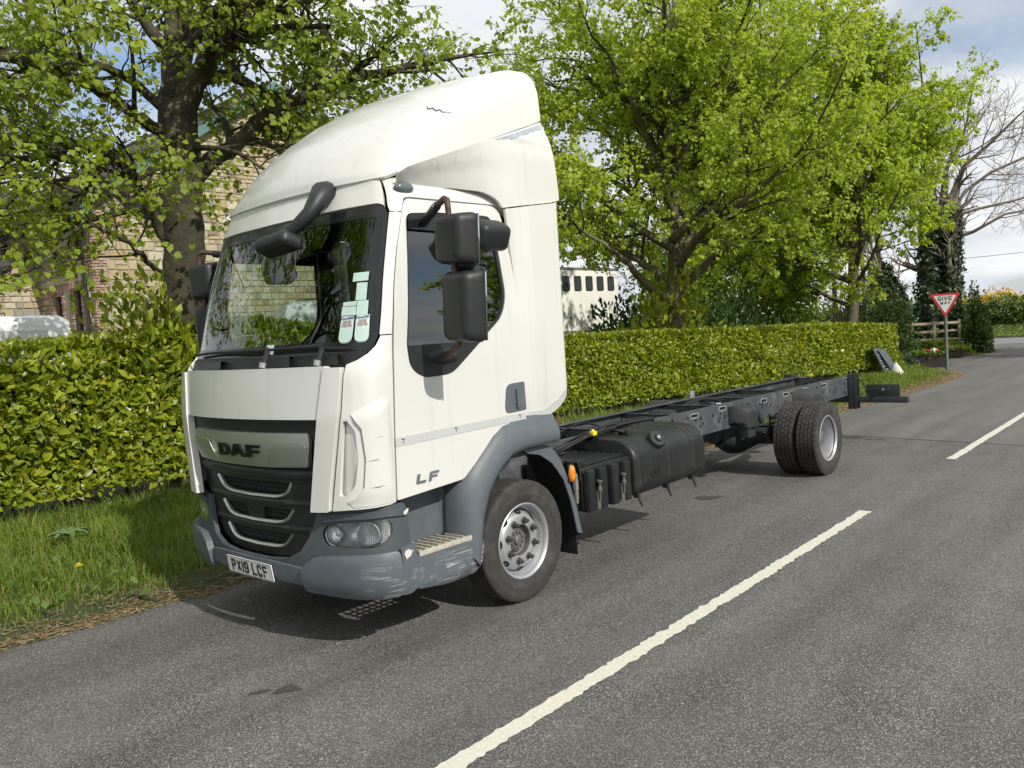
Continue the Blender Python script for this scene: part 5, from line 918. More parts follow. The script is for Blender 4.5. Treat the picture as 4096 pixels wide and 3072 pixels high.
# ================================================================== HEDGES, TREES, SHRUBS
laur = leafmat('laurel_leaf', (.115, .165, .010), (.33, .375, .028), .30, .36, (.46, .40, .04), spec=.5)
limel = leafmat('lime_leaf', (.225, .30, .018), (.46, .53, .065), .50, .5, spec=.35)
limed = leafmat('lime_leaf_backlit', (.105, .16, .010), (.33, .395, .035), .44, .5, spec=.35)  # darker copy of lime_leaf: the near crown's shade is in the colour
bark = mat('shaded_lime_bark', (.048, .041, .024), .9, nz=(7, .55), bump=(30, 1.), grime=(2.2, .5, .62, (.12, .112, .07)))  # backlit shade put into the bark colour; lit_bark is the lit copy
twigm = mat('twig_bark', (.055, .045, .03), .9, nz=(6, .3))
def hedge_pts(r, n, y0, y1, Hf, depth=.22, top=1.1):
    """points, outward normals on face and top of a clipped hedge following hx(y)"""
    y = r.uniform(y0, y1, n); H = Hf(y); f = r.random(n) < H/(H+top*.8); u = r.random(n)
    s = (hx(y+.05)-hx(y-.05))/.1; nx = 1/np.sqrt(1+s*s); ny = -s*nx
    wob = np.array([mnoise.noise(Vector((a*1.1, b_*2.5, 3.3))) for a, b_ in zip(y, np.where(f, u*H, 9+u))])*.11
    d = -depth*r.random(n)**1.6+wob; z = np.where(f, .18+u*(H-.18), H+d*.55); x = hx(y)+np.where(f, d*nx, -u*top)
    rnd_ = np.clip((u*H-(H-.18))/.18, 0, 1); x = x-np.where(f, rnd_**2*.12, 0); yy = y+np.where(f, d*ny, 0)
    Nn = np.where(f[:, None], np.stack([nx, ny, np.full(n, .25)+rnd_], -1), np.array([[.25, 0, 1.]]))
    return np.stack([x, yy, z+terrain(hx(y)-.3, y)*.8], -1), nrm(Nn)
def hedge(label, y0, y1, Hf, counts, size, seed, end_cap=False, pieces=0):
    r = np.random.default_rng(seed); t = thing('hedge', label, 'hedge', (float(hx((y0+y1)/2)), (y0+y1)/2, 0)); off = np.array(t.location)
    P, Nn = hedge_pts(r, counts, y0, y1, Hf, .17)
    if end_cap:   # the clipped end of the hedge
        k = counts//7; x = hx(np.full(k, y1))-r.random(k)*1.1; z = .15+r.random(k)*(Hf(np.array([y1]))[0]-.1); P = np.concatenate([P, np.stack([x, np.full(k, y1)+r.normal(0, .06, k), z], -1)]); Nn = np.concatenate([Nn, np.tile([[.1, 1, .2]], (k, 1))])
    n = len(P); D = nrm(Nn*.55+r.normal(0, .55, (n, 3))+np.array([0, 0, .30])); N2 = nrm(Nn*1.15+r.normal(0, .36, (n, 3))+np.array([.1, 0, .45])); s = size*np.clip(r.lognormal(-.1, .28, n), .4, 1.7); rv = np.clip(r.random(n)*.95, 0, 1); old = r.random(n) < .015; rv[old] = .98
    vis = np.zeros(n, bool)
    if pieces:
        score = s/np.maximum(dist(P), 1)*(Nn[:, 0] > .5)*((P[:, 1] < 1.0) & (P[:, 1] > -3))*np.array([1.])*r.uniform(.6, 1, n)*(P[:, 0] > hx(P[:, 1])-.08); vis[np.argsort(-score)[:pieces]] = True
    o = leaves('leaves', P[~vis]-off, D[~vis], N2[~vis], s[~vis], laur, t, r, 'laurel', rv[~vis]); o['kind'] = 'stuff'
    if pieces: leaf_pieces(P[vis], D[vis], N2[vis], s[vis], rv[vis], laur, t, 'laurel')
    # woody core that stops the light, and stems rising through it
    ys = np.linspace(y0, y1, max(4, int((y1-y0)/.5))); b = MB(); rings = []
    for y in ys:
        x = float(hx(y)); H = float(Hf(np.array([y]))[0]); z0 = float(terrain(x-.3, y)); rings.append([(x-.26-off[0], y-off[1], z0+.28), (x-.22-off[0], y-off[1], H-.30), (x-.40-off[0], y-off[1], H-.14), (x-.95-off[0], y-off[1], H-.14), (x-1.0-off[0], y-off[1], z0+.28)])
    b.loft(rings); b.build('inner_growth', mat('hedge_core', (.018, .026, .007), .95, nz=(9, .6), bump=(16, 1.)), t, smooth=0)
    S = [bough(r, (float(hx(y))-.35-.3*r.random()-off[0], y-off[1], -.05), (r.normal(0, .2), r.normal(0, .2), 1), 1.1, .018, .008, 4, .2) for y in r.uniform(y0, y1, int((y1-y0)*5))]
    tubes('stem', S, twigm, t)['kind'] = 'stuff'; return t
Hl = lambda y: np.interp(y, [-9, -1, .2, 1.0, 2.0, 3.5, 5.4, 8, 12, 15, 18, 19.2, 21], [1.88, 1.89, 1.92, 2.02, 2.08, 1.92, 1.74, 1.56, 1.48, 1.42, 1.36, 1.31, 1.27])
hedge('large-leaved laurel hedge left of the cab, in front of the white van', -7.5, 4.6, Hl, 36000, .108, 21, pieces=300)
hedge('long clipped hedge lit bright green behind the bare truck frame', 4.9, 20.0, Hl, 60000, .085, 22, end_cap=True)
# taller laurel shoots at the foot of the lime tree
def shrub(name, label, loc, n, rx, ry, h, size, mt, seed, shape='laurel', cat='shrub', stems=14, up=.5, lo=.05, group=None, dark=False):
    r = np.random.default_rng(seed); t = thing(name, label, cat, loc, group=group); u = nrm(r.normal(0, 1, (n, 3))); u[:, 2] = np.abs(u[:, 2])*1.2-.25*r.random(n); q = r.random(n)**.45
    wob = 1+np.array([mnoise.noise(Vector(tuple(v*1.8+seed))) for v in u])*.45; P = u*q[:, None]*wob[:, None]*np.array([rx, ry, h]); P[:, 2] = np.maximum(P[:, 2], -.02)+lo
    D = nrm(u*.7+r.normal(0, .5, (n, 3))+np.array([0, 0, up])); N2 = nrm(u*.6+r.normal(0, .5, (n, 3))+np.array([0, 0, .8]))
    o = leaves('leaves', P, D, N2, size*r.uniform(.6, 1.2, n), mt, t, r, shape); o['kind'] = 'stuff'
    S = [bough(r, (r.normal(0, rx*.12), r.normal(0, ry*.12), -.05), (r.normal(0, .5)*rx/h, r.normal(0, .5)*ry/h, 1), h*r.uniform(.6, .95), .016, .006, 5, .14) for k in range(stems)]; tubes('stem', S, twigm, t)['kind'] = 'stuff'; return t
shrub('laurel_bush', 'taller dark laurel shoots rising from the hedge at the foot of the big trunk', (-5.75, .75, 1.55), 900, .75, .75, 1.15, .16, laur, 31, up=.9)
# ------------------------------------------------------------------ lime trees
def lime(label, base, limbs, seed, nleaf, lsize, k2=5, k3=6, k4=5, L2=1.9, L3=1.1, L4=.6, pieces=0, trunk=None, bright=limel, bk=None, droop=-.02, keep=None, thin=None):
    """limbs = [(points, r0, r1)] world coordinates; smaller wood and leaves are grown on them"""
    r = np.random.default_rng(seed); t = thing('lime_tree', label, 'tree', base); off = np.array(base, float)
    def smooth(P, r0, r1, m=4):
        P = np.array(P, float)-off; K = len(P); o = []
        for i in range(K-1):
            a, p, q, d = P[max(0, i-1)], P[i], P[i+1], P[min(K-1, i+2)]
            for s in np.arange(m)/m: o.append(.5*((2*p)+(q-a)*s+(2*a-5*p+4*q-d)*s*s+(3*p-a-3*q+d)*s**3))
        o.append(P[-1]); o = np.array(o); o += r.normal(0, .012, o.shape); return o, np.linspace(r0, r1, len(o))
    tr = smooth(*trunk); tr[1][:4] *= np.array([1.25, 1.1, 1.03, 1.]); bk = bk or bark; tubes('trunk', [tr], bk, t, 16)
    if keep: limbs = [l for l in limbs if keep(np.array(l[0][-1]))]
    L1 = [smooth(*l) for l in limbs]
    for s in L1: tubes('limb', [s], bk, t, 10)
    sec = []; ter = []; twg = []
    for s in L1:
        ln = np.linalg.norm(np.diff(s[0], axis=0), axis=1).sum(); sec += spread(r, s, max(2, int(k2*ln/2.2)), L2, rad(52), .18, 1., .5, 6, .15, .02, .25)
        sec.append(bough(r, s[0][-1], s[0][-1]-s[0][-3], L2*.9, s[1][-1], .012, 6, .12, .02))
    for s in sec: ter += spread(r, s, k3, L3, rad(50), .15, 1., .5, 5, .18, 0., .3)
    for s in ter: twg += spread(r, s, k4, L4, rad(48), .1, 1., .55, 4, .2, droop, .2)
    if keep: sec = [s for s in sec if keep(s[0][-1]+off)]; ter = [s for s in ter if keep(s[0][-1]+off)]; twg = [s for s in twg if keep(s[0][-1]+off)]
    cr = tubes('branches', sec+ter, twigm, t); cr['kind'] = 'stuff'; tubes('twigs', [(p, np.maximum(q, .003)) for p, q in twg], twigm, t, 3)['kind'] = 'stuff'
    tips = np.array([s[0] for s in twg]); m = len(tips); i = r.integers(0, m, nleaf)
    if thin: i = i[r.random(nleaf) < thin(tips[i, 0]+off)]; nleaf = len(i)
    a = r.uniform(.25, 1., nleaf)*(tips.shape[1]-1); j = np.minimum(a.astype(int), tips.shape[1]-2); f = (a-j)[:, None]
    P = tips[i, j]*(1-f)+tips[i, j+1]*f; T = nrm(tips[i, j+1]-tips[i, j]); D = nrm(T*.5+r.normal(0, .55, (nleaf, 3))+np.array([0, 0, -.55])); P = P+D*.03+r.normal(0, .03, P.shape)
    Nn = nrm(r.normal(0, .5, (nleaf, 3))+np.array([.70, -.15, .85])); clump = np.array([mnoise.noise(Vector(tuple(q*1.3+seed))) for q in tips[:, 0]])*.55+.5; rv = np.clip(clump[i]*.6+.4*r.random(nleaf), 0, .999); s = lsize*r.uniform(.55, 1.25, nleaf); vis = np.zeros(nleaf, bool)
    if pieces: W_ = P+off; sc = s/np.maximum(dist(W_), 2)*((W_[:, 2] < 5.5) & (W_[:, 1] < 2.2)); vis[np.argsort(-sc)[:pieces]] = True
    o = leaves('crown', P[~vis], D[~vis], Nn[~vis], s[~vis], bright, t, r, 'lime', rv[~vis]); o['kind'] = 'stuff'
    if pieces: leaf_pieces(P[vis]+off, D[vis], Nn[vis], s[vis], rv[vis], bright, t, 'lime')
    return t
N0 = {'trunk': [(-5.62, 1.1, .1), (-5.62, 1.1, 1.2), (-5.62, 1.12, 2.12), (-5.62, 1.18, 2.78), (-5.63, 1.23, 3.45), (-5.64, 1.27, 4.11), (-5.67, 1.3, 4.81), (-5.68, 1.33, 5.16)],
'centre': [(-5.68, 1.33, 5.05), (-5.72, 1.4, 5.61), (-5.76, 1.46, 6.07), (-5.87, 1.55, 6.65), (-5.98, 1.65, 7.41), (-6.05, 1.8, 8.6)], 'left': [(-5.7, 1.3, 4.95), (-5.66, 1.1, 5.45), (-5.67, .99, 5.86), (-5.66, .9, 6.25), (-5.66, .82, 6.88), (-5.65, .6, 7.8)],
'right': [(-5.65, 1.35, 4.95), (-5.37, 1.49, 5.37), (-5.1, 1.62, 5.72), (-4.71, 1.73, 6.06), (-4.35, 1.82, 6.56), (-4.05, 1.87, 7.3)], 'l1': [(-5.71, 1.25, 4.64), (-5.62, .81, 4.74), (-5.53, .5, 4.89), (-5.34, 0, 5.0), (-5.15, -.63, 5.07), (-5.08, -1.4, 5.0)],
'l2': [(-5.72, 1.14, 4.98), (-5.94, .84, 5.32), (-6.02, .51, 5.48), (-6.01, .12, 5.52), (-5.92, -.35, 5.39), (-5.93, -1.2, 5.33)], 'l3': [(-5.75, 1.06, 3.21), (-5.72, .89, 3.57), (-5.65, .71, 3.87), (-5.6, .5, 4.14), (-5.48, .22, 4.27), (-5.39, -.24, 4.22), (-5.28, -.69, 4.05), (-5.25, -1.5, 4.01)],
'l4': [(-5.75, 1.03, 2.83), (-5.45, .67, 2.92), (-5.17, .4, 3.07), (-4.96, .06, 3.21), (-4.76, -.3, 3.28), (-4.59, -.56, 3.17), (-4.41, -.82, 2.93), (-4.23, -1.08, 2.74)], 'l5': [(-5.8, 1.13, 3.58), (-6.46, 1.05, 3.79), (-6.94, 1.04, 4.05), (-7.44, 1.03, 4.32), (-8.13, .98, 4.73), (-8.76, .69, 4.87), (-9.37, .4, 4.68)],
'r1': [(-5.56, 1.34, 4.04), (-5.36, 1.68, 4.36), (-5.21, 1.97, 4.63), (-5.03, 2.29, 4.96), (-4.83, 2.62, 5.14), (-4.52, 3.05, 5.36), (-4.12, 3.56, 5.49)], 'r2': [(-5.2, 1.59, 5.6), (-4.77, 1.66, 5.77), (-4.3, 1.81, 5.81), (-3.86, 1.94, 5.91), (-3.49, 2.15, 5.99)],
'r3': [(-5.53, 1.48, 5.32), (-5.53, 2.03, 5.49), (-5.47, 2.6, 5.28), (-5.43, 3.04, 5.31), (-5.26, 3.61, 5.44)], 'r4': [(-5.41, 1.37, 4.45), (-4.86, 1.45, 4.34), (-4.43, 1.55, 4.12), (-4.07, 1.58, 3.9)]}
rr_ = dict(centre=(.22, .09), left=(.14, .06), right=(.17, .07), l1=(.085, .035), l2=(.065, .03), l3=(.08, .028), l4=(.036, .012), l5=(.10, .04), r1=(.12, .06), r2=(.07, .03), r3=(.09, .05), r4=(.04, .015))
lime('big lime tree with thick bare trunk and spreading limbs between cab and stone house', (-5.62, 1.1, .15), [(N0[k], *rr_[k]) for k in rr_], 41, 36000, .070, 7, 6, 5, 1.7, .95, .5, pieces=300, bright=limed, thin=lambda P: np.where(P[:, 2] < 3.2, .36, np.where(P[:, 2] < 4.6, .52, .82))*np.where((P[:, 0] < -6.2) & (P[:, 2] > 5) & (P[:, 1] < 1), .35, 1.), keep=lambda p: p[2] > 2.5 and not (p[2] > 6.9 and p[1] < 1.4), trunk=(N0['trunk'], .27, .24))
def row_tree(label, base, H, R, seed, nleaf, lsize, lean=(0, 0), nl=11, low=.16, r0=.20, **k):
    r = np.random.default_rng(seed); x, y, z = base; top = np.array([x+lean[0], y+lean[1], z+H]); b0 = np.array(base, float); tk = [tuple(b0+(top-b0)*q+np.append(r.normal(0, .08, 2), 0)*(q > .05)) for q in (0, .08, .2, .35, .5)]
    L_ = []
    for i in range(nl):
        q = low+(.50-low)*i/(nl-1); s = b0+(top-b0)*q; a = i*2.4+r.uniform(-.4, .4); rise = r.uniform(.25, .6)+.9*(i/nl); ln = R*(1.0-.25*abs(i/nl-.45))*r.uniform(.85, 1.1); d = np.array([math.cos(a), math.sin(a), rise]); d /= np.linalg.norm(d); P, _ = bough(r, s, d, ln, 1, 1, 5, .09, .03); L_.append(([tuple(v) for v in P], (.095 if q > .2 else .075), .028))
    for i in range(4):
        a = i*1.57+r.uniform(0, 1); s = b0+(top-b0)*.49; P, _ = bough(r, s, (math.cos(a)*.35, math.sin(a)*.35, 1), H*.46, 1, 1, 6, .07, .0); L_.append(([tuple(v) for v in P], .115, .028))
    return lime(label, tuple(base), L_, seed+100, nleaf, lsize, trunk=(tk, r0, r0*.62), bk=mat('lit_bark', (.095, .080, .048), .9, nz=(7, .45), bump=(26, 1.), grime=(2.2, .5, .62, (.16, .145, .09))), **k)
kw = dict(k2=5, k3=6, k4=5, L2=2.0, L3=1.15, L4=.6, nl=15, low=.15)
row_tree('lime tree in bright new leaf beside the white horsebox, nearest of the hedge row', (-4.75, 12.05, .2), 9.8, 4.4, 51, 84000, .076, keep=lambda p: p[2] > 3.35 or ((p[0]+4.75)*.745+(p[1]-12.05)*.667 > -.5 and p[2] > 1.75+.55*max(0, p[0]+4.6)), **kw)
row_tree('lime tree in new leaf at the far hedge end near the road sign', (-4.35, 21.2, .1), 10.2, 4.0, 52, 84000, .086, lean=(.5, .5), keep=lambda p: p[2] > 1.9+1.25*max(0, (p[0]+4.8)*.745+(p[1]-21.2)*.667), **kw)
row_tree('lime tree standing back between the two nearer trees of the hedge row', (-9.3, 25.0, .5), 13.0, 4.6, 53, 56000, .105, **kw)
# ivy-clad tree with bare crown by the junction
ivyl = leafmat('ivy_leaf', (.02, .042, .016), (.07, .115, .05), .2, .35, spec=.5)
def bare_tree(label, base, limbs, seed, trunk, k=(6, 6, 6), L_=(1.9, 1.2, .7), ivy=0, ivy_h=5.5, col=(.24, .205, .16)):
    r = np.random.default_rng(seed); t = thing('bare_tree', label, 'tree', base); off = np.array(base, float); mt = mat('grey_bark', col, .9, nz=(4, .3), bump=(18, .6)); A = []
    for P, r0, r1 in trunk+limbs: P = np.array(P, float)-off; A.append((P, np.linspace(r0, r1, len(P))))
    n = len(trunk)
    for s in A[:n]: tubes('trunk', [s], mt, t, 14)
    for s in A[n:]: tubes('limb', [s], mt, t, 9)
    sec = []; ter = []; q4 = []
    for s in A: sec += spread(r, s, k[0], L_[0], rad(42), .35, 1., .45, 6, .13, .03)
    for s in A: sec.append(bough(r, s[0][-1], s[0][-1]-s[0][-2], L_[0], s[1][-1], .02, 6, .1, .02))
    for s in sec: ter += spread(r, s, k[1], L_[1], rad(40), .2, 1., .5, 5, .16, .0)
    for s in ter: q4 += spread(r, s, k[2], L_[2], rad(40), .15, 1., .6, 4, .2, .0)
    tubes('branches', sec+ter, mt, t)['kind'] = 'stuff'; tubes('twigs', [(p, np.maximum(q, .006)) for p, q in q4], mt, t, 3)['kind'] = 'stuff'
    if ivy:
        P = []; Nn = []
        for s in A[:n]:
            m = ivy//n; u = r.random(m)**.9*(len(s[0])-1); j = np.minimum(u.astype(int), len(s[0])-2); f = (u-j)[:, None]; c = s[0][j]*(1-f)+s[0][j+1]*f; ok = c[:, 2] < ivy_h-r.random(m)*1.0; c = c[ok]; m = len(c); a = r.uniform(0, 6.28, m); d = np.stack([np.cos(a), np.sin(a), r.normal(.1, .2, m)], -1); w_ = 1+np.array([mnoise.noise(Vector((p[2]*1.5, q, seed))) for p, q in zip(c, a)])*.5
            P.append(c+d*((s[1].max()+.16)*w_*(1-.06*c[:, 2]))[:, None]*r.uniform(.55, 1.15, m)[:, None]); Nn.append(d)
        P = np.concatenate(P); Nn = np.concatenate(Nn); o = leaves('ivy', P, nrm(Nn*.3+r.normal(0, .5, P.shape)+np.array([0, 0, -.5])), nrm(Nn+r.normal(0, .35, P.shape)+[0, 0, .3]), .13*r.uniform(.6, 1.2, len(P)), ivyl, t, r, 'lime'); o['kind'] = 'stuff'
    return t
bare_tree('leafless tree with a thick double trunk wrapped in dark ivy behind the road sign', (-3.95, 29.7, 0.2), [([(-3.75, 30.0, 4.9), (-3.2, 30.3, 5.9), (-2.4, 30.6, 6.5), (-1.4, 31, 6.9), (-.4, 31.4, 7.2)], .075, .03), ([(-3.7, 30, 5.0), (-2.8, 30.2, 5.2), (-1.8, 30.5, 5.35), (-.7, 31, 5.6), (.3, 31.5, 5.5)], .06, .025), ([(-3.7, 30.1, 4.2), (-2.9, 30.1, 4.4), (-1.9, 30.2, 4.9), (-.9, 30.6, 5.0)], .075, .03), ([(-3.9, 29.9, 5.4), (-3.7, 29.9, 6.8), (-3.2, 29.8, 7.5), (-2.9, 29.6, 8.3)], .12, .04), ([(-4.1, 29.8, 5.4), (-4.4, 30.0, 6.8), (-4.4, 30.3, 7.7), (-4.8, 30.4, 8.6)], .12, .04), ([(-4.2, 29.7, 5.0), (-5.1, 29.6, 6.0), (-5.9, 29.8, 6.9), (-6.6, 29.6, 7.8)], .09, .03), ([(-3.8, 29.8, 5.2), (-3.1, 30, 6.8), (-2.2, 30.0, 7.5), (-1.4, 30, 8.2)], .10, .03)], 61,
    [([(-3.75, 29.8, .2), (-3.72, 29.85, 1.5), (-3.68, 29.95, 3.0), (-3.62, 30.05, 4.6), (-3.6, 30.1, 5.4)], .30, .2), ([(-4.2, 29.6, .2), (-4.25, 29.6, 1.5), (-4.28, 29.65, 3.0), (-4.25, 29.75, 4.4), (-4.2, 29.8, 5.5)], .34, .2)], ivy=9000, ivy_h=5.6)
bare_tree('slim leaning ivy-covered trunk left of the double trunk', (-5.6, 29.2, .3), [([(-5.9, 29.2, 3.0), (-6.2, 29.2, 4.2), (-6.3, 29.3, 5.4)], .06, .02)], 62, [([(-4.5, 29.3, .2), (-4.9, 29.2, 1.4), (-5.4, 29.2, 2.5), (-5.9, 29.2, 3.2)], .17, .08)], (4, 4, 3), (1.5, .9, .5), ivy=1800, ivy_h=3.6)
bare_tree('short broken trunk thick with ivy behind the dark bushes', (-6.2, 30.4, .4), [([(-6.3, 30.4, 3.4), (-6.9, 30.5, 4.4)], .05, .02)], 63, [([(-6.2, 30.4, .3), (-6.25, 30.4, 1.8), (-6.35, 30.4, 3.6)], .26, .13)], (4, 4, 3), (1.5, .9, .5), ivy=3200, ivy_h=3.9)
for i, (x, y, l) in enumerate(((-8.4, 31.0, 'pale slim birch trunk standing left of the short ivy stump'), (-7.6, 32.2, 'pale slim birch trunk close behind the short ivy stump'))):
    bare_tree(l, (x, y, .5), [([(x, y, 3.6), (x-.5, y, 5.0), (x-.8, y, 6.2)], .05, .02), ([(x, y, 4.0), (x+.5, y, 5.4), (x+.6, y, 6.8)], .05, .02)], 64+i, [([(x, y, .4), (x+.05, y, 2.2), (x, y, 4.2), (x+.1, y, 6.0)], .13, .06)], (5, 5, 4), (1.6, 1.0, .6), col=(.30, .27, .22))
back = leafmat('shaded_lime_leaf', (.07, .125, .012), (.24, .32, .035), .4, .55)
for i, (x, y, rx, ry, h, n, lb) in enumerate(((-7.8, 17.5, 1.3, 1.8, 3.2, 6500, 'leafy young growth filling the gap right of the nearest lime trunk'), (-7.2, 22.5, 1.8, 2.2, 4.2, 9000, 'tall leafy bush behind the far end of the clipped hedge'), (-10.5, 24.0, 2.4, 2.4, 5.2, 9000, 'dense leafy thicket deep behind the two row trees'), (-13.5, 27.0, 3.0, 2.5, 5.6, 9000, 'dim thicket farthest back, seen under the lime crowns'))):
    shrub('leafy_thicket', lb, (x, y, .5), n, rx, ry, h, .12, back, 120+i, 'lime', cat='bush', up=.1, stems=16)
dk = leafmat('conifer_spray', (.022, .05, .012), (.075, .125, .025), .2, .6); drk = leafmat('copper_leaf', (.05, .022, .014), (.12, .06, .035), .2, .5)
shrub('evergreen_bush', 'tall dark clipped evergreen bush at the end of the hedge, left of the fence', (-4.0, 24.3, 0.), 9000, .72, 1.0, 2.05, .10, dk, 71, 'small', cat='bush', up=.2)
shrub('evergreen_bush', 'second dark evergreen bush half hidden behind the first, towards the ivy trunk', (-5.6, 26.4, 0.1), 7000, 1.5, 1.2, 2.3, .11, dk, 72, 'small', cat='bush', up=.2)
shrub('evergreen_bush', 'dark leafy bush spilling over the right end of the fence', (-2.72, 29.45, 0.), 7000, .42, .9, 2.0, .11, dk, 73, 'small', cat='bush', up=.2)
shrub('copper_bush', 'brown twiggy bush behind the dark evergreens', (-7.0, 28.0, .4), 2600, 1.5, 1.5, 3.4, .10, drk, 74, 'small', cat='bush', stems=40)
shrub('cherry_laurel', 'glossy broad-leaved laurel at the foot of the nearest lime of the row', (-5.0, 11.9, .55), 1500, 1.0, 1.2, 1.95, .21, laur, 75, cat='bush', up=.6)
shrub('evergreen_bush', 'dark shrub in front of the horsebox corner', (-6.6, 12.6, .4), 2600, .9, 1.1, 1.9, .15, leafmat('dark_laurel', (.02, .05, .012), (.06, .11, .025), .2, .4), 76, cat='bush')
shrub('evergreen_bush', 'shaded undergrowth bush between the limes of the row', (-6.2, 17.6, .3), 5000, 1.6, 2.0, 2.0, .14, leafmat('dark_laurel2', (.02, .05, .012), (.06, .12, .025), .2, .4), 77, cat='bush')
# far hedge over the crossing road, gorse on top
farl = leafmat('far_hedge_leaf', (.035, .07, .015), (.12, .19, .035), .25, .6)
r = np.random.default_rng(81); t = thing('field_hedge', 'overgrown dark green hedge along the far side of the crossing road', 'hedge', (-3, 46.2, .5)); n = 16000; x = r.uniform(-14, 14, n); u = r.random(n); top = 1.45+.35*np.array([mnoise.noise(Vector((a*.35, 0, 5.))) for a in x])+.25*np.array([mnoise.noise(Vector((a*1.2, 3, 5.))) for a in x]); z = u*top; y = -.6-.55*np.sin(np.pi*u)+r.random(n)*1.6*u+.25*r.normal(0, 1, n)
P = np.stack([x, y, z], -1); o = leaves('leaves', P, nrm(r.normal(0, .7, (n, 3))+[0, -.4, .3]), nrm(r.normal(0, .5, (n, 3))+[.3, -.5, .7]), .20*r.uniform(.5, 1.2, n), farl, t, r, 'small'); o['kind'] = 'stuff'
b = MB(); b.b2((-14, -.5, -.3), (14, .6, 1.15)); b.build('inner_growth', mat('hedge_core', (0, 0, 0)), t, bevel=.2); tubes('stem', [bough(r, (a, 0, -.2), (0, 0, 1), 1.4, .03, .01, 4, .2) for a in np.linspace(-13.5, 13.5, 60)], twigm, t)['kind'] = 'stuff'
gors = leafmat('gorse_flower', (.55, .34, .008), (.78, .54, .012), .25, .7); 
for i, (gx_, w_, h_, lb) in enumerate(((-7.5, .7, .5, 'small yellow gorse bush at the left end above the far hedge'), (-5.6, 1.5, .85, 'large yellow gorse bush in full flower above the far hedge'), (-3.3, .9, .6, 'yellow gorse bush at the right frame edge above the far hedge'))):
    t = shrub('gorse_bush', lb, (gx_, 47.3, 1.25), 700, w_, .7, h_*1.1, .16, farl, 82+i, 'small', cat='bush'); r = np.random.default_rng(90+i); n = int(1800*w_); u = nrm(r.normal(0, 1, (n, 3))); u[:, 2] = np.abs(u[:, 2]); u[:, 1] = -np.abs(u[:, 1]); wob = 1+np.array([mnoise.noise(Vector(tuple(v*3+i))) for v in u])*.5
    o = leaves('blossom', u*wob[:, None]*np.array([w_, .7, h_*1.15])+[0, 0, .12], r.normal(0, 1, (n, 3)), nrm(u+r.normal(0, .4, (n, 3))), .11*r.uniform(.5, 1.2, n), gors, t, r, 'small'); o['kind'] = 'stuff'
for i, (x, y, lb) in enumerate(((-9.6, 52, 'hazy spring-green bushy tree left of the gorse'), (-3.6, 56, 'loose spring-green tree beyond the gorse at the right frame edge'), (-14., 54, 'far spring-green tree behind the ivy trunks'))):
    shrub('field_tree', lb, (x, y, .9), 2600, 2.2, 1.8, 2.6+i*.9*(i == 1), .22, leafmat('field_leaf%d' % i, (.06, .10, .03), (.14, .19, .06), .35, .6), 95+i, 'small', cat='tree', stems=30)
# trees and bank on the other side of the road, seen only as reflections in glass and paint
row_tree('lime tree across the road opposite the hedge end', (14.5, 17.0, .3), 7.0, 3.0, 55, 9000, .16, k2=4, k3=4, k4=3, L2=1.5, L3=.9, L4=.5)
row_tree('tall lime tree across the road that shades the junction', (9.5, 27.5, .2), 10.0, 3.6, 57, 12000, .17, k2=4, k3=4, k4=4, L2=1.8, L3=1., L4=.6)
row_tree('lime tree in the hedge line just left of the frame', (-6.6, -8.2, .1), 11.0, 4.6, 56, 22000, .13, k2=4, k3=4, k4=4, L2=2.0, L3=1.2, L4=.6)
# small plants in the verge
DX, DY = -2.0, -1.74
t = thing('dandelion', 'single yellow dandelion in the grass left of the bumper', 'flower', (DX, DY, 0.)); zz_ = float(terrain(DX, DY)); t.location.z = zz_
b = MB(); b.tube([(0, 0, 0), (.01, 0, .1), (.0, 0, .205)], .003, 5); b.build('stalk', gm, t); b = MB()
for ring, (n, r0, h) in enumerate(((26, .034, .0), (20, .026, .008), (14, .015, .014))):
    for k in range(n): a = 2*math.pi*k/n+ring*.3; c, s = math.cos(a), math.sin(a); b.add([(0, 0, .205), (r0*.6*c-.003*s, r0*.6*s+.003*c, .212+h), (r0*c, r0*s, .208+h), (r0*.6*c+.003*s, r0*.6*s-.003*c, .212+h)], [(0, 1, 2, 3)])
hd = b.build('flower_head', mat('dandelion_yellow', (.72, .50, .008), .7), t, smooth=0, recalc=False); pass
def thistle(loc, lb, s=1.):
    t = thing('thistle', lb, 'weed', loc); r = random.Random(4)
    for k in range(7):
        a = k*.9+r.uniform(-.2, .2); L_ = s*r.uniform(.22, .34); V = []; F = []; m = 8
        for i in range(m+1):
            u = i/m; w_ = L_*.22*math.sin(math.pi*min(1, u*.9+.08))*(1.25 if i % 2 else .7); x = L_*u; z = .05+L_*(.75*u-.7*u*u); V += [(x, -w_, z+.02), (x, 0, z), (x, w_, z+.02)]
        for i in range(m): F += [(i*3, i*3+1, i*3+4, i*3+3), (i*3+1, i*3+2, i*3+5, i*3+4)]
        q = Matrix.Rotation(a, 3, 'Z'); b = MB(); b.add([tuple(q @ Vector(v)) for v in V], F); b.build('leaf', mat('thistle_green', (.10, .17, .06), .6, nz=(30, .3)), t, smooth=0, recalc=False)
thistle((-3.4, -1.3, float(terrain(-3.4, -1.3))+.08), 'spiny thistle rosette in the grass under the hedge', .72)
b = MB(); b.tube([(-1.80, -1.52, .05), (-1.67, -1.51, .06), (-1.54, -1.54, .05), (-1.38, -1.52, .045), (-1.26, -1.49, .03)], [.012, .016, .013, .010, .005], 6); tag(b.build('fallen_branch', twigm), 'thin brown fallen branch on the bare edge of the verge', 'branch')
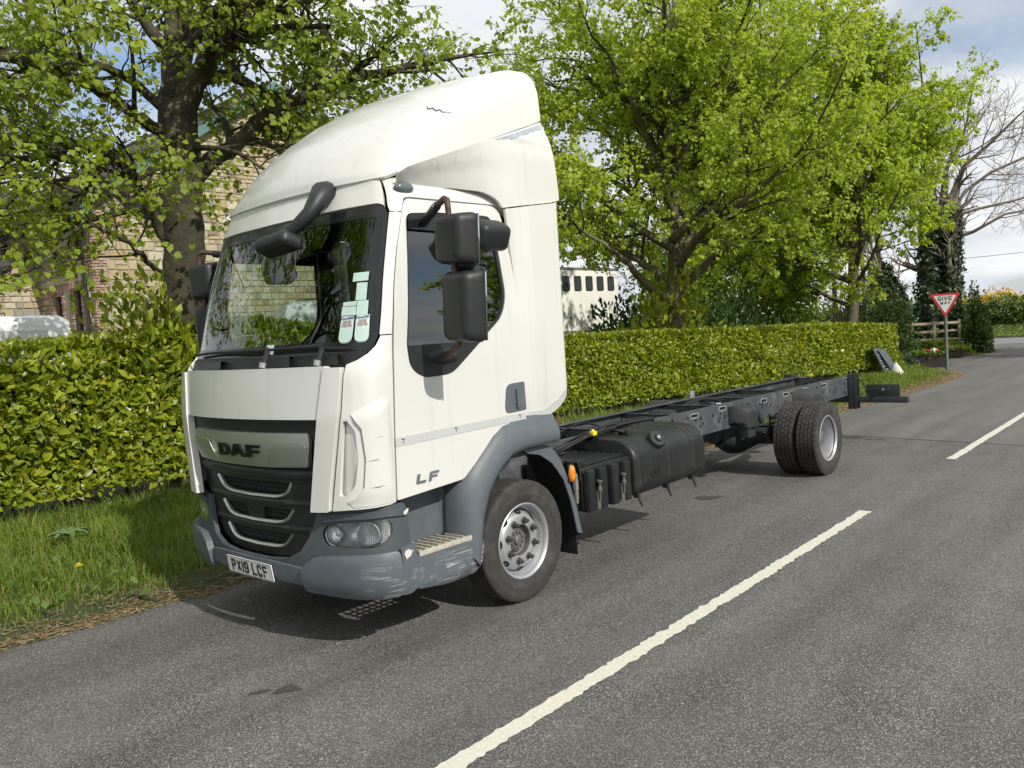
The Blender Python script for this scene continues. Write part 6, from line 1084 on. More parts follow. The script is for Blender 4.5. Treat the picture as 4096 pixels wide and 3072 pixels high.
for i, (x, y) in enumerate(((-2.9, 12.2), (-1.9, 16.8), (-1.55, 12.4), (-1.75, 14.0), (-3.0, 16.0))):
    z = float(terrain(x, y)); t = thing('dandelion_clock', ('white dandelion seed head nearest the clipped hedge, left of the others', 'white dandelion seed head just before the sandwich board', 'white dandelion seed head nearest the truck underrun bar', 'white dandelion seed head midway along the verge behind the truck', 'white dandelion seed head in the deep grass at the hedge foot')[i], 'flower', (x, y, z), group='dandelion seed heads in the verge'); b = MB(); b.tube([(0, 0, 0), (.01, .01, .30)], .004, 4); b.build('stalk', gm, t); r = np.random.default_rng(i); b = MB()
    for v in nrm(r.normal(0, 1, (60, 3))): b.tube([(.01, .01, .30), tuple(v*.03+[.01, .01, .30])], .0016, 3, False)
    b.build('seed_head', mat('seed_white', (.6, .6, .56), .9), t, smooth=0, recalc=False)
# ================================================================== HOUSE, VEHICLES BEHIND THE HEDGE, JUNCTION FURNITURE
rs_ = random.Random(77)
stone_m = [mat('sandstone_%s' % n, c, .9, nz=(9, .18), bump=(40, .5), grime=(5, .55, .8, tuple(v*.6 for v in c))) for n, c in (('honey', (.43, .35, .21)), ('buff', (.45, .385, .255)), ('ochre', (.39, .29, .155)), ('brown', (.29, .225, .14)), ('pale', (.50, .45, .33)), ('grey', (.29, .26, .20)))]
brick_m = [mat('brick_%s' % n, c, .9, nz=(20, .2), bump=(60, .4)) for n, c in (('red', (.35, .205, .155)), ('pink', (.42, .28, .22)), ('dark', (.28, .16, .12)))]
mortar = mat('lime_mortar', (.32, .28, .215), .95, nz=(14, .2), bump=(60, .5)); slate_m = [mat('slate_%s' % n, c, .75, nz=(7, .3), bump=(30, .3), grime=(6, .6, .8, (.16, .14, .09))) for n, c in (('blue', (.055, .053, .052)), ('brown', (.070, .060, .052)), ('dark', (.042, .042, .043)))]
teal = mat('teal_paint', (.085, .19, .165), .5, nz=(6, .15)); dkpipe = mat('black_iron', (.018, .02, .022), .5); winm = mat('dark_window', (.012, .015, .018), .06, spec=.8); framem = mat('window_frame', (.10, .055, .04), .6)
def unit_block(name, mts, jit=.06, seed=0):
    out = []
    for k, m_ in enumerate(mts):
        r_ = random.Random(seed+k); b = MB(); f = .5; e = .44
        P = [(-f, -.5, -f), (f, -.5, -f), (f, -.5, f), (-f, -.5, f)]; Q = [(x*e/f+r_.uniform(-jit, jit)*.3, .5+r_.uniform(-.2, .2), z*e/f+r_.uniform(-jit, jit)*.3) for x, _, z in P]; b.add(P+Q, [(4, 5, 6, 7), (0, 1, 5, 4), (1, 2, 6, 5), (2, 3, 7, 6), (3, 0, 4, 7)]); out.append(b.mesh(name, m_, smooth=0))
    return out
def pieces(name, items, meshes, parent, limit=300, score=None):
    """items = [(centre, size(u, depth, v), X axis, Y axis (outward), Z axis, mesh index)]; the largest in view are objects, the rest one joined part"""
    off = parent_loc(parent)
    if score is None: score = lambda it: -dist(it[0])
    order = sorted(range(len(items)), key=lambda i: -score(items[i])); keep = set(order[:limit])
    V = []; F = []; MI = []
    for i, (c, s, X, Y, Z, k) in enumerate(items):
        if i in keep:
            o = bpy.data.objects.new(name, meshes[k]); COL.objects.link(o); o.parent = parent; mm = Matrix.Identity(4)
            for a in range(3): mm[a][0] = X[a]*s[0]; mm[a][1] = Y[a]*s[1]; mm[a][2] = Z[a]*s[2]; mm[a][3] = c[a]-off[a]
            o.matrix_local = mm
        else:
            n = len(V)
            for v in meshes[k].vertices: V.append(tuple(c[a]-off[a]+X[a]*s[0]*v.co.x+Y[a]*s[1]*v.co.y+Z[a]*s[2]*v.co.z for a in range(3)))
            for p in meshes[k].polygons: F.append(tuple(q+n for q in p.vertices)); MI.append(k)
    if V:
        me = bpy.data.meshes.new(name+'s'); me.from_pydata(V, [], F)
        for m_ in meshes: me.materials.append(m_.materials[0])
        me.polygons.foreach_set('material_index', MI); me.update(); put(name+'s', me, parent)['kind'] = 'stuff'
def course(u0, u1, v0, v1, hmin, hmax, lmin, lmax, skip=lambda u, v, w_, h: False):
    out = []; v = v0
    while v < v1-.05:
        h = min(rs_.uniform(hmin, hmax), v1-v); u = u0-rs_.uniform(0, lmin)
        while u < u1:
            l = rs_.uniform(lmin, lmax)*(.8 if h < (hmin+hmax)/2 else 1); a, e = max(u, u0), min(u+l, u1)
            if e-a > .05 and not skip((a+e)/2, v+h/2, e-a, h):
                if h > hmax*.8 and rs_.random() < .25: out += [((a+e)/2, v+h*.25, e-a, h*.5), ((a+e)/2, v+h*.75, e-a, h*.5)]
                else: out.append(((a+e)/2, v+h/2, e-a, h))
            u += l
        v += h
    return out
GX, FY, G0, EZ = -17., 4.7, 1.2, 5.90; RY, RZ, BY = 10.2, 9.48, 15.7
HS = thing('stone_house', 'old sandstone house with red brick corners, slate roof and teal bargeboards behind the big tree', 'house', (GX, FY, G0))
def hput(b, name, m_, parent=HS, **k): off = parent_loc(parent); b.v = [(v[0]-off.x, v[1]-off.y, v[2]-off.z) for v in b.v]; return b.build(name, m_, parent, **k)
# openings in the front wall (x from, to, z from, to) and in the gable
opn = [(-18.45, -17.95, 1.3, 3.62), (-19.75, -19.25, 1.9, 3.55), (-18.32, -17.62, 4.35, 5.62), (-19.85, -19.15, 4.3, 5.6), (-21.65, -21.05, 4.35, 5.75), (-23.6, -22.9, 4.4, 5.6), (-26.2, -25.4, 4.4, 5.6)]
b = MB(); b.add([(GX, FY, G0-.5), (GX, BY, G0-.5), (GX, BY, EZ), (GX, RY, RZ), (GX, FY, EZ), (GX-.35, FY+.36, G0-.5), (GX-.35, BY, G0-.5), (GX-.35, BY, EZ), (GX-.35, RY, RZ-.2), (GX-.35, FY+.35, EZ)], [(0, 1, 2, 3, 4), (9, 8, 7, 6, 5), (0, 4, 9, 5), (4, 3, 8, 9), (3, 2, 7, 8), (2, 1, 6, 7)]); GW = hput(b, 'gable_wall', mortar, smooth=0)
fw = panel('front_wall', [(-30, G0-.5), (GX-.012, G0-.5), (GX-.012, EZ), (-30, EZ)], lambda u, z, o=0.: np.array([u-GX, -o, z-G0]), mortar, HS, holes=[[(a, c), (b_, c), (b_, d), (a, d)] for a, b_, c, d in opn], th=.35, du=50, dz=50, smooth=0)
b = MB(); b.b2((-30, BY-.3, G0-.5), (GX-.36, BY, EZ)); b.b2((-30, FY+.3, G0-.5), (-29.7, BY, EZ)); hput(b, 'back_wall', mortar, smooth=0)
b = MB(); b.b2((-29.6, FY+.8, G0), (GX-.5, FY+.85, EZ)); hput(b, 'dark_room', mat('room_dark', (.01, .01, .01), .9))
rake = lambda y: EZ+(RZ-EZ)*(1-abs(y-RY)/(RY-FY))
toothed = lambda v: .34 if int((v-G0)/.30) % 2 == 0 else .22
st_mesh = unit_block('stone', stone_m, .08, 5); br_mesh = unit_block('brick', brick_m, .02, 9)
pick = lambda: rs_.choices(range(6), (5, 6, 3, 2, 3, 2))[0]
it = []
for u, v, l, h in course(FY+.2, BY, G0-.1, RZ, .10, .27, .17, .42, lambda u, v, l, h: v+h/2 > rake(u)-.12 or (u-l/2 < FY+toothed(v)+.01)): it.append(((GX+.008, u, v), (l-.018, .03+rs_.uniform(0, .015), h-.018), (0, 1, 0), (1, 0, 0), (0, 0, 1), pick()))
pieces('stone', it, st_mesh, GW, 300, lambda t: -abs(t[0][1]-6.6)*1.3-abs(t[0][2]-4.0))
it = []
for u, v, l, h in course(-30, GX-.2, G0-.1, EZ-.1, .12, .24, .18, .45, lambda u, v, l, h: (u+l/2 > GX-toothed(v)-.01) or any(a-.26-l/2 < u < b_+.26+l/2 and c-.25 < v < d+.25 for a, b_, c, d in opn)): it.append(((u, FY-.008, v), (l-.022, .045+rs_.uniform(0, .02), h-.022), (1, 0, 0), (0, -1, 0), (0, 0, 1), pick()))
pieces('stone', it, st_mesh, fw, 0)
bi = []
def bricks(wall, p, face):
    out = []
    n = int((EZ-G0)/.075)
    for k in range(n):
        v = G0+k*.075+.037; w_ = toothed(v); a = 0.
        first = .215 if k % 2 == 0 else .105
        while a < w_-.03:
            l = min(first if a == 0 else .215, w_-a); c = a+l/2
            out.append(((GX+.004, FY+c, v), (l-.012, .05, .063), (0, 1, 0), (1, 0, 0), (0, 0, 1), rs_.choice((0, 0, 1, 1, 2))) if face == 'gable' else ((GX-c, FY-.004, v), (l-.012, .05, .063), (1, 0, 0), (0, -1, 0), (0, 0, 1), rs_.choice((0, 0, 1, 1, 2)))); a += l
    return out
pieces('brick', bricks(GW, 0, 'gable'), br_mesh, GW, 300, lambda t: -abs(t[0][2]-3.5)); 
it = bricks(fw, 0, 'front')
for a, b_, c, d in opn:      # brick jambs, arches and sills round the openings
    for k in range(int((d-c+.2)/.075)):
        v = c-.1+k*.075
        for x, w_ in ((a-.12, .20), (b_+.12, .20)): it.append(((x, FY-.006, v), (w_ if k % 2 else w_*.6, .05, .063), (1, 0, 0), (0, -1, 0), (0, 0, 1), rs_.choice((0, 1, 2))))
    for k in range(int((b_-a+.4)/.075)):
        x = a-.2+k*.075; it.append(((x, FY-.008, d+.10+.06*(1-((x-(a+b_)/2)/((b_-a)/2+.2))**2)), (.062, .055, .21), (1, 0, 0), (0, -1, 0), (0, 0, 1), rs_.choice((0, 1, 2))))
pieces('brick', it, br_mesh, fw, 0)
for a, b_, c, d in opn:
    b = MB(); b.b2((a, FY+.14, c), (b_, FY+.17, d)); wn = hput(b, 'window', winm, smooth=0)
    b = MB()
    for x in (a+.03, (a+b_)/2, b_-.03): b.b2((x-.025, FY+.10, c), (x+.025, FY+.139, d))
    for z in (c+.03, (c+d)/2, d-.03): b.b2((a, FY+.105, z-.022), (b_, FY+.135, z+.022))
    b.v = [(v[0]-GX, v[1]-FY, v[2]-G0) for v in b.v]; b.build('window_frame', framem, wn); b = MB(); b.b2((a-.12, FY-.09, c-.10), (b_+.12, FY+.1, c-.02)); b.v = [(v[0]-GX, v[1]-FY, v[2]-G0) for v in b.v]; b.build('sill', brick_m[1], wn, bevel=.01)
# slate roof: slates laid in courses
sl = math.atan2(RZ-EZ, RY-FY); Ls = math.hypot(RZ-EZ, RY-FY)+.45; slates = unit_block('slate', slate_m, .02, 13)
def slate_roof(x0, x1, ye, ze, ang, L_, parent, limit, sgn=-1, wd=.30, cs=.21):
    it = []; n = int(L_/cs)
    for k in range(n):
        d0 = (k+.5)*cs
        for j in range(int((x1-x0)/wd)+1):
            x = x0+(j+.5*(k % 2))*wd
            if x > x1: continue
            tl = .05+rs_.uniform(-.012, .012); c = (x, ye-sgn*d0*math.cos(ang), ze+d0*math.sin(ang)+.035); up = (0, -sgn*math.cos(ang-tl), math.sin(ang-tl)); nn = (0, sgn*math.sin(ang-tl), math.cos(ang-tl))
            it.append((c, (wd-.008, .022, cs*1.25), (1, 0, 0), nn, up, rs_.choice((0, 1, 1, 2))))
    pieces('slate', it, slates, parent, limit, lambda t: t[0][0]*1.+t[0][2]*.3)
b = MB(); ov = .42
b.add([(GX+.28, FY-ov, EZ-ov*math.tan(sl)), (-30.3, FY-ov, EZ-ov*math.tan(sl)), (-30.3, RY, RZ+.02), (GX+.28, RY, RZ+.02), (GX+.28, BY+ov, EZ-ov*math.tan(sl)), (-30.3, BY+ov, EZ-ov*math.tan(sl))]+[(GX+.28, FY-ov, EZ-ov*math.tan(sl)+.06), (-30.3, FY-ov, EZ-ov*math.tan(sl)+.06), (-30.3, RY, RZ+.09), (GX+.28, RY, RZ+.09), (GX+.28, BY+ov, EZ-ov*math.tan(sl)+.06), (-30.3, BY+ov, EZ-ov*math.tan(sl)+.06)], [(0, 1, 2, 3), (3, 2, 5, 4), (6, 9, 8, 7), (9, 10, 11, 8), (0, 6, 7, 1), (4, 5, 11, 10), (0, 3, 9, 6), (3, 4, 10, 9)]); RF = hput(b, 'roof', slate_m[2], smooth=0)
slate_roof(-30.2, GX+.2, FY-ov-.03, EZ-ov*math.tan(sl)+.03, sl, Ls, RF, 300)
b = MB(); [b.cyl((x, RY, RZ+.10), (x+.40, RY, RZ+.10), .09, 8) for x in np.arange(-30, GX, .42)]; hput(b, 'ridge_tiles', slate_m[1], RF)['kind'] = 'stuff'
for y1 in (FY-ov-.02, BY+ov+.02):
    b = MB(); z1 = EZ-ov*math.tan(sl)-.02; b.add([(GX+.285, y1, z1-.20), (GX+.285, RY, RZ-.16), (GX+.285, RY, RZ+.10), (GX+.285, y1, z1+.07), (GX+.325, y1, z1-.20), (GX+.325, RY, RZ-.16), (GX+.325, RY, RZ+.10), (GX+.325, y1, z1+.07)], [(3, 2, 1, 0), (4, 5, 6, 7), (0, 1, 5, 4), (2, 3, 7, 6), (0, 4, 7, 3), (1, 2, 6, 5)]); hput(b, 'bargeboard', teal, smooth=0)
b = MB(); b.b2((GX-.05, FY-ov, EZ-ov*math.tan(sl)-.32), (GX+.27, FY+.02, EZ-.30)); hput(b, 'eave_box', teal, smooth=0)
b = MB(); b.tube([(GX+.2, FY-ov-.08, EZ-ov*math.tan(sl)-.02), (-30.2, FY-ov-.08, EZ-ov*math.tan(sl)-.04)], .065, 8); b.b2((-30.2, FY-ov-.02, EZ-ov*math.tan(sl)-.12), (GX+.1, FY-ov+.0, EZ-ov*math.tan(sl)-.0)); hput(b, 'gutter', dkpipe)
b = MB(); b.tube([(GX-.32, FY-ov-.06, EZ-.36), (GX-.32, FY-.12, EZ-.62), (GX-.32, FY-.11, G0)], .048, 8); [b.cyl((GX-.32, FY-.11, z), (GX-.32, FY-.11, z+.09), .062, 8) for z in (2.2, 3.7, 5.0)]; hput(b, 'drainpipe', dkpipe)
# little gable over the front wall and the lean-to porch below it
b = MB(); x0, x1, xm = -22.2, -20.9, -21.55; zb, za = 5.72, 6.62
b.add([(x0, FY-.5, zb), (xm, FY-.5, za), (x1, FY-.5, zb), (x0, FY+1.2, zb), (xm, FY+1.6, za), (x1, FY+1.2, zb), (x0, FY-.5, zb+.09), (xm, FY-.5, za+.1), (x1, FY-.5, zb+.09), (x0, FY+1.2, zb+.09), (xm, FY+1.6, za+.1), (x1, FY+1.2, zb+.09)], [(0, 1, 4, 3), (1, 2, 5, 4), (6, 9, 10, 7), (7, 10, 11, 8), (0, 6, 7, 1), (1, 7, 8, 2)]); GB = hput(b, 'gablet_roof', slate_m[1], smooth=0)
b = MB(); b.add([(x0+.1, FY-.05, 5.5), (x1-.1, FY-.05, 5.5), (x1-.1, FY-.05, zb), (xm, FY-.05, za-.05), (x0+.1, FY-.05, zb)], [(0, 1, 2, 3, 4)]); hput(b, 'gablet_wall', stone_m[1], smooth=0)
for xa in (x0, x1): b = MB(); b.tube([(xa, FY-.52, zb-.04), (xm, FY-.52, za-.02)], .07, 4); hput(b, 'bargeboard', teal, smooth=0)
PX0, PX1, PY, PT = -27.5, -20.7, 2.9, 3.72
b = MB(); b.add([(PX1, FY, G0-.4), (PX1, PY, G0-.4), (PX1, PY, PT), (PX1, FY, 4.85), (PX0, FY, G0-.4), (PX0, PY, G0-.4), (PX0, PY, PT), (PX0, FY, 4.85)], [(0, 1, 2, 3), (7, 6, 5, 4), (1, 5, 6, 2)]); PW = hput(b, 'porch_wall', mortar, smooth=0)
it = [((u, PY-.008, v), (l-.02, .05, h-.02), (1, 0, 0), (0, -1, 0), (0, 0, 1), pick()) for u, v, l, h in course(PX0, PX1-.02, G0, PT-.1, .14, .25, .2, .45, lambda u, v, l, h: -24.0 < u < -22.0 and v < 3.45)]
it += [((PX1+.008, u, v), (l-.02, .05, h-.02), (0, 1, 0), (1, 0, 0), (0, 0, 1), pick()) for u, v, l, h in course(PY+.02, FY, G0, 4.7, .14, .25, .2, .45, lambda u, v, l, h: v+h/2 > PT+(u-PY)*.6)]
pieces('stone', it, st_mesh, PW, 0); it = []
for k in range(30):
    for x, w_ in ((-23.85, .26), (-22.35, .26)): it.append(((x, PY-.008, G0+k*.075), (w_ if k % 2 else .18, .05, .063), (1, 0, 0), (0, -1, 0), (0, 0, 1), k % 3))
for k in range(22): it.append(((-23.9+k*.075, PY-.01, 3.42), (.063, .055, .2), (1, 0, 0), (0, -1, 0), (0, 0, 1), k % 3))
pieces('brick', it, br_mesh, PW, 0)
b = MB(); b.b2((-23.7, PY-.03, 1.9), (-22.5, PY-.012, 3.3)); hput(b, 'window', winm, smooth=0)
b = MB(); b.add([(PX1+.2, PY-.3, PT-.12), (PX0-.2, PY-.3, PT-.12), (PX0-.2, FY, 4.98), (PX1+.2, FY, 4.98), (PX1+.2, PY-.3, PT-.04), (PX0-.2, PY-.3, PT-.04), (PX0-.2, FY, 5.06), (PX1+.2, FY, 5.06)], [(3, 2, 1, 0), (4, 5, 6, 7), (0, 1, 5, 4), (0, 4, 7, 3), (1, 2, 6, 5)]); PR = hput(b, 'porch_roof', slate_m[1], smooth=0)
an = math.atan2(5.0-PT+.1, FY-PY+.3); slate_roof(PX0, PX1+.12, PY-.3, PT-.06, an, math.hypot(1.38, 2.1), PR, 0)
b = MB(); b.tube([(PX1+.25, PY-.38, PT-.10), (PX0, PY-.38, PT-.12)], .06, 8); b.tube([(-24.6, PY-.3, PT-.12), (-24.6, PY-.07, PT-.4), (-24.6, PY-.07, G0)], .045, 8); hput(b, 'gutter', dkpipe)
# ---------------------------------------------------------------- vans
vanw = mat('van_white', (.74, .75, .76), .3, coat=.5); carb = mat('car_glass', (.015, .018, .02), .05, spec=.8)
def van(loc, rz, label):
    """panel van, nose towards local -Y"""
    t = thing('panel_van', label, 'van', loc, rz)
    sec = [(-2.45, .60, .55, .80), (-2.40, .80, .40, .92), (-2.0, .90, .38, 1.12), (-1.62, .93, .36, 1.22), (-1.05, .945, .36, 1.78), (-.75, .95, .36, 1.92), (-.2, .955, .36, 1.965), (1.9, .955, .36, 1.97), (2.25, .95, .38, 1.95), (2.36, .93, .42, 1.90), (2.42, .90, .5, 1.6), (2.44, .88, .55, .8)]
    def ring(y, w_, z0, z1):
        tw = w_*(.80 if z1 > 1.4 else .92); zs = z0+(min(z1, 1.12)-z0)*.95
        h = [(w_*.85, z0), (w_, z0+.08), (w_, min(zs, z1-.12)), (w_-(w_-tw)*.75, z1-.17), (tw, z1-.05), (tw*.8, z1)]; return [(x, y, z) for x, z in h]+[(-x, y, z) for x, z in h[::-1]]
    b = MB(); b.loft([ring(*s) for s in sec]); BD_ = b.build('body', vanw, t, smooth=35)
    for sg in (1, -1):
        b = MB(); b.loft([[(sg*.963, y, .95), (sg*.955-.07*sg*(z1 > 1.6), y, z1)] for y, z1 in ((-1.28, 1.2), (-.98, 1.66), (-.55, 1.72), (-.42, 1.72))], closed=False); b.build('side_window', carb, t, smooth=0)
        for y0, y1 in ((-.25, .95), (1.02, 2.15)):
            b = MB(); P = rpoly([(y0, 1.08), (y1, 1.08), (y1-.08, 1.68), (y0, 1.70)], .10, 4); P2 = rpoly([(y0+.02, 1.10), (y1-.02, 1.10), (y1-.10, 1.66), (y0+.02, 1.68)], .09, 4)
            f = lambda q, o: [(sg*(.9555-.105*max(0, (z-1.10))/.70*.9+o), y, z) for y, z in q]
            b.loft([f(P, -.002), f(P, .010), f(P2, .004)]); b.build('side_pressing', vanw, t, smooth=30)
        b = MB(); b.tube([(sg*.965, -.3, .9), (sg*.965, 2.0, .9)], .012, 4); b.build('rub_strip', seal, t)
        for y in (-1.55, 1.35):
            b = MB(); b.lathe([(.2, sg*.80), (.33, sg*.80), (.33, sg*.93), (.30, sg*.965), (.2, sg*.965)], 28, (0, y, .33), closed=True); wv = b.build('wheel', rubber, t); b = MB(); b.lathe([(.205, sg*.955), (.12, sg*.93), (0, sg*.94)], 20, (0, y, .33)); b.build('rim', alu, wv)
        b = MB(); b.box((sg*1.05, -1.0, 1.12), (.16, .1, .2)); b.build('door_mirror', black, t, bevel=.03)
        b = MB(); b.box((sg*.70, -2.38, .72), (.3, .12, .16)); b.build('headlight', gl_lamp, t, bevel=.02)
    b = MB(); b.loft([[(x, y, z) for x in (-.76+.1*(z-1.2), .76-.1*(z-1.2))] for y, z in ((-1.66, 1.225), (-1.10, 1.76))], closed=False); b.v = [(v[0], v[1]-.012, v[2]+.012) for v in b.v]; b.build('windscreen', carb, t, smooth=0)
    b = MB(); b.b2((-.06, 1.55, 1.972), (.06, 1.75, 2.0)); b.tube([(-.5, 1.4, 1.975), (-.45, 1.4, 2.03), (.45, 1.4, 2.03), (.5, 1.4, 1.975)], .012, 6); b.build('roof_bar', dkpipe, t, bevel=.005); return t
van((-12.3, -.42, .70), 0, 'white panel van parked behind the hedge in front of the stone house')
van((-10.6, 6.6, .70), rad(-118), 'white van seen through the cab windows, parked at an angle by the gable wall')
# ---------------------------------------------------------------- horsebox
HB = thing('horsebox', 'white horsebox lorry with a row of dark little windows behind the hedge', 'lorry', (-12.3, 15.75, .72)); hw_ = mat('horsebox_white', (.78, .77, .72), .45, nz=(3, .05), grime=(2, .55, .9, (.6, .56, .46)))
b = MB(); b.b2((-1.2, -3.0, .95), (1.2, 3.4, 2.98)); b.build('body', hw_, HB, bevel=.06, seg=3)
b = MB(); b.b2((1.14, -3.02, 2.90), (1.215, 3.42, 2.985)); b.b2((-1.2, 3.35, 2.90), (1.2, 3.415, 2.985)); b.build('roof_trim', mat('alu_trim', (.42, .44, .45), .4, .7), HB, bevel=.015)
b = MB(); b.b2((1.16, -3.0, .93), (1.212, 3.41, 1.02)); b.build('sill_trim', mat('alu_trim', (0, 0, 0)), HB)
for k in range(8):
    y = 2.95-k*.60; P = rpoly([(y-.165, 2.27), (y+.165, 2.27), (y+.165, 2.70), (y-.165, 2.70)], .06, 4); fn = lambda u, z, o=0.: np.array([1.202+o, u, z]); f_ = panel('window', P, fn, mat('horsebox_window', (.05, .058, .062), .2), HB, off=.012, th=.01, du=5, dz=5); panel('window_frame', [(y+(u-y)*1.10, 2.485+(z-2.485)*1.08) for u, z in P], fn, seal, f_, holes=[[(y+(u-y)*.96, 2.485+(z-2.485)*.97) for u, z in P]], off=.018, th=.014, du=5, dz=5)
for y in (2.5, 1.6, .7, -.2): b = MB(); b.lathe([(0, 1.222), (.04, 1.22), (.05, 1.2)], 12, (0, y, 1.42)); b.build('side_fitting', dmetal, HB)
b = MB(); b.b2((1.2, 1.08, 1.05), (1.225, 1.16, 1.22)); b.build('side_marker', mat('scraped_white', (0, 0, 0)), HB, bevel=.008)
b = MB(); b.b2((-1.15, -5.0, .5), (1.15, -3.05, 2.6)); b.build('cab', hw_, HB, bevel=.12, seg=3)
b = MB(); b.b2((-1.0, -4.8, .45), (1.0, 3.3, .93)); b.build('chassis', chass2, HB)
for y in (-3.9, 2.0):
    for sg in (1, -1): b = MB(); b.lathe([(.22, .0), (.46, .0), (.46, .22), (.42, .26), (.22, .24)], 28, closed=True); b.v = [(sg*(.88+v[0]), y+v[1], .46+v[2]) for v in b.v]; b.build('wheel', rubber, HB)
# ---------------------------------------------------------------- give way sign
SG = thing('give_way_sign', 'red bordered triangular GIVE WAY sign on a grey post at the junction', 'road sign', (-1.63, 21.0, 0.), rad(14)); sred = mat('sign_red', (.56, .035, .045), .4); swh = mat('sign_white', (.72, .73, .75), .4)
b = MB(); b.cyl((0, .045, -.1), (0, .045, 1.98), .044, 14); b.build('post', mat('post_grey', (.16, .17, .165), .5, .3, nz=(5, .25)), SG)
tri = lambda s, dy=0.: rpoly([(0, 1.46+.22*(1-s)*1.0+(.0)), (.385*s, 1.46+.222*(1-s)+.665*s), (-.385*s, 1.46+.222*(1-s)+.665*s)], .05*s, 5)
cz_ = 1.46+.665*2/3; trc = lambda s: rpoly([(0, cz_-.4433*s), (.385*s, cz_+.2217*s), (-.385*s, cz_+.2217*s)], .055*s, 5); fS = lambda u, z, o=0.: np.array([u, -o, z])
panel('sign_back', trc(1.0), fS, mat('sign_back', (.25, .26, .26), .5, .5), SG, off=0, th=.004, du=5, dz=5)
panel('sign_border', trc(1.0), fS, sred, SG, off=.003, th=.0025, du=5, dz=5); panel('sign_face', trc(.735), fS, swh, SG, off=.0055, th=.002, du=5, dz=5)
stroke_text('GIVE', .118, .088, .021, .022, lambda u, v, o=0.: fS(u, cz_+.085+v, .0075+o), inkm, SG); stroke_text('WAY', .086, .072, .0155, .012, lambda u, v, o=0.: fS(u+.005, cz_-.042+v, .0075+o), inkm, SG)
b = MB(); [b.b2((-.10, .0, z-.02), (.10, .02, z+.02)) for z in (1.70, 2.02)]; [b.tube([(-.05, .02, z), (-.05, .06, z), (0, .095, z), (.05, .06, z), (.05, .02, z)], .008, 4) for z in (1.70, 2.02)]; b.build('bracket', mat('galvanised', (0, 0, 0)), SG)
# ---------------------------------------------------------------- post and rail fence
FN = thing('rail_fence', 'three-rail timber fence between the dark bushes behind the road sign', 'fence', (-3.7, 28.45, 0.)); wood = mat('weathered_wood', (.36, .30, .20), .85, nz=(7, .25), bump=(30, .4)); d = np.array([2.3, 2.0]); d /= np.linalg.norm(d); zt = float(terrain(-3.7, 28.9))
for z, j in ((1.16, .01), (.88, -.01), (.58, .015)):
    b = MB(); a = d*-1.15; e = d*.75; n = np.array([-d[1], d[0]])*.02; b.add([(a[0]-n[0], a[1]-n[1], z-.045+j), (e[0]-n[0], e[1]-n[1], z-.05), (e[0]+n[0], e[1]+n[1], z-.05), (a[0]+n[0], a[1]+n[1], z-.045+j), (a[0]-n[0], a[1]-n[1], z+.045+j), (e[0]-n[0], e[1]-n[1], z+.04), (e[0]+n[0], e[1]+n[1], z+.04), (a[0]+n[0], a[1]+n[1], z+.045+j)], [(3, 2, 1, 0), (4, 5, 6, 7), (0, 1, 5, 4), (1, 2, 6, 5), (2, 3, 7, 6), (3, 0, 4, 7)]); b.build('rail', wood, FN, bevel=.006)
for s in (-1.08, -.28, .62): q = d*s; b = MB(); b.box((q[0]+d[1]*.07, q[1]+.07*-d[0]*-1, .60), (.09, .09, 1.30), Matrix.Rotation(math.atan2(d[1], d[0]), 3, 'Z')); b.build('post', wood, FN, bevel=.008)
# ---------------------------------------------------------------- sandwich board, dust sheet, planters
AB = thing('sandwich_board', 'dark folding sandwich board with faded white writing tipped against the hedge end', 'sign board', (-2.62, 18.5, .06), rad(2)); bdm = mat('board_slate', (.06, .075, .085), .5, nz=(5, .2)); chalk = mat('chalk_marks', (.42, .47, .50), .8)
for tl, y in ((rad(24), -.0), (rad(31), .16)):
    q = Matrix.Rotation(-tl, 3, 'Y'); b = MB(); b.b2((-.012, -.27+y*.2, 0), (.012, .27+y*.2, .80)); b.v = [tuple(q @ Vector(v)+Vector((.25+y, y, 0))) for v in b.v]; pn = b.build('board', bdm, AB, bevel=.004)
    if y == 0:
        for k, (a0, a1, z) in enumerate(((-.16, .10, .60), (-.10, .17, .53), (-.18, .15, .44), (-.12, .12, .36), (-.17, .06, .28))):
            b = MB(); P = [(.0135, a0+(a1-a0)*i/14, z+.022*math.sin(i*1.9+k)) for i in range(15)]; b.tube([tuple(q @ Vector(v)+Vector((.25, 0, 0))) for v in P], .006, 4); b.build('scribble', chalk, pn)
b = MB(); b.b2((-.14, -.25, .735), (-.06, .30, .76)); b.build('hinge_bar', dkpipe, AB)
r = np.random.default_rng(8); b = MB(); nn_ = 16; V = []
for i in range(nn_):
    for j in range(nn_):
        u, v = i/(nn_-1)-.5, j/(nn_-1)-.5; h = max(0., .34*math.exp(-((u+.22)**2*16+(v)**2*9)))+.05*mnoise.noise(Vector((u*9, v*9, 2.)))+.03; V.append((u*.62, v*.42, max(.01, h*(1-1.2*(u*u+v*v)))))
b.add(V, [(i*nn_+j, (i+1)*nn_+j, (i+1)*nn_+j+1, i*nn_+j+1) for i in range(nn_-1) for j in range(nn_-1)]); o = b.build('dust_sheet', mat('white_cloth', (.58, .56, .52), .9, nz=(20, .12)), smooth=60); o.location = (-2.12, 18.55, .05); o.rotation_euler = (0, 0, rad(-20)); tag(o, 'crumpled dirty white cloth lying at the foot of the sandwich board', 'cloth')
redf = mat('flower_red', (.50, .03, .03), .6); whf = mat('flower_white', (.72, .68, .66), .7); purf = mat('flower_lilac', (.33, .25, .42), .7)
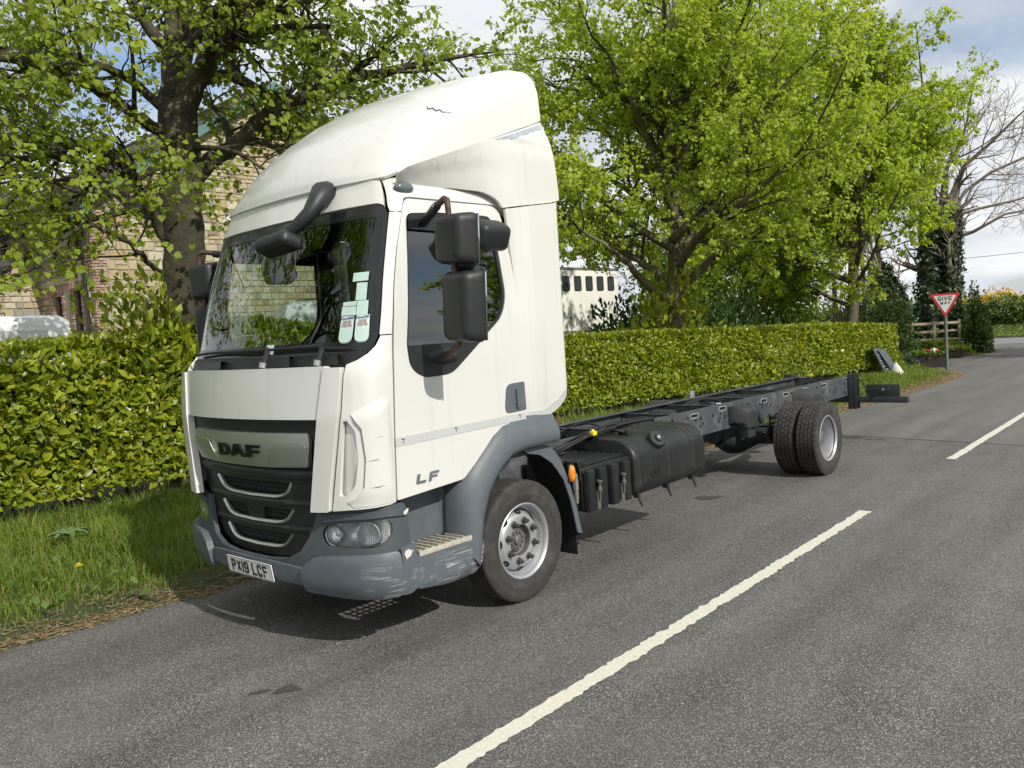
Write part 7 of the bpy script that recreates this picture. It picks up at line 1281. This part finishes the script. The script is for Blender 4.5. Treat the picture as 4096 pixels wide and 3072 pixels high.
def planter(loc, rz, w_, h, label, seed, fl):
    t = thing('planter', label, 'planter', loc, rz); b = MB(); b.loft([[(x*s, y*s, z) for x, y in ((-w_/2, -.19), (w_/2, -.19), (w_/2, .19), (-w_/2, .19))] for s, z in ((.90, 0), (1.0, h), (1.05, h), (1.05, h+.04), (.94, h+.04), (.94, h-.03))], caps=False); b.build('trough', mat('planter_brown', (.055, .042, .034), .85, nz=(6, .3)), t, smooth=0)
    r = np.random.default_rng(seed); n = 900; P = np.stack([r.uniform(-w_/2, w_/2, n), r.uniform(-.2, .2, n), h-.02+.11*r.random(n)**1.5], -1); o = leaves('leaves', P, nrm(r.normal(0, .5, (n, 3))+[0, 0, 1]), r.normal(0, 1, (n, 3)), .10*r.uniform(.5, 1.3, n), gm, t, r, 'small'); o['kind'] = 'stuff'
    for x, m_, s in fl:
        b = MB()
        for k in range(16): v = nrm(r.normal(0, 1, 3)); c = np.array([x, -.10, h+.16])+v*s*.6; b.box(tuple(c), (s*.8, s*.3, s*.7), Matrix.Rotation(r.uniform(0, 3), 3, Vector(v)))
        b.build('flower', m_, t, smooth=0)
planter((-2.42, 22.3, 0.), rad(12), .95, .34, 'low brown trough planter with red and white flowers beside the sign post', 91, ((.12, whf, .085), (-.05, redf, .05), (.22, redf, .05), (.02, redf, .03)))
planter((-3.0, 26.6, .02), rad(12), .95, .26, 'farther trough planter with green leaves below the fence', 92, ((-.1, redf, .03),))
shrub('lavender_clump', 'clump of grassy leaves with small lilac flowers between the board and the planter', (-3.0, 20.4, .05), 1300, .40, .55, .40, .14, gm, 93, 'small', cat='plant', up=1.2, stems=6)
t = shrub('flower_clump', 'low grey-green plants with lilac flower heads at the planter corner', (-2.9, 21.3, .05), 700, .4, .45, .40, .12, leafmat('grey_green', (.06, .09, .045), (.13, .17, .09), .25, .6), 94, 'small', cat='plant', stems=6); r = np.random.default_rng(5)
for k in range(9): b = MB(); c = (r.uniform(-.35, .35), r.uniform(-.4, .1), r.uniform(.33, .45)); [b.box(tuple(np.array(c)+r.normal(0, .015, 3)), (.022, .01, .022)) for _ in range(6)]; b.build('flower', purf, t, smooth=0)
shrub('grass_clump', 'tall tufts of long grass and weeds in front of the fence', (-3.6, 27.9, .05), 2000, .9, .5, .24, .28, gm, 96, 'small', cat='plant', up=1.6, stems=6)
# ---------------------------------------------------------------- wires
for P, lb in (([(-14, 38, 6.6), (-3.9, 36, 6.55), (-.5, 35.5, 6.75), (10, 34, 7.6)], 'upper overhead wire crossing the sky behind the bare tree'), ([(-14, 41, 3.9), (-3.5, 40, 3.95), (0, 39.8, 4.1), (10, 39, 4.6)], 'lower thin overhead wire right of the ivy trunk')):
    b = MB(); b.tube(P, .011, 5); tag(b.build('overhead_wire', dkpipe), lb, 'wire')
